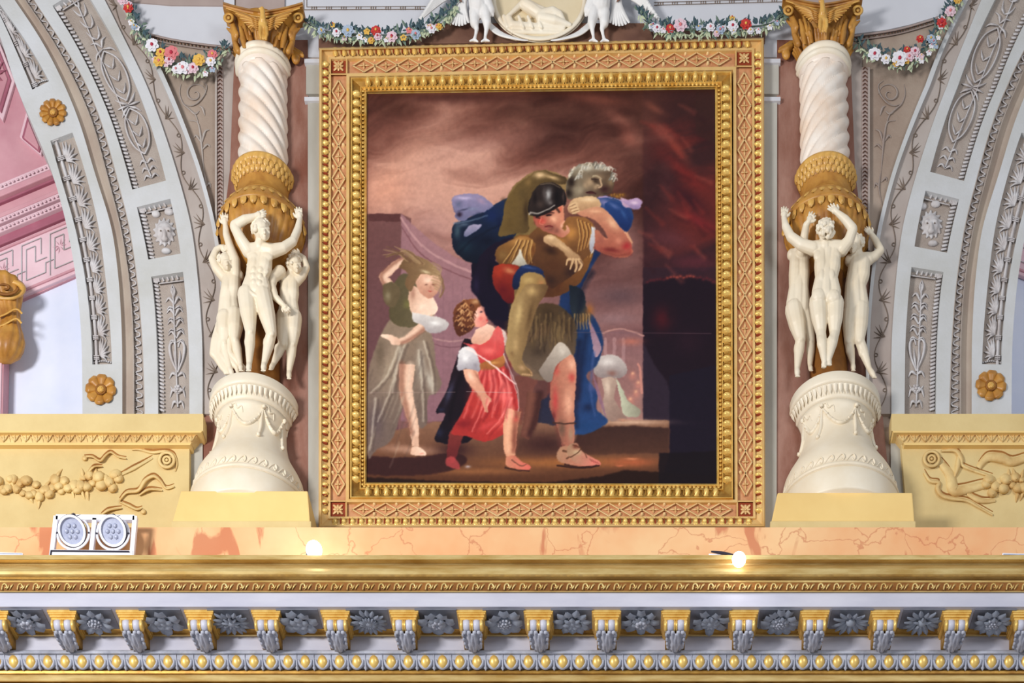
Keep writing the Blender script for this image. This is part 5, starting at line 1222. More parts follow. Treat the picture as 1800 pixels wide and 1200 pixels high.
# left swag of the mantle
shp([(794, 352), (806, 343), (830, 341), (850, 348), (866, 362), (850, 372), (838, 378), (824, 380), (810, 382), (800, 374), (796, 364)], (150, 134, 164), (104, 104, 136), (0, 1), 1, 1, True, [(820, 350, 18, 4, (182, 166, 190), .8), (812, 358, 12, 5, (96, 98, 124), .8), (806, 376, 7, 4, (62, 40, 62), .9), (846, 360, 12, 6, (166, 136, 156), .8)])
shp([(906, 340), (900, 400), (882, 440), (856, 462), (826, 460), (800, 442), (794, 416), (798, 396), (812, 388), (828, 380), (850, 372), (872, 358)], (38, 58, 96), (16, 24, 46), (-.4, 1), 1, 1, True,
    [(812, 404, 12, 14, (84, 104, 122), .8), (822, 398, 16, 8, (112, 122, 146), .7, -20), (806, 424, 8, 18, (50, 76, 96), .7), (832, 436, 22, 18, (22, 40, 58), .8), (874, 384, 14, 26, (34, 60, 116), .8, 30), (886, 410, 12, 26, (20, 30, 62), .8, 20), (852, 452, 24, 8, (14, 20, 42), .8)])
shp([(822, 416), (830, 400), (846, 390), (858, 388), (848, 402), (834, 410)], (172, 164, 186), (120, 122, 152), (0, 1)); ln([(850, 376), (836, 392), (820, 420)], 1.6, 1, (28, 36, 62), .7, 2); ln([(866, 366), (860, 400), (840, 440)], 2, 1, (24, 36, 72), .7, 3); ln([(806, 388), (800, 410), (806, 440)], 1, 1, (120, 136, 150), .6, 2)
# old man's back and arm
shp([(884, 372), (896, 336), (918, 314), (944, 299), (972, 301), (990, 310), (1006, 318), (1000, 336), (960, 340), (944, 380), (940, 412), (900, 430), (876, 420)], (130, 104, 58), (160, 130, 84), (1, -.6), 1, 1, True, [(950, 308, 16, 8, (222, 188, 140), .9), (976, 312, 18, 6, (206, 172, 126), .8), (906, 380, 16, 36, (120, 96, 50), .7), (930, 350, 14, 26, (100, 76, 44), .6), (944, 336, 12, 10, (98, 70, 46), .6)])
shp([(1044, 348), (1066, 344), (1092, 352), (1112, 372), (1110, 396), (1098, 406), (1076, 384), (1056, 368)], (58, 86, 138), (36, 60, 112), (0, 1), 1, 1, True, [(1066, 358, 18, 7, (150, 138, 178), .85, 30), (1086, 366, 12, 5, (110, 126, 170), .7, 40)])
shp([(1090, 346), (1108, 352), (1126, 350), (1128, 358), (1110, 364), (1096, 362)], (196, 164, 186), (170, 134, 160), (1, 0)); gb(1088, 344, 12, 5, (166, 116, 56), .9)
# old man's head
shp([(996, 320), (1004, 300), (1022, 288), (1052, 288), (1074, 300), (1080, 320), (1072, 340), (1044, 346), (1014, 346), (1000, 336)], (168, 150, 122), (106, 84, 66), (1, .2), 1, 1, True,
    [(1036, 322, 16, 12, (204, 176, 140), .85), (1030, 300, 22, 9, (212, 202, 180), .9), (1060, 306, 12, 10, (190, 178, 154), .8), (1004, 326, 9, 14, (66, 48, 38), .8), (1016, 312, 6, 10, (190, 160, 120), .6), (1040, 318, 4, 2, (86, 56, 42), .9), (1056, 316, 4, 2, (80, 52, 40), .9), (1042, 336, 7, 2, (80, 44, 38), .9), (1050, 326, 3, 6, (190, 150, 116), .6), (1026, 338, 12, 7, (176, 160, 134), .7), (1066, 328, 9, 8, (84, 60, 50), .7)])
for i in range(34): a = rg.uniform(PI*.95, PI*2.05); x, y = 1038+36*math.cos(a), 312+22*math.sin(a); ln([(x, y+4), (x+rg.uniform(-4, 4), y-2), (x+rg.uniform(-6, 6), y+rg.uniform(-4, 3))], 2, .7, rg.choice([190, 214, 160])*np.array([1, .96, .86]), .6)
# hero torso: cuirass, sleeves
shp([(872, 446), (892, 424), (920, 412), (960, 420), (990, 404), (1010, 390), (1040, 400), (1046, 430), (1034, 470), (1016, 500), (980, 520), (940, 520), (908, 500), (880, 470)], (170, 116, 56), (100, 58, 34), (-.3, 1), 1, 1, True,
    [(1000, 412, 18, 14, (208, 148, 76), .85), (1024, 416, 10, 26, (188, 136, 76), .8, 15), (906, 436, 24, 14, (174, 132, 76), .8, -30), (960, 460, 26, 22, (90, 50, 34), .85), (950, 500, 30, 18, (72, 40, 34), .7), (1000, 470, 14, 14, (130, 80, 46), .6)])
for i in range(9): ln([(892+i*4, 424+i*1), (884+i*4, 446), (878+i*4.5, 466-i)], 1.8, .8, (212, 168, 100) if i % 2 else (116, 72, 40), .7)
for i in range(8): ln([(1022+i*3, 396+i*2), (1026+i*2.4, 424), (1022+i*2.2, 452)], 1.7, .8, (212, 164, 92) if i % 2 else (120, 74, 40), .7)
shp([(1038, 398), (1046, 402), (1044, 440), (1036, 444), (1040, 420)], (206, 204, 200)); shp([(900, 462), (914, 438), (922, 450), (930, 464), (916, 468)], (218, 208, 188), (170, 160, 140), (0, 1))
shp([(868, 468), (896, 462), (912, 470), (910, 500), (900, 524), (880, 524), (866, 500)], (168, 52, 34), (110, 26, 32), (0, 1), 1, 1, True, [(888, 476, 12, 8, (206, 96, 60), .7), (902, 478, 8, 10, (196, 130, 86), .6)])
# hero's right arm curled over
limbp([(1044, 420), (1064, 432), (1096, 440), (1108, 434)], [13, 14, 13, 9], (196, 120, 92), (228, 160, 124), (130, 48, 44), -1)
limbp([(1102, 432), (1084, 400), (1064, 380), (1048, 372)], [12, 12, 10, 7], (206, 146, 112), (236, 186, 150), (140, 74, 60), 1); gb(1104, 438, 8, 6, (190, 60, 56), .7)
shp([(998, 362), (1010, 350), (1034, 346), (1052, 350), (1056, 362), (1040, 372), (1014, 376), (1000, 372)], (222, 184, 142), (190, 146, 110), (0, 1), 1, 1, True, [(1030, 354, 14, 5, (240, 212, 172), .8)])
for i in range(4): ln([(1012+i*1.5, 356+i*4.5), (1001+i*1.4, 361+i*4)], 2, 1.6, (226, 188, 146), .9); ln([(1011+i*1.5, 359+i*4.5), (1001+i*1.4, 364+i*4)], .7, .5, (130, 84, 62), .8)
# hero's face, neck, helmet
shp([(968, 390), (986, 384), (1000, 400), (990, 416), (972, 420), (962, 410)], (224, 164, 132), (190, 112, 86), (0, 1))
shp([(938, 378), (960, 372), (984, 362), (992, 376), (986, 396), (972, 408), (956, 408), (946, 396), (938, 388)], (222, 150, 116), (176, 92, 72), (-.6, .6), 1, 1, True, [(952, 388, 9, 6, (214, 96, 76), .8), (976, 384, 10, 9, (238, 182, 146), .8), (964, 381, 4, 1.8, (60, 26, 26), .95), (946, 383, 3, 1.6, (60, 26, 26), .9), (953, 390, 3, 6, (236, 148, 118), .7), (962, 402, 6, 1.8, (120, 40, 40), .9), (972, 404, 10, 6, (140, 92, 74), .6), (942, 380, 6, 5, (110, 50, 44), .6)])
ln([(957, 377), (968, 375)], 1.2, 1, (70, 32, 26), .9); gb(985, 370, 4.5, 6, (230, 120, 90), .9)
shp([(928, 372), (930, 344), (944, 326), (966, 320), (986, 328), (996, 346), (992, 362), (976, 366), (958, 378), (936, 380)], (56, 44, 38), (36, 26, 26), (0, 1), 1, 1, True, [(962, 342, 9, 14, (172, 168, 160), .85, 15), (952, 352, 5, 12, (110, 100, 92), .7, 20), (980, 350, 8, 14, (30, 20, 22), .7), (940, 362, 10, 5, (90, 70, 60), .7)])
ln([(930, 376), (948, 376), (964, 368), (978, 362)], 1.6, 1.2, (190, 178, 160), .85)
# old man's arm across the chest, hand
limbp([(958, 418), (982, 432), (1000, 446), (1006, 460)], [8.5, 7.5, 6, 6], (204, 170, 124), (230, 200, 152), (120, 80, 54), 1)
shp([(998, 448), (1012, 446), (1022, 458), (1024, 468), (1012, 474), (1002, 466)], (206, 170, 126), (170, 130, 92), (0, 1))
for i in range(4): ln([(1004+i*5, 462), (1006+i*5, 474-i*1.5), (1002+i*5, 482-i*2.5)], 2.2, 1.4, (208, 172, 128), .9); ln([(1006.5+i*5, 466), (1008+i*5, 476-i*2)], .7, .5, (110, 70, 50), .7)
# tunic, old man's leg
shp([(898, 500), (912, 470), (934, 466), (950, 474), (956, 490), (930, 494), (916, 512)], (40, 58, 104), (24, 34, 68), (0, 1)); 
shp([(906, 560), (940, 540), (985, 552), (1000, 580), (1010, 610), (1000, 640), (960, 668), (930, 662), (912, 640), (900, 600)], (104, 80, 52), (128, 104, 84), (0, 1), 2, 1, True, [(960, 580, 24, 20, (84, 60, 40), .7), (984, 600, 14, 26, (150, 122, 80), .7, -20), (950, 630, 24, 18, (146, 130, 116), .7), (990, 628, 14, 12, (170, 156, 140), .7), (930, 600, 14, 24, (110, 84, 54), .7)])
for i in range(14): x = 940+i*4.6; ln([(x, 556+rg.uniform(-4, 8)), (x+rg.uniform(-5, 5), 590), (x+rg.uniform(-8, 6), 620+rg.uniform(-6, 8))], 1.4, .8, (170, 136, 88) if i % 2 else (70, 50, 36), .6)
shp([(1000, 500), (1024, 510), (1030, 540), (1034, 560), (1016, 566), (1004, 548)], (30, 38, 52), (50, 60, 70), (0, 1), 1); gb(1036, 546, 9, 14, (170, 106, 50), .9); gb(1024, 560, 12, 14, (128, 92, 56), .8)
for i in range(6): ln([(1010+i*5, 552), (1008+i*6, 578)], 1.4, .8, (180, 140, 84), .7)
limbp([(928, 500), (916, 540), (904, 590), (906, 626)], [22, 18, 13, 8], (176, 144, 92), (210, 180, 128), (104, 78, 46), -1); gb(940, 500, 13, 13, (208, 172, 116), .8); gb(948, 510, 8, 8, (150, 96, 58), .6); gb(922, 488, 14, 8, (170, 132, 84), .7)
shp([(896, 622), (910, 620), (922, 640), (936, 654), (932, 660), (916, 658), (900, 644), (894, 632)], (196, 162, 112), (160, 122, 84), (0, 1), 1, 1, True, [(910, 632, 7, 9, (214, 182, 132), .7)])
for i in range(5): gb(917+i*4.2, 657-i*.6, 2.2, 2, (206, 160, 118), .8)
# hero's legs
limbp([(996, 632), (988, 656), (988, 700), (996, 756), (998, 790)], [20, 18.5, 20, 14, 9], (206, 136, 108), (234, 182, 148), (146, 54, 50), -1)
gb(988, 656, 14, 12, (206, 84, 70), .7); gb(978, 700, 6, 30, (196, 78, 70), .7); gb(1000, 704, 8, 34, (234, 184, 150), .6); gb(992, 766, 13, 24, (110, 88, 74), .75); ln([(978, 744), (1012, 744)], 1.6, 1.6, (96, 62, 52), .8)
shp([(984, 786), (1002, 782), (1016, 796), (1040, 806), (1054, 812), (1050, 820), (1010, 818), (984, 812), (978, 800)], (178, 134, 104), (214, 120, 100), (1, .2), 1, 1, True, [(1008, 798, 14, 6, (200, 172, 132), .7), (1046, 814, 8, 3, (226, 130, 110), .9)])
ln([(980, 818), (1020, 822), (1052, 819)], 1.6, 1.4, (60, 32, 28), .9); ln([(990, 792), (1006, 796), (1020, 806)], 1.6, 1, (96, 60, 40), .8); ln([(996, 806), (1012, 796)], 1.4, 1, (96, 60, 40), .8); gb(1010, 782, 6, 5, (128, 60, 44), .8)
limbp([(940, 690), (932, 740), (922, 770)], [14, 12, 8], (120, 72, 60), (150, 96, 78), (60, 30, 34), 1)
# --- the boy
shp([(816, 596), (806, 620), (796, 650), (784, 690), (766, 724), (782, 728), (764, 770), (776, 778), (800, 780), (830, 770), (870, 700), (860, 640), (830, 600)], (44, 26, 36), (30, 20, 34), (0, 1), 1, 1, True, [(790, 690, 6, 26, (84, 84, 112), .7, 20), (776, 720, 8, 6, (50, 52, 80), .7), (772, 760, 9, 10, (48, 52, 80), .7), (850, 690, 20, 40, (60, 26, 36), .6)])
shp([(790, 760), (806, 740), (816, 756), (806, 790), (798, 812), (786, 812), (786, 790)], (150, 64, 56), (110, 40, 44), (0, 1))
shp([(822, 610), (844, 600), (872, 580), (884, 584), (884, 606), (886, 640), (898, 660), (908, 690), (912, 720), (902, 748), (880, 766), (850, 776), (820, 766), (794, 762), (806, 736), (828, 690), (838, 650), (828, 628)], (226, 78, 72), (186, 56, 52), (-.3, 1), 1, 1, True,
    [(862, 612, 18, 16, (238, 104, 92), .8), (880, 690, 18, 20, (244, 118, 108), .8), (864, 664, 16, 22, (240, 96, 88), .7), (826, 744, 20, 16, (150, 40, 44), .6), (850, 720, 20, 20, (214, 74, 66), .6), (884, 744, 16, 10, (240, 110, 100), .7, -30), (836, 700, 8, 26, (180, 52, 50), .6)])
for pts in ([(866, 640), (864, 680), (846, 720)], [(874, 640), (880, 676), (870, 720)], [(884, 650), (894, 690), (884, 730)], [(852, 690), (842, 730), (830, 758)], [(900, 700), (880, 736), (856, 762)]): ln(pts, 1.8, .8, (250, 150, 140), .6, 1.6); ln([(x+5, y+3) for x, y in pts], 1.6, .8, (160, 40, 44), .5, 1.6)
shp([(842, 634), (880, 628), (886, 642), (862, 650), (844, 650)], (190, 120, 60), (160, 96, 50), (0, 1)); 
limbp([(884, 590), (910, 600), (940, 590), (952, 580)], [7, 6, 6, 4], (206, 132, 102), (230, 160, 128), (140, 60, 50), 1); shp([(944, 580), (952, 566), (964, 572), (966, 584), (952, 590)], (216, 120, 96), soft=1); shp([(876, 578), (888, 582), (892, 604), (882, 606), (876, 594)], (214, 190, 180))
limbp([(904, 720), (898, 744), (896, 780), (898, 804)], [13, 13, 11.5, 7.5], (220, 158, 124), (240, 194, 160), (150, 80, 64), 1); gb(906, 738, 6, 6, (226, 96, 84), .7)
shp([(890, 802), (904, 800), (916, 810), (932, 818), (930, 825), (908, 824), (890, 818)], (206, 136, 106), (222, 110, 96), (1, 0)); ln([(888, 822), (910, 826), (930, 827)], 1.4, 1.2, (70, 40, 34), .9); ln([(900, 808), (914, 818), (926, 816)], 1.2, .8, (120, 76, 60), .8)
shp([(784, 806), (796, 802), (806, 812), (808, 824), (794, 822), (784, 816)], (196, 78, 78), soft=2, a=.8); gb(822, 820, 6, 3, (190, 176, 180), .8)
shp([(806, 622), (822, 608), (838, 622), (844, 644), (838, 654), (822, 650), (804, 648)], (212, 208, 206), (164, 156, 158), (0, 1), 1, 1, True, [(824, 626, 10, 10, (236, 232, 228), .7)])
limbp([(824, 650), (832, 670), (844, 692), (852, 704)], [10.5, 9, 6.5, 4.5], (224, 168, 138), (244, 204, 176), (160, 90, 72), -1)
shp([(846, 700), (856, 698), (864, 704), (860, 708), (856, 720), (852, 724), (850, 712)], (232, 180, 150)); ln([(852, 704), (857, 724)], 2, 1.2, (228, 172, 140), .9)
ln([(838, 618), (866, 640), (890, 662)], 1.4, 1.2, (236, 214, 206), .8); ln([(878, 600), (894, 650), (908, 690)], 1.2, 1, (214, 190, 184), .7); ln([(812, 616), (840, 606), (868, 588)], 2.4, 2, (244, 214, 198), .7)
shp([(836, 580), (852, 570), (866, 572), (872, 584), (856, 600), (838, 606), (828, 600)], (238, 198, 174), (214, 160, 134), (0, 1))
shp([(828, 544), (840, 536), (852, 540), (856, 548), (860, 554), (856, 558), (858, 566), (848, 574), (834, 574), (826, 562)], (240, 190, 164), (226, 130, 116), (1, .4), 1, 1, True, [(844, 560, 6, 5, (232, 110, 100), .7), (846, 548, 2.6, 2, (50, 40, 60), .95), (857, 562, 3, 2, (196, 40, 48), .9), (838, 552, 6, 8, (246, 208, 184), .7)])
shp([(796, 560), (800, 540), (816, 528), (838, 526), (846, 536), (838, 544), (832, 560), (834, 574), (820, 586), (806, 590), (798, 576)], (150, 88, 52), (96, 50, 34), (-.3, 1), 1)
for i in range(60): a = rg.uniform(0, 2*PI); q_ = rg.uniform(.3, 1); x, y = 818+19*q_*math.cos(a), 556+27*q_*math.sin(a); ln([(x-3, y), (x, y-3), (x+3, y+1)], 1.5, .7, [(206, 150, 96), (120, 66, 42), (226, 178, 124), (80, 40, 30)][i % 4], .65)
gb(836, 530, 9, 5, (222, 178, 128), .7)
# second pass: folds, shadows and accents
for pts, c_, w_ in (([(886, 352), (880, 390), (872, 420)], (72, 56, 34), 4), ([(912, 330), (906, 370), (900, 416)], (150, 124, 76), 4), ([(932, 318), (922, 360), (916, 410)], (96, 72, 42), 4), ([(968, 430), (940, 450), (920, 486)], (70, 36, 24), 5), ([(1000, 430), (996, 470), (980, 510)], (90, 46, 28), 4),
    ([(1040, 480), (1024, 510), (1016, 560)], (16, 22, 44), 5), ([(1030, 590), (1022, 640), (1016, 700)], (18, 26, 56), 6), ([(1044, 620), (1038, 680), (1046, 730)], (84, 104, 156), 2.4), ([(1018, 600), (1008, 680), (1014, 750)], (20, 24, 50), 5), ([(848, 470), (860, 520), (880, 556)], (48, 40, 74), 3), ([(838, 486), (846, 530), (866, 560)], (14, 10, 28), 4),
    ([(820, 640), (800, 690), (790, 740)], (20, 12, 24), 4), ([(896, 640), (884, 680), (850, 740)], (150, 34, 40), 3), ([(868, 660), (858, 700), (838, 752)], (168, 44, 46), 3), ([(884, 668), (896, 700), (890, 740)], (252, 150, 138), 2), ([(850, 618), (862, 628), (872, 628)], (160, 44, 44), 2)): ln(pts, w_, w_*.5, c_, .55, w_*.9)
gb(930, 476, 20, 8, (60, 34, 26), .6); gb(960, 440, 20, 8, (66, 34, 24), .6); gb(900, 580, 10, 40, (60, 44, 30), .5, 10); gb(1012, 680, 10, 50, (70, 30, 44), .6); gb(904, 770, 5, 26, (130, 70, 56), .5); gb(894, 640, 8, 20, (120, 30, 40), .5)
gb(1012, 334, 10, 12, (60, 42, 34), .7); gb(1050, 296, 16, 5, (224, 216, 200), .7); gb(1062, 316, 4, 2.4, (52, 32, 28), .9); gb(1042, 315, 4, 2, (60, 38, 30), .9); ln([(1052, 312), (1056, 328), (1050, 330)], 1.4, 2, (206, 166, 130), .8); gb(1046, 337, 8, 2.2, (70, 36, 34), .9); gb(1064, 338, 14, 5, (56, 36, 34), .8); ln([(1036, 311), (1046, 309)], 1.2, 1, (190, 172, 144), .8)
for i in range(26): a = rg.uniform(PI*.9, PI*2.1); x, y = 1036+34*math.cos(a)*rg.uniform(.7, 1.05), 308+20*math.sin(a); ln([(x-3, y+3), (x, y-2), (x+3, y+1)], 1.8, .8, rg.choice([226, 196, 150])*np.array([1, .95, .85]), .6)
gb(958, 396, 10, 5, (150, 60, 52), .5); gb(942, 392, 6, 4, (120, 52, 44), .5); gb(986, 400, 5, 10, (246, 196, 164), .6); ln([(944, 381), (950, 379)], 1.2, 1.2, (40, 18, 20), .9); ln([(960, 380), (968, 379)], 1.3, 1.2, (40, 18, 20), .9)
for i in range(24): x = 650+rg.uniform(0, 100); y = 620+rg.uniform(0, 160); ln([(x, y), (x-8, y+24), (x-16, y+44)], 1.4, .5, [(186, 172, 150), (96, 80, 74)][i % 2], .28, 2)
for i in range(10): y = 462+i*5; ln([(762+rg.uniform(-3, 3), y), (774, y+6), (771+rg.uniform(-4, 6), y+14)], 1.6, .8, (176, 146, 108), .6)
for i in range(60): x = rg.uniform(650, 1120); y = rg.uniform(165, 360); ln([(x, y), (x+rg.uniform(16, 40), y-rg.uniform(4, 14)), (x+rg.uniform(50, 80), y-rg.uniform(4, 18))], 1, 5, [(206, 152, 132), (84, 44, 36), (150, 96, 80), (230, 178, 150)][i % 4] if y < 330 else (150, 100, 90), .10, 6)
for i in range(30): x = rg.uniform(1120, 1250); y = rg.uniform(180, 470); ln([(x, y), (x+rg.uniform(10, 30), y+rg.uniform(8, 30))], 1, 4, [(176, 62, 50), (60, 22, 30), (196, 96, 76)][i % 3], .3, 4)
# third pass over the group, drawn larger: frame of reference 3.592 times the picture, from its upper left
def U(X, Y): return (773+X/3.592, 228+Y/3.592)
def up(pts, c, c2=None, d=None, soft=1, a=1.0, marks=(), sm=True): shp([U(*p_) for p_ in pts], c, c2, d, soft, a, sm, [(*U(m_[0], m_[1]), m_[2]/3.592, m_[3]/3.592, *m_[4:]) for m_ in marks])
def ul(pts, w0, w1, c, a=1.0, soft=.8): ln([U(*p_) for p_ in pts], w0/3.592, w1/3.592, c, a, soft)
def ug(x, y, rx, ry, c, a=.6, rot=0): gb(*U(x, y), rx/3.592, ry/3.592, c, a, rot)
# mantle flap and swag
up([(74, 446), (86, 420), (150, 405), (215, 404), (280, 425), (340, 485), (300, 520), (240, 520), (190, 545), (160, 575), (120, 572), (96, 548), (100, 520), (84, 480)], (150, 138, 168), (118, 116, 148), (0, 1), 1, 1, [(150, 430, 60, 14, (196, 180, 204), .8), (120, 470, 26, 26, (98, 104, 130), .7), (200, 500, 60, 14, (132, 136, 162), .8), (150, 505, 40, 8, (72, 70, 98), .8, -15), (124, 534, 22, 18, (48, 28, 48), .9), (260, 450, 40, 16, (178, 148, 168), .7, 30)])
up([(410, 440), (400, 560), (370, 660), (480, 650), (440, 700), (350, 720), (260, 800), (200, 832), (150, 815), (100, 740), (78, 670), (82, 610), (110, 582), (170, 575), (250, 560), (300, 510), (350, 478)], (36, 54, 92), (18, 26, 44), (-.3, 1), 1, 1,
    [(110, 640, 26, 60, (78, 102, 112), .8), (150, 600, 50, 16, (96, 112, 130), .8, -8), (330, 540, 60, 60, (26, 46, 98), .8), (250, 620, 60, 20, (24, 36, 66), .7, -20), (160, 740, 60, 50, (34, 62, 78), .7), (300, 700, 80, 40, (16, 22, 46), .8), (380, 600, 24, 60, (22, 32, 72), .8)])
up([(150, 668), (165, 628), (200, 600), (262, 600), (240, 632), (205, 655), (170, 676)], (172, 160, 182), (124, 124, 152), (0, 1), 1, .95); ul([(90, 590), (190, 575), (300, 540)], 5, 3, (122, 138, 158), .7, 1.5); ul([(120, 780), (200, 700), (300, 640), (380, 600)], 7, 3, (14, 22, 44), .6, 2.5)
up([(250, 800), (340, 720), (470, 680), (400, 740), (350, 830), (340, 960), (420, 1080), (430, 1200), (300, 1180), (270, 1090), (210, 1030), (198, 960), (230, 880)], (34, 22, 46), (26, 18, 44), (0, 1), 2, 1, [(230, 980, 26, 60, (56, 44, 80), .6), (320, 900, 26, 90, (20, 14, 34), .7)])
# old man's back and bare shoulder
up([(410, 470), (446, 400), (500, 340), (560, 296), (600, 262), (660, 254), (720, 275), (800, 305), (790, 345), (740, 340), (640, 340), (590, 400), (560, 470), (556, 560), (560, 640), (480, 655), (372, 672), (395, 590)], (124, 98, 54), (92, 70, 42), (1, .3), 1, 1,
    [(630, 285, 46, 26, (232, 196, 150), .9), (710, 300, 60, 18, (220, 184, 134), .85, 18), (560, 330, 26, 40, (150, 118, 70), .7, 30), (470, 480, 40, 110, (120, 94, 50), .7), (545, 520, 20, 90, (70, 50, 32), .8), (440, 600, 60, 40, (112, 86, 44), .6), (520, 400, 30, 40, (104, 82, 48), .6)])
# old man's head: dark beard side, grey curls, turned-down face
up([(800, 330), (830, 290), (860, 250), (920, 215), (1000, 215), (1070, 250), (1105, 300), (1100, 350), (1085, 392), (1040, 400), (1000, 418), (940, 424), (860, 430), (815, 440), (798, 400)], (150, 136, 112), (96, 70, 52), (1, .6), 1, 1,
    [(830, 330, 34, 50, (44, 28, 22), .95), (815, 400, 30, 40, (40, 26, 22), .9), (880, 380, 46, 40, (168, 152, 126), .8), (950, 330, 46, 44, (186, 156, 122), .85), (1010, 300, 36, 24, (160, 130, 100), .8), (930, 240, 60, 24, (206, 198, 178), .9), (1030, 240, 50, 24, (200, 190, 168), .85), (1080, 330, 26, 40, (156, 130, 98), .8), (1040, 375, 40, 26, (70, 34, 38), .85), (985, 325, 28, 16, (70, 50, 38), .9, 20), (955, 398, 30, 10, (86, 34, 36), .9), (985, 362, 18, 18, (196, 164, 128), .7), (1000, 350, 16, 10, (210, 180, 142), .7), (920, 350, 16, 20, (190, 160, 126), .6)])
for i in range(44): an = rg.uniform(PI*.98, PI*2.1); r_ = rg.uniform(.8, 1.12); x, y = 985+118*math.cos(an)*r_, 305+88*math.sin(an)*r_; ul([(x-10, y+12), (x-2, y-6), (x+10, y-4), (x+12, y+8)], 5, 2, rg.choice([226, 200, 168, 120])*np.array([1, .96, .88]), .7)
ul([(960, 310), (1000, 316), (1020, 334)], 5, 3, (60, 40, 32), .8); ul([(968, 292), (1000, 296), (1022, 312)], 6, 4, (200, 180, 146), .7); ul([(1012, 318), (1022, 350), (1004, 364)], 6, 5, (212, 178, 140), .8); ul([(930, 396), (958, 390), (985, 402)], 4, 3, (64, 24, 28), .9)
# hero's neck, shoulder and chest plate
up([(590, 640), (640, 600), (700, 640), (760, 640), (800, 560), (850, 548), (930, 560), (975, 620), (965, 760), (900, 830), (860, 900), (760, 970), (700, 1000), (650, 900), (600, 850), (560, 760), (560, 680)], (160, 108, 58), (84, 50, 34), (-.4, 1), 1, 1,
    [(830, 650, 50, 60, (206, 144, 74), .9), (760, 700, 60, 30, (196, 134, 70), .8, 20), (700, 760, 60, 40, (60, 34, 26), .85, 25), (720, 860, 70, 60, (98, 58, 36), .8), (640, 700, 50, 50, (94, 58, 40), .8), (830, 900, 60, 50, (60, 36, 34), .8), (700, 950, 50, 40, (64, 40, 34), .7), (870, 600, 40, 30, (150, 100, 56), .6)])
for i in range(12): x0 = 868+i*8; ul([(x0, 568+i*3), (x0+16, 660), (x0+2-i, 770-i*3)], 5, 2, [(222, 172, 100), (104, 62, 36), (182, 124, 62)][i % 3], .75)
up([(346, 790), (370, 740), (440, 700), (520, 670), (580, 690), (605, 740), (590, 800), (560, 850), (520, 850), (440, 850), (380, 850)], (172, 120, 62), (112, 74, 40), (-.3, 1), 1, 1, [(500, 700, 50, 24, (206, 152, 88), .8, -15), (400, 790, 40, 40, (150, 114, 66), .7), (590, 760, 20, 50, (120, 66, 34), .7)])
for i in range(13): x0 = 500+i*8-40; ul([(x0+30, 700), (x0-10+i*2, 770), (x0-60+i*7, 840)], 5, 2, [(226, 180, 112), (98, 62, 36), (176, 128, 68)][i % 3], .7)
up([(452, 846), (490, 790), (506, 752), (522, 790), (545, 840), (555, 856), (500, 854)], (222, 214, 196), (170, 160, 142), (0, 1), 1)
up([(345, 860), (400, 846), (470, 862), (500, 880), (470, 960), (466, 1080), (420, 1090), (350, 1000), (330, 930)], (176, 58, 36), (112, 26, 32), (0, 1), 1, 1, [(440, 890, 50, 24, (212, 140, 96), .8, 20), (370, 900, 30, 40, (190, 64, 40), .7), (400, 1010, 40, 50, (110, 22, 32), .7)])
up([(455, 980), (470, 920), (510, 865), (560, 855), (620, 868), (655, 905), (560, 905), (510, 930), (500, 1000), (470, 1010)], (38, 56, 104), (26, 34, 66), (0, 1), 1, 1, [(560, 870, 60, 10, (72, 96, 150), .7, 8)])
# knee and shin of the carried man
up([(505, 960), (520, 915), (580, 898), (640, 915), (672, 970), (660, 1020), (620, 1060), (600, 1110), (570, 1200), (440, 1200), (460, 1100), (480, 1040), (500, 1000)], (170, 138, 84), (150, 114, 70), (1, 1), 1, 1,
    [(560, 950, 44, 30, (196, 164, 106), .85), (640, 980, 26, 40, (190, 128, 80), .8), (560, 1000, 20, 26, (112, 84, 52), .8), (600, 1010, 26, 24, (214, 178, 120), .75), (500, 1090, 34, 70, (202, 168, 108), .8, 15), (590, 1100, 16, 80, (104, 76, 46), .8, 15)])
# forearm and hanging hand
up([(655, 680), (690, 662), (740, 680), (800, 730), (850, 770), (885, 800), (900, 840), (880, 850), (840, 840), (800, 800), (760, 760), (700, 730), (660, 710)], (206, 168, 124), (170, 130, 92), (0, 1), 1, 1, [(700, 680, 30, 14, (232, 196, 152), .8), (780, 740, 50, 14, (220, 182, 136), .8, 38), (740, 750, 60, 10, (104, 66, 46), .7, 38)])
for i, (x1, y1) in enumerate(((800, 838), (822, 866), (850, 880), (876, 868))): ul([(824+i*18, 818), (x1+8+i*4, y1-16), (x1+i*2, y1+14)], 9, 5, (206, 168, 124), 1); ul([(834+i*18, 826), (x1+18+i*4, y1-10), (x1+9+i*2, y1+12)], 2.4, 1.4, (96, 60, 46), .8)
# folded arm at the upper right
up([(1080, 445), (1040, 470), (1060, 520), (1100, 560), (1140, 620), (1180, 645), (1200, 610), (1215, 560), (1205, 530), (1170, 490), (1120, 455)], (44, 78, 138), (30, 52, 106), (0, 1), 1, 1, [(1100, 480, 50, 16, (108, 124, 176), .7, 30), (1160, 530, 14, 40, (70, 106, 164), .7, -30)])
up([(985, 425), (1040, 418), (1110, 436), (1180, 470), (1215, 500), (1260, 500), (1275, 465), (1262, 436), (1215, 434), (1170, 448), (1100, 432)], (196, 162, 190), (150, 128, 166), (0, 1), 1, 1, [(1060, 440, 50, 16, (176, 142, 180), .8, 15), (1230, 460, 30, 14, (222, 196, 208), .8)])
for k_ in range(10): ug(1085+k_*9, 412+6*math.sin(k_*2), 9, 10, [(176, 124, 50), (120, 78, 36)][k_ % 2], .9)
up([(815, 470), (835, 440), (880, 425), (960, 420), (1000, 436), (1015, 475), (960, 492), (900, 510), (850, 528), (822, 520)], (214, 178, 134), (182, 136, 98), (0, 1), 1, 1, [(940, 440, 60, 14, (236, 206, 164), .8), (860, 470, 24, 20, (220, 184, 140), .7)])
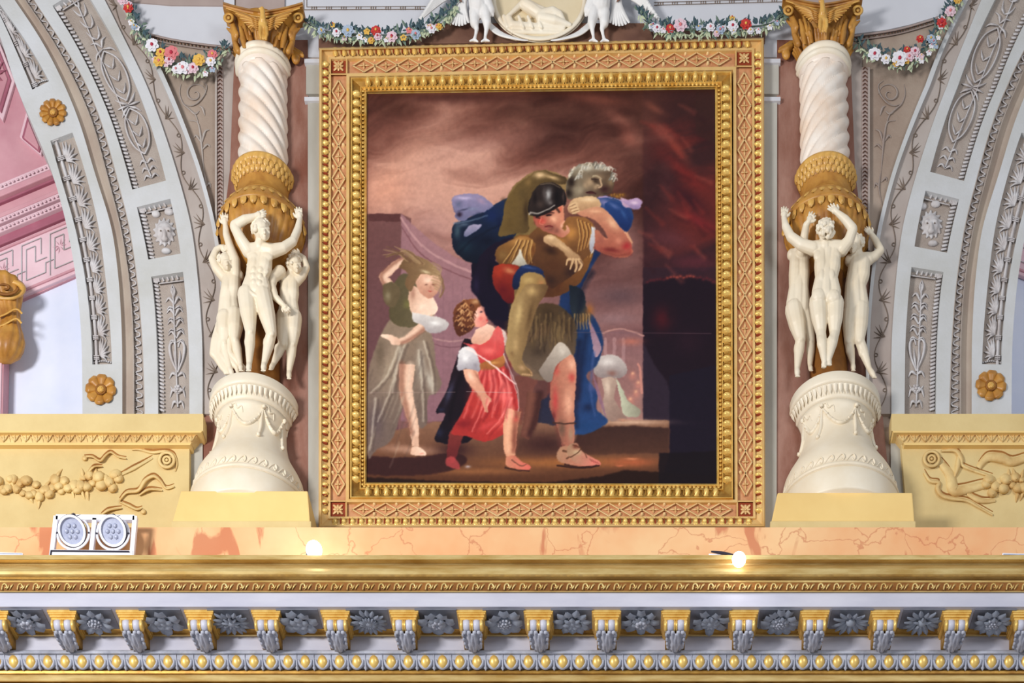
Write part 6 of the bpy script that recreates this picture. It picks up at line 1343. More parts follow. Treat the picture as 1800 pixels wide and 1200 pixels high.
for i in range(4): ul([(858+i*8, 462+i*18), (822+i*6, 478+i*16)], 8, 7, (216, 180, 136), .9); ul([(856+i*8, 472+i*18), (822+i*6, 488+i*16)], 2, 2, (120, 78, 54), .85)
up([(860, 525), (930, 500), (1000, 486), (1040, 500), (1100, 570), (1160, 640), (1205, 710), (1214, 745), (1180, 775), (1120, 786), (1060, 770), (990, 755), (975, 700), (970, 640), (1010, 640), (1040, 690), (1060, 680), (1020, 610), (960, 560), (900, 548)], (208, 148, 114), (176, 92, 74), (0, 1), 1, 1,
    [(1090, 590, 30, 60, (232, 182, 144), .85, -40), (980, 515, 60, 16, (226, 172, 134), .8), (1180, 735, 34, 30, (188, 50, 56), .85), (1080, 760, 70, 18, (130, 44, 44), .8, 8), (1020, 700, 30, 34, (168, 96, 80), .7), (1130, 700, 30, 30, (214, 140, 112), .7)])
up([(958, 610), (975, 625), (978, 700), (966, 760), (950, 770), (945, 720), (955, 660)], (210, 206, 204), (160, 158, 166), (0, 1), 1)
# helmet and face
up([(600, 560), (660, 540), (730, 500), (772, 470), (782, 500), (762, 540), (760, 600), (790, 640), (800, 600), (820, 640), (780, 680), (740, 670), (700, 655), (660, 640), (630, 620), (606, 600)], (222, 158, 124), (176, 96, 78), (-.7, .5), 1, 1,
    [(640, 575, 34, 26, (206, 78, 66), .9), (655, 585, 14, 14, (232, 112, 92), .7), (720, 560, 30, 30, (236, 178, 142), .85), (700, 620, 44, 26, (128, 78, 66), .75), (762, 500, 15, 26, (228, 112, 84), .9), (790, 620, 30, 26, (228, 170, 140), .8), (690, 535, 26, 9, (64, 28, 28), .9, -12), (620, 552, 20, 8, (84, 28, 30), .9), (740, 640, 20, 20, (120, 70, 60), .5)])
ul([(668, 528), (700, 520), (722, 522)], 4, 2, (46, 20, 22), .95); ul([(676, 542), (704, 536)], 3.4, 2.6, (36, 16, 20), .95); ul([(610, 556), (632, 560)], 3, 2.4, (50, 18, 24), .9); ul([(640, 556), (632, 590), (652, 600)], 3.4, 3, (240, 140, 116), .6); ul([(668, 612), (690, 606), (712, 612)], 4.4, 3, (128, 38, 44), .9); ul([(672, 624), (700, 622)], 3, 2.4, (196, 104, 92), .7)
up([(566, 510), (572, 440), (600, 375), (650, 338), (710, 334), (765, 362), (796, 420), (790, 470), (760, 480), (730, 500), (680, 525), (620, 540), (580, 530)], (60, 46, 42), (34, 24, 26), (1, .4), 1, 1,
    [(685, 410, 26, 50, (196, 194, 190), .85, 8), (660, 400, 16, 50, (96, 84, 80), .8), (635, 470, 34, 30, (92, 74, 66), .7), (740, 420, 20, 60, (22, 14, 18), .8), (780, 420, 10, 50, (96, 76, 68), .7), (600, 430, 16, 50, (30, 20, 22), .8), (700, 460, 20, 20, (160, 150, 144), .6)])
ul([(572, 522), (620, 528), (670, 508), (725, 478)], 5, 4, (176, 166, 156), .85); ul([(575, 536), (622, 540), (676, 520), (730, 494)], 3, 3, (34, 20, 22), .85); ul([(640, 346), (700, 338), (760, 366)], 3, 2, (150, 128, 100), .7)
for i in range(6): ug(735+i*4, 490+i*6, 9, 8, (56, 32, 26), .7)
# fourth pass over the legs and the boy: frame of reference 3.429 times the picture
def U(X, Y): return (760+X/3.429, 500+Y/3.429)
up([(640, 120), (720, 110), (800, 150), (860, 230), (870, 330), (850, 430), (800, 400), (740, 480), (680, 560), (600, 500), (530, 440), (540, 330), (600, 230)], (88, 66, 42), (116, 96, 80), (0, 1), 2, .95, [(700, 200, 50, 80, (64, 46, 32), .7), (760, 300, 40, 90, (140, 114, 76), .7, -15), (640, 400, 60, 50, (70, 54, 44), .7), (600, 340, 40, 60, (104, 82, 56), .7), (820, 260, 20, 70, (60, 42, 32), .7)])
for i in range(26): x0 = 600+i*9.5; y0 = 200+rg.uniform(-40, 60); ul([(x0, y0), (x0+rg.uniform(-10, 10), y0+70), (x0+rg.uniform(-26, 14), y0+140+rg.uniform(-20, 30))], 6, 2, [(164, 132, 86), (56, 40, 30), (128, 100, 62)][i % 3], .5, 1.6)
up([(640, 520), (700, 430), (760, 350), (810, 370), (850, 440), (830, 430), (780, 460), (740, 500), (720, 580), (680, 580)], (196, 182, 166), (140, 124, 112), (-.4, 1), 1, 1, [(780, 400, 30, 30, (214, 202, 186), .7)])
up([(560, 0), (690, 0), (680, 60), (640, 120), (610, 200), (580, 300), (560, 380), (540, 440), (560, 490), (600, 540), (590, 552), (540, 550), (500, 520), (474, 470), (440, 400), (450, 320), (460, 220), (480, 120), (520, 60)], (178, 148, 98), (120, 88, 56), (1, .1), 1, 1,
    [(600, 40, 44, 40, (206, 172, 114), .8), (520, 180, 26, 110, (206, 176, 120), .8, 10), (590, 180, 18, 110, (104, 76, 48), .7, 12), (500, 360, 26, 60, (196, 162, 112), .7), (540, 500, 30, 20, (200, 160, 118), .8, 30), (480, 420, 20, 30, (140, 106, 68), .6)])
for i in range(5): ug(545+i*13, 540+i*1, 9, 8, (212, 168, 126), .85)
up([(770, 470), (840, 420), (868, 500), (866, 600), (858, 700), (858, 840), (850, 960), (790, 960), (760, 880), (730, 800), (708, 740), (716, 620), (740, 530)], (212, 146, 118), (170, 104, 84), (-1, .3), 1, 1,
    [(840, 480, 30, 40, (232, 178, 148), .8), (840, 560, 26, 36, (206, 76, 70), .8), (750, 520, 20, 40, (206, 84, 76), .7), (740, 700, 24, 110, (206, 74, 72), .8), (820, 720, 36, 110, (230, 172, 142), .8), (780, 870, 30, 70, (120, 92, 76), .85), (835, 900, 20, 60, (170, 140, 112), .8), (730, 790, 20, 40, (120, 44, 48), .7)])
ul([(730, 832), (790, 838), (856, 834)], 5, 5, (84, 52, 44), .85)
up([(830, 960), (870, 955), (900, 1000), (960, 1040), (1008, 1064), (1000, 1090), (930, 1092), (860, 1070), (820, 1030), (812, 990)], (172, 136, 106), (222, 128, 112), (1, .2), 1, 1, [(870, 1010, 40, 22, (196, 172, 134), .8), (980, 1072, 34, 14, (228, 128, 114), .9)])
for i in range(5): ul([(950+i*11, 1052+i*4), (962+i*10, 1068+i*3)], 2, 1.4, (140, 60, 56), .7)
ul([(800, 1085), (900, 1098), (1006, 1090)], 5, 4, (60, 30, 28), .9); ul([(850, 965), (900, 990), (930, 1040)], 4, 3, (98, 60, 42), .8); ul([(830, 1040), (880, 1010), (900, 975)], 4, 3, (98, 60, 42), .8); ug(862, 975, 20, 16, (122, 58, 44), .8)
# boy: tunic folds, sash, arm and hand
up([(180, 350), (260, 360), (330, 350), (390, 250), (425, 300), (432, 400), (400, 440), (330, 460), (280, 470), (262, 400)], (236, 106, 100), (206, 66, 66), (0, 1), 1, .95, [(340, 400, 60, 30, (246, 128, 118), .7), (380, 320, 30, 50, (224, 110, 104), .7), (240, 380, 30, 14, (250, 150, 140), .7)])
up([(280, 478), (350, 470), (430, 425), (436, 470), (380, 500), (300, 520)], (196, 130, 68), (170, 98, 56), (0, 1), 1, 1, [(370, 470, 40, 12, (224, 166, 96), .7)])
for x0, x1, x2 in ((320, 300, 240), (345, 350, 300), (372, 380, 360), (400, 430, 420), (430, 470, 480), (300, 250, 190)):
    ul([(x0, 520), (x1, 640), (x2, 800)], 8, 4, (252, 150, 140), .5, 2.2); ul([(x0+16, 520), (x1+20, 640), (x2+24, 800)], 9, 4, (158, 36, 44), .5, 2.6)
ug(250, 700, 50, 90, (206, 70, 62), .6); ug(440, 680, 40, 60, (244, 120, 116), .6, -20); ug(180, 840, 60, 30, (140, 34, 42), .7); ug(330, 850, 80, 24, (226, 84, 82), .7, -25)
up([(186, 510), (270, 510), (280, 560), (310, 620), (330, 660), (355, 690), (345, 692), (325, 680), (322, 720), (336, 765), (322, 764), (302, 720), (290, 680), (240, 620), (200, 570)], (226, 170, 140), (206, 140, 114), (.6, 1), 1, 1, [(230, 550, 20, 50, (246, 206, 178), .8, -30), (275, 560, 10, 60, (164, 96, 78), .6, -30)])
up([(152, 480), (160, 400), (200, 375), (250, 390), (276, 440), (286, 520), (250, 516), (200, 506), (160, 520)], (226, 222, 218), (158, 150, 156), (.2, 1), 1, 1, [(200, 440, 30, 40, (244, 240, 236), .7), (260, 490, 20, 24, (150, 140, 146), .7)])
ul([(205, 380), (330, 460), (430, 540), (500, 600)], 5, 4, (240, 214, 204), .8); ul([(430, 420), (470, 520), (515, 640), (520, 760)], 4, 4, (214, 186, 184), .6)
# brush movement: slight irregular displacement, then a firmer tonal curve
dx_ = (fbm(7, 7, 2)-.5)*1.9; dy_ = (fbm(8, 8, 2)-.5)*1.9
fi = np.clip(np.arange(NX)[None, :]+dx_, 0, NX-1.01); fj = np.clip(np.arange(NY)[:, None]+dy_, 0, NY-1.01); i0 = fi.astype(int); j0 = fj.astype(int); ai = (fi-i0)[..., None]; aj = (fj-j0)[..., None]
SRC = IMG.copy(); IMG[:] = (SRC[j0, i0]*(1-ai)+SRC[j0, i0+1]*ai)*(1-aj)+(SRC[j0+1, i0]*(1-ai)+SRC[j0+1, i0+1]*ai)*aj
IMG[:] = 255*(np.clip(IMG/255, 0, 1)**1.12); IMG[:] = IMG*(.86+.22*np.clip(IMG.mean(axis=2, keepdims=True)/170, 0, 1)); IMG[:] = IMG-(IMG-IMG.mean(axis=2, keepdims=True))*.05
# canvas seams, varnish mottling
ln([(820, 688), (900, 690)], .5, .5, (210, 190, 180), .5); ln([(1010, 584), (1250, 586)], .5, .5, (120, 90, 96), .5); ln([(650, 690), (800, 689)], .5, .5, (180, 150, 140), .4)
IMG *= (1+(fbm(5, 5, 2)-.5)*.10)[..., None]; IMG[:] = np.clip(IMG, 0, 255)
V = []; sy_ = GY; base_p = 9
f_ = (D-base_p*K)/D
Xw = XC+((XX-900)*K-XC)*f_; Zw = ZC+(Z0+(1200-YY)*K-ZC)*f_
oP = P(952, 853, base_p)
co = np.stack([Xw-oP.x, np.zeros_like(Xw), Zw-oP.z], -1).reshape(-1, 3).astype(np.float32)
ii = np.arange(NX*NY).reshape(NY, NX); qd = np.stack([ii[1:, :-1], ii[1:, 1:], ii[:-1, 1:], ii[:-1, :-1]], -1).reshape(-1, 4)
me = bpy.data.meshes.new('canvas'); me.vertices.add(len(co)); me.vertices.foreach_set('co', co.ravel()); me.loops.add(qd.size); me.loops.foreach_set('vertex_index', qd.ravel().astype(np.int32))
me.polygons.add(len(qd)); me.polygons.foreach_set('loop_start', (np.arange(len(qd))*4).astype(np.int32)); me.polygons.foreach_set('loop_total', np.full(len(qd), 4, np.int32)); me.update(calc_edges=True)
at = me.color_attributes.new('paint', 'FLOAT_COLOR', 'POINT'); c_ = IMG.reshape(-1, 3)/255; c_ = np.where(c_ <= .04045, c_/12.92, ((c_+.055)/1.055)**2.4)
at.data.foreach_set('color', np.concatenate([c_, np.ones((len(c_), 1))], 1).ravel().astype(np.float32))
pm = bpy.data.materials.new('oil_paint'); pm.use_nodes = True; nt = pm.node_tree; bs = nt.nodes['Principled BSDF']; an = nt.nodes.new('ShaderNodeAttribute'); an.attribute_name = 'paint'
nt.links.new(an.outputs['Color'], bs.inputs['Base Color']); bs.inputs['Roughness'].default_value = .5; bs.inputs['Specular IOR Level'].default_value = .2
nn = nt.nodes.new('ShaderNodeTexNoise'); nn.inputs['Scale'].default_value = 120; bp = nt.nodes.new('ShaderNodeBump'); bp.inputs['Strength'].default_value = .12; bp.inputs['Distance'].default_value = .005; nt.links.new(nn.outputs['Fac'], bp.inputs['Height']); nt.links.new(bp.outputs[0], bs.inputs['Normal'])
pt_ = empty('painting', 'large dark oil painting of a helmeted man carrying an old man, with boy and woman', 'painting', oP)
me.materials.append(pm); o = bpy.data.objects.new('canvas', me); COL.objects.link(o); o.parent = pt_
v, f = extr([(641, 152), (641, 852), (1262, 852), (1262, 152)], 8.5, 1); add('stretcher_board', v, f, 'brownband', pt_)
# ---------------- orange marble curb, gilt cornice with brackets and rosettes ----------------
XL, XR = -4.9, 4.9
def runx(name, prof, m, parent, smooth=False, close=True):
    """horizontal moulding; prof = [(y px, depth px)] as seen"""
    pts = [P(1100, y, p) for y, p in prof]; n = len(pts); V = [Vector((XL, q.y, q.z)) for q in pts]+[Vector((XR, q.y, q.z)) for q in pts]
    Fc = [(i, i+1, n+i+1, n+i) for i in range(n-1)]
    if close: Fc += [tuple(range(n))[::-1], tuple(range(n, 2*n)), (n-1, 0, n, 2*n-1)]
    return add(name, V, Fc, m, parent, smooth)
def zrow(y, p): return P(1100, y, p).z
def yat(z, p):       # picture height of a point at height z and depth p
    pm = p*K; f = (D-pm)/D; return 1200-((z-ZC)/f+ZC-Z0)/K
ztop = zrow(975, 172)
curb = struct(box('trim_1', -420, 2220, 926.5, yat(ztop, 112)+1, 112, 96, 'orange'), 'orange veined marble curb standing on the cornice')
cor = empty('trim_2', 'gilt and lavender marble cornice with carved rows along the bottom', None, Vector((XC, 0, zrow(1200, 60)))); cor['kind'] = 'structure'
zs = zrow(1066, 150)    # underside of the corona
def ywz(z, p): return (yat(z, p), p)
runx('crown_molding', [ywz(ztop, 20), (975, 172), (983, 172), (984, 162), (990, 157), (992.5, 156), (993, 159), (995, 164), (999, 168), (1004, 169), (1009, 167), (1013, 162), (1014, 152), (1019, 149), (1020, 156), (1023, 156), ywz(zrow(1023, 158), 20)], 'goldcornice', cor)
runx('leaf_bed', [ywz(zrow(1023, 158), 20), (1023.5, 155), (1031, 154), (1038, 151), ywz(zrow(1038, 151), 20)], 'ochre_dark', cor)
runx('corona', [ywz(zrow(1038, 151), 20), (1038.5, 150), (1066, 150), ywz(zs, 20)], 'lav', cor)
q = Buf(); x = -80
while x < 1885:       # small scrolling leaves on the thin gilt strip
    stroke(q, [(x, 1036), (x+2, 1027), (x+7, 1026), (x+9, 1031), (x+5, 1033)], 2.3, 153, 4, n=3, sec=4, taper=(.6, 1, .5)); stroke(q, [(x+8, 1036), (x+12, 1030), (x+14, 1025)], 2.2, 153, 4, n=3, sec=4); stroke(q, [(x+14, 1036), (x+17, 1030), (x+21, 1026), (x+24, 1030)], 2.2, 153, 4, n=3, sec=4)
    x += 27.6
o = q.obj('running_leaf', 'goldcornice', cor, True); o['kind'] = 'stuff'
runx('leaf_fillet', [(1038, 152), (1040, 153), (1041, 150)], 'goldcornice', cor)
# frieze wall below the soffit
runx('back_cove', [ywz(zs, 70), ywz(zs, 96), (yat(zs, 92)+2, 94), (1112, 90), (1114, 87), (1117, 86), (1118, 82)], 'bronze', cor)
runx('cove_lip', [(1113, 88), (1116, 88.5), (1118, 86)], 'goldcornice', cor)
runx('frieze_band', [(1118, 70), (1117.5, 83), (1143, 83), (1144, 70)], 'lav', cor)
runx('frieze_fillet', [(1143, 70), (1142, 86), (1144, 88), (1148, 88), (1150, 85), (1151, 70)], 'greyblue', cor)
runx('egg_bed', [(1150, 60), (1150, 84), (1158, 83), (1168, 78), (1177, 68), (1178, 50)], 'greyblue', cor)
runx('bead_fillet', [(1177, 50), (1176.5, 71), (1179, 73), (1183, 72), (1185, 68), (1186, 50)], 'bronze', cor)
runx('gilt_fascia', [(1185, 50), (1184.5, 67), (1196.5, 67), (1198, 64), (1198, 50)], 'goldcornice', cor)
runx('lower_fascia', [(1197, 40), (1197, 58), (1250, 56), (1260, 40)], 'bronze', cor)
# eggs and darts
def egg_mesh():
    V, f = ico(3); out = []
    for v in V: w_ = 1-.12*(-v.z if v.z < 0 else 0); out.append((v.x*8.4*K*w_, v.y*6.5*K, v.z*10.6*K))
    return meshdata('egg', out, f, 'gold')
EGG = egg_mesh()
def socket_mesh():
    b = Buf(); n = 15
    for i in range(n):
        a = PI*.02+(PI*.96)*i/(n-1); px_, pz = 11*math.cos(a), -12.5*math.sin(a)
        for j in range(4):
            an = PI*j/3; r = 2.5; b.v.append((( px_+r*math.cos(an)*math.cos(a))*K, -5*math.sin(an)*K, (pz-r*math.cos(an)*math.sin(a)+3)*K))
    for i in range(n-1):
        for j in range(3): a = i*4+j; b.f.append((a, a+1, a+5, a+4))
    return meshdata('egg_socket', b.v, b.f, 'greyblue')
SOCK = socket_mesh(); DARTM = unit_mesh('dart', 'greyblue', [(-13, .4, 2), (-9, 3.2, 4), (-7, 1.6, 5), (10, 1.6, 4)])
x = -66.2; base = org(cor)
while x < 1880:
    inst(EGG, 'egg', P(x, 1163.5, 80)-base, cor, (.35, 0, 0)); inst(SOCK, 'egg_socket', P(x, 1163, 79)-base, cor, (.35, 0, 0)); inst(DARTM, 'dart', P(x+15.2, 1163, 79)-base, cor, (.35, 0, 0)); x += 30.15
# --- brackets
def mb(name, m, build, smooth=True):
    b = Buf(); build(b); return meshdata(name, [Vector(v)*K*.955 for v in b.v], b.f, m, smooth)
def bx3(b, x0, x1, y0, y1, z0, z1):
    V = [(x, y, z) for x in (x0, x1) for y in (y0, y1) for z in (z0, z1)]; b.add(V, [(0, 1, 3, 2), (4, 6, 7, 5), (0, 4, 5, 1), (2, 3, 7, 6), (0, 2, 6, 4), (1, 5, 7, 3)])
# local frame: x along, y = minus depth from the frieze wall, z down from the soffit (px)
def cap_(b):
    for (w_, d, z0, z1) in ((31, 62, 0, -4), (29.5, 60.5, -4, -6.5), (27, 58, -6.5, -10), (24.5, 55, -10, -13)): bx3(b, -w_, w_, -d, 4, z1, z0)
    for sx in (-1, 1): pass
def body_(b):
    V = []; N = 9
    for sx in (-1, 1):
        for i in range(N):
            u = i/(N-1); V += [(sx*21, -(55-u*55), -14), (sx*21, -(55-u*55), -(20+11*math.sin(u*2.2)**.8+u*2))]
    for i in range(N-1):
        a = i*2; n_ = N*2
        b.f += [(a, a+2, a+3, a+1), (n_+a, n_+a+1, n_+a+3, n_+a+2), (a+1, a+3, n_+a+3, n_+a+1)]
    b.f += [(0, 1, n_+1, n_)]; b.v += V
def cyl(b, x0, x1, y, z, r, rings=((0, 1), (1, 1)), seg=16):
    n0 = len(b.v)
    for u, k in rings:
        for j in range(seg): a = 2*PI*j/seg; b.v.append((x0+(x1-x0)*u, y+r*k*math.cos(a), z+r*k*math.sin(a)))
    for i in range(len(rings)-1):
        for j in range(seg): k = (j+1) % seg; b.f.append((n0+i*seg+j, n0+i*seg+k, n0+(i+1)*seg+k, n0+(i+1)*seg+j))
    b.f.append(tuple(range(n0, n0+seg))[::-1]); b.f.append(tuple(range(n0+(len(rings)-1)*seg, n0+len(rings)*seg)))
CAP = mb('bracket_cap', 'gold', cap_, False); BODY = mb('bracket_body', 'bronze', body_)
ROLL = mb('bracket_roll', 'lav', lambda b: [cyl(b, -18, -3, -53, -22, 9, ((0, .9), (.5, 1.05), (1, .9))), cyl(b, 3, 18, -53, -22, 9, ((0, .9), (.5, 1.05), (1, .9)))])
BAND = mb('roll_band', 'gold', lambda b: [cyl(b, -3.4, 3.4, -53, -22, 9.8, ((0, .92), (.2, 1), (.45, .8), (.55, .8), (.8, 1), (1, .92))), cyl(b, -25, -18, -53, -22, 9.6, ((0, .6), (.3, 1), (1, .9))), cyl(b, 18, 25, -53, -22, 9.6, ((0, .9), (.7, 1), (1, .6)))])
def leaf_(b):
    nu, nv = 25, 15; V = []
    for i in range(nv):
        v_ = i/(nv-1); y = -(58-v_*50); z0 = -(31+5*math.sin(v_*PI*.75)**.9+v_*3) if v_ > 0 else -31
        if v_ < .12: y = -(50+v_*30)
        wdt = 21*(1-.22*v_)*(1+.09*math.sin(v_*22))*(1 if v_ < .9 else .7)
        for j in range(nu):
            u = -1+2*j/(nu-1); rid = 4.2*abs(math.sin(u*PI*1.5+.3*math.sin(v_*9)))**1.5+4*math.exp(-(u*8)**2)-5*abs(u)**3; V.append((u*wdt, y-rid*.35, z0-rid*1.0))
    for i in range(nv-1):
        for j in range(nu-1): a = i*nu+j; b.f.append((a, a+nu, a+nu+1, a+1))
    b.v += V
    # curled lobes on either edge and a turned-over tip
    for sx in (-1, 1):
        for k_, (yy, zz) in enumerate(((-46, -34), (-37, -36), (-27, -37), (-17, -36))):
            V2, f2 = ico(1); b.add([(sx*(19-k_*1.2)+v.x*3.8, yy+v.y*6.5, zz+v.z*3) for v in V2], f2)
    for sx in (-1.0, -.4, .4, 1.0):
        V2, f2 = ico(1); b.add([(sx*15+v.x*5, -53+v.y*4, -34+v.z*3.4) for v in V2], f2)
ACL = mb('acanthus', 'greyblue', leaf_)
BX = [-13, 107, 228, 348, 466, 588, 709, 828, 946, 1066, 1188, 1308, 1433, 1557, 1683, 1806]
ordn = ['first', 'second', 'third', 'fourth', 'fifth', 'sixth', 'seventh', 'eighth', 'ninth', 'tenth', 'eleventh', 'twelfth', 'thirteenth', 'fourteenth', 'fifteenth', 'sixteenth']
def bracket(x, lab):
    q0 = P(x, 1066, 146); t = empty('bracket', lab, 'bracket', Vector((q0.x, -83*K, zs)), 'carved brackets under the cornice')
    for me_, n_ in ((CAP, 'cap'), (BODY, 'body'), (ROLL, 'roll'), (BAND, 'roll_band'), (ACL, 'acanthus_leaf')): inst(me_, n_, (0, 0, 0), t, (0, 0, 0), (.83, 1, 1))
for i, x in enumerate(BX):
    if i == 0: lab = 'gilt bracket with grey leaf, cut by the left edge of the photo'
    elif i == 15: lab = 'gilt bracket with grey leaf, cut by the right edge of the photo'
    else: lab = 'gilt bracket with grey acanthus leaf, %s whole one from the left of the cornice' % ordn[i-1]
    bracket(x, lab)
# --- rosettes between the brackets, each its own flower
def pet3(name, w_, cup, tip):
    V = []; Fc = []
    for i in range(5):
        u = i/4; wd = w_*[.35, .8, 1, .85, tip][i]; z = -cup*math.sin(u*PI*.8)-1.5*u
        for j in (-1, -.5, 0, .5, 1): V.append((j*wd*K, u*K*1.0*10, (z+(2.0*(1-abs(j)) if True else 0)*-1)*K))
    for i in range(4):
        for j in range(4): a = i*5+j; Fc.append((a, a+1, a+6, a+5))
    return meshdata(name, V, Fc, 'darkblue')
PT = {'round': pet3('round_petal', 4.6, 3, .75), 'narrow': pet3('narrow_petal', 2.6, 3, .2), 'pointed': pet3('pointed_petal', 4.2, 4, .12), 'broad': pet3('broad_petal', 6.2, 4, .6)}
SOL = meshdata('rosette_boss', [(v[0]*K, v[1]*K, v[2]*K) for v in ico(2)[0]], ico(2)[1], 'darkblue'); SML = meshdata('seed', [(v[0]*K, v[1]*K, v[2]*K) for v in ico(1)[0]], ico(1)[1], 'greyblue')
RK = [('round', 9, 7, 'ring', 'rounded lobes around a curled centre'), ('pointed', 10, 0, 'seeds', 'spread leaves around a bumpy cone'), ('broad', 6, 5, 'boss', 'broad ragged leaves and a round bud'), ('narrow', 16, 9, 'boss', 'narrow spiky petals and a dark hollow centre'),
      ('broad', 7, 5, 'boss', 'wide petals and a small smooth bud'), ('narrow', 18, 16, 'boss', 'daisy petals in two even rings'), ('broad', 7, 7, 'ring', 'crumpled overlapping petals'), ('broad', 8, 0, 'seeds', 'large petals around a cluster of seeds'), ('pointed', 11, 7, 'boss', 'pointed petals in two rows'), ('round', 8, 8, 'ring', 'soft rounded petals'),
      ('round', 7, 10, 'boss', 'thick rolled rim and a fringed heart'), ('round', 12, 8, 'seeds', 'frilled petals around tiny seeds'), ('narrow', 13, 0, 'boss', 'long splayed drooping petals'), ('narrow', 15, 5, 'boss', 'long splayed petals and a small bud'), ('pointed', 12, 5, 'seeds', 'long tapering petals and a seeded bud')]
rn = random.Random(11)
for i in range(15):
    xm = (BX[i]+BX[i+1])/2; kind, n, n2, cen, desc = RK[i]; q0 = P(xm, 1066, 150); kx = P(xm, 1089, 117)
    t = empty('rosette', 'grey rosette with %s, %s from the left' % (desc, ordn[i]), 'rosette', Vector((kx.x, -120*K, zs)), 'grey rosettes under the cornice')
    v, f = [], []
    b = Buf(); pts = [(-35, -29), (35, -29), (35, 31), (-35, 31)]
    V = [Vector((kx.x+a*K, -116*K+c*K, zs-.001)) for a, c in pts]+[Vector((kx.x+a*K, -116*K+c*K, zs-.006)) for a, c in pts]
    b.add(V, [(4, 5, 6, 7), (0, 1, 5, 4), (1, 2, 6, 5), (2, 3, 7, 6), (3, 0, 4, 7)]); b.obj('back_plate', 'coffer', t)
    for j in range(n): a = 2*PI*j/n; s_ = rn.uniform(.92, 1.06); inst(PT[kind], 'petal', (math.sin(a)*-9*K, math.cos(a)*7.5*K, -3*K), t, (rn.uniform(-.14, .1), 0, a), (1.7, 2.3*s_, 1.3))
    for j in range(n2): a = 2*PI*(j+.5)/n2; inst(PT[kind], 'petal', (0, 0, -6*K), t, (.1, 0, a), (1.3, 1.6, 1.3))
    bo = inst(SOL, 'boss', (0, 0, -6*K), t, (0, 0, 0), (8.5, 8.5, 7) if cen != 'seeds' else (12, 11, 7))
    if cen == 'seeds':
        for r_, m_ in ((0, 1), (5, 6), (10, 11)):
            for j in range(m_): a = 2*PI*j/m_; h = math.sqrt(max(0, 1-(r_/13)**2)); inst(SML, 'seed', (r_*math.cos(a)*K, r_*math.sin(a)*K, (-6-7*h)*K), t, (0, 0, 0), 2.5)
    elif cen == 'ring':
        for j in range(7): a = 2*PI*j/7; inst(SML, 'bud_petal', (6.5*math.cos(a)*K, 6.5*math.sin(a)*K, -11*K), t, (0, 0, 0), 4.4)
    # gilt lip behind each coffer
# ---------------- lamps on the cornice ----------------
t = empty('floodlight', 'white twin-ring floodlight with two round lamps, left on the cornice ledge', 'floodlight', Vector((P(163, 975, 145).x, -145*K, ztop)))
pf = 150; b = Buf()
def bar(b, x0, y0, x1, y1, w_, p=pf, th=8):
    d = np.array([x1-x0, y1-y0], float); d /= np.hypot(*d); n_ = np.array([-d[1], d[0]])*w_
    v, f = extr([(x0+n_[0], y0+n_[1]), (x1+n_[0], y1+n_[1]), (x1-n_[0], y1-n_[1]), (x0-n_[0], y0-n_[1])], p, p-th); b.add(v, f)
bar(b, 98, 908, 236, 909, 4.5); bar(b, 98, 906, 90, 976, 3.8); bar(b, 237, 906, 231, 976, 3.8); bar(b, 166, 910, 160, 966, 3.6); b.obj('lamp_frame', 'metalwhite', t)
b = Buf(); bar(b, 91, 971, 233, 972.5, 5.5, 151, 12); b.obj('frame_base', 'metalwhite', t)
b = Buf(); bar(b, 89, 967.3, 227, 968.6, 1, 153, 3); bar(b, 89.5, 967, 88, 977, .8, 153, 3); b.obj('base_groove', 'dark', t)
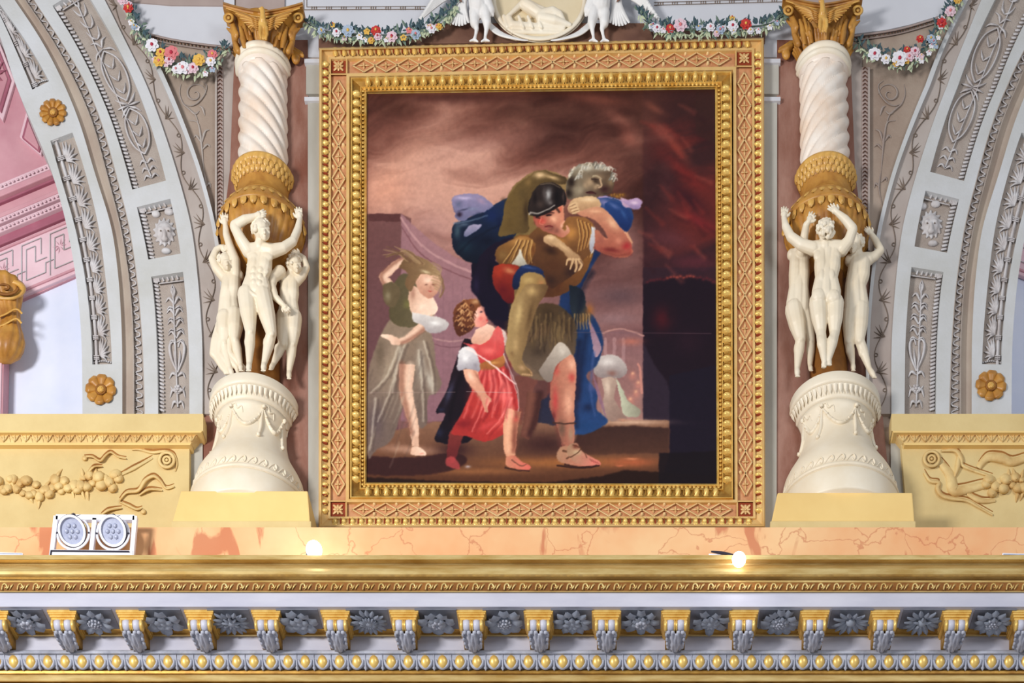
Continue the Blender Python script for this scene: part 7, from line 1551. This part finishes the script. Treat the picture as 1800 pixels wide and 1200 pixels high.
for k_, (x, y) in enumerate(((128, 935), (198, 936))):
    lamp = empty('lamp', None, None, P(x, y, 150), parent=t)
    b = Buf(); torus(b, x+.5, y+1, 146, 28, 2.6, 36, 29, 8); b.obj('gimbal_ring', 'metalwhite', lamp, True)
    b = Buf(); ox, oy = (-1, -1) if k_ == 0 else (1, -2); 
    c = P(x+ox, y+oy, 150); V, f = ico(3); tilt = Matrix.Rotation(.42, 3, 'X') @ Matrix.Rotation(.12 if k_ == 0 else .02, 3, 'Z')
    def ringm(r0, r1, d0, d1, seg=36):
        bb = Buf()
        for i in range(seg):
            a = 2*PI*i/seg
            for r_, d_ in ((r0, d0), (r1, d0), (r1, d1), (r0, d1)): bb.v.append(c+tilt @ Vector((r_*math.cos(a)*K, -d_*K, r_*math.sin(a)*K)))
        for i in range(seg):
            for j in range(4): bb.f.append((i*4+j, i*4+(j+1) % 4, ((i+1) % seg)*4+(j+1) % 4, ((i+1) % seg)*4+j))
        return bb
    ringm(19, 22.5, 6, -8).obj('lamp_housing', 'metalwhite', lamp); ringm(22.3, 23.4, 4, 1.5).obj('lamp_rim', 'dark', lamp)
    bb = Buf()
    for i in range(37): a = 2*PI*i/37; bb.v.append(c+tilt @ Vector((20*math.cos(a)*K, -2*K, 20*math.sin(a)*K)))
    bb.f.append(tuple(range(37))); bb.obj('lamp_lens', 'lens', lamp)
    for j in range(7):
        a = 2*PI*j/6; r_ = 0 if j == 6 else 9; bb = Buf(); V2, f2 = ico(1); bb.add([c+tilt @ Vector(((r_*math.cos(a)+v.x*3.8)*K, (-2.5+v.y*2)*K, (r_*math.sin(a)+v.z*3.8)*K)) for v in V2], f2); bb.obj('led_cell', 'lens', lamp, True)
    bb = Buf(); ball(bb, x+1, y-29, 148, 5, 5); stroke(bb, [(x-12, y-31), (x+1, y-28), (x+14, y-31)], 1.2, 150, 2, sec=4); bb.obj('pivot', 'dark', lamp, True)
    bb = Buf(); ball(bb, x-28, y+1, 148, 2, 2, 6); ball(bb, x+28, y+1, 148, 2, 2, 6); bb.obj('side_screw', 'dark', lamp, True)
    bb = Buf(); ball(bb, x, y+31, 146, 4, 5); bb.obj('ring_foot', 'metalwhite', lamp, True)
def strip_lamp(x0, x1, y0, y1, lab):
    v, f = extr([(x0, y0), (x0, y1), (x1, y1+1), (x1, y0+2)], 160, 140); t = empty('strip_lamp', lab, 'lamp', Vector((P((x0+x1)/2, 975, 150).x, -150*K, ztop)))
    bev(add('housing', v, f, 'metalwhite', t), .004); v, f = extr([(x0+2, y0+2), (x0+2, y0+3.4), (x1-2, y0+4.6), (x1-2, y0+3.4)], 161, 158); add('diffuser', v, f, 'lens', t)
strip_lamp(-30, 40, 969, 977, 'slim white strip lamp lying on the cornice at the left edge'); strip_lamp(1762, 1830, 971, 977, 'slim white strip lamp lying on the cornice at the right edge')
def spot(x, y, r, lab, arm):
    t = empty('spot_lamp', lab, 'lamp', Vector((P(x, 975, 155).x, -155*K, ztop))); pz = 158 if x < 900 else 188
    c = P(x, y, pz)
    V, f = ico(3); b = Buf(); b.add([c+v*r*F(pz) for v in V], f); b.obj('lit_bulb', 'emit', t, True)
    b = Buf(); stroke(b, arm, 3, 150, 5, taper=(.5, 1, 1)); b.obj('lamp_arm', 'dark', t, True)
    b = Buf(); bar(b, arm[0][0]-4, arm[0][1]+5, x+2, 975, 1.3, 150, 5); b.obj('base_plate', 'metalwhite', t)
    l = bpy.data.lights.new('bulb_light', 'POINT'); l.energy = 1.2; l.shadow_soft_size = .06; l.color = (1, .95, .95); lo = bpy.data.objects.new('bulb_light', l); COL.objects.link(lo); lo.location = c+Vector((0, -.12, .05))
spot(552, 966, 14, 'glowing round spot lamp below the lower left corner of the gold frame', [(538, 974), (545, 972), (552, 970)])
spot(1299, 983, 12, 'glowing round spot lamp near the lower right corner of the gold frame', [(1250, 969), (1272, 972), (1292, 977)])
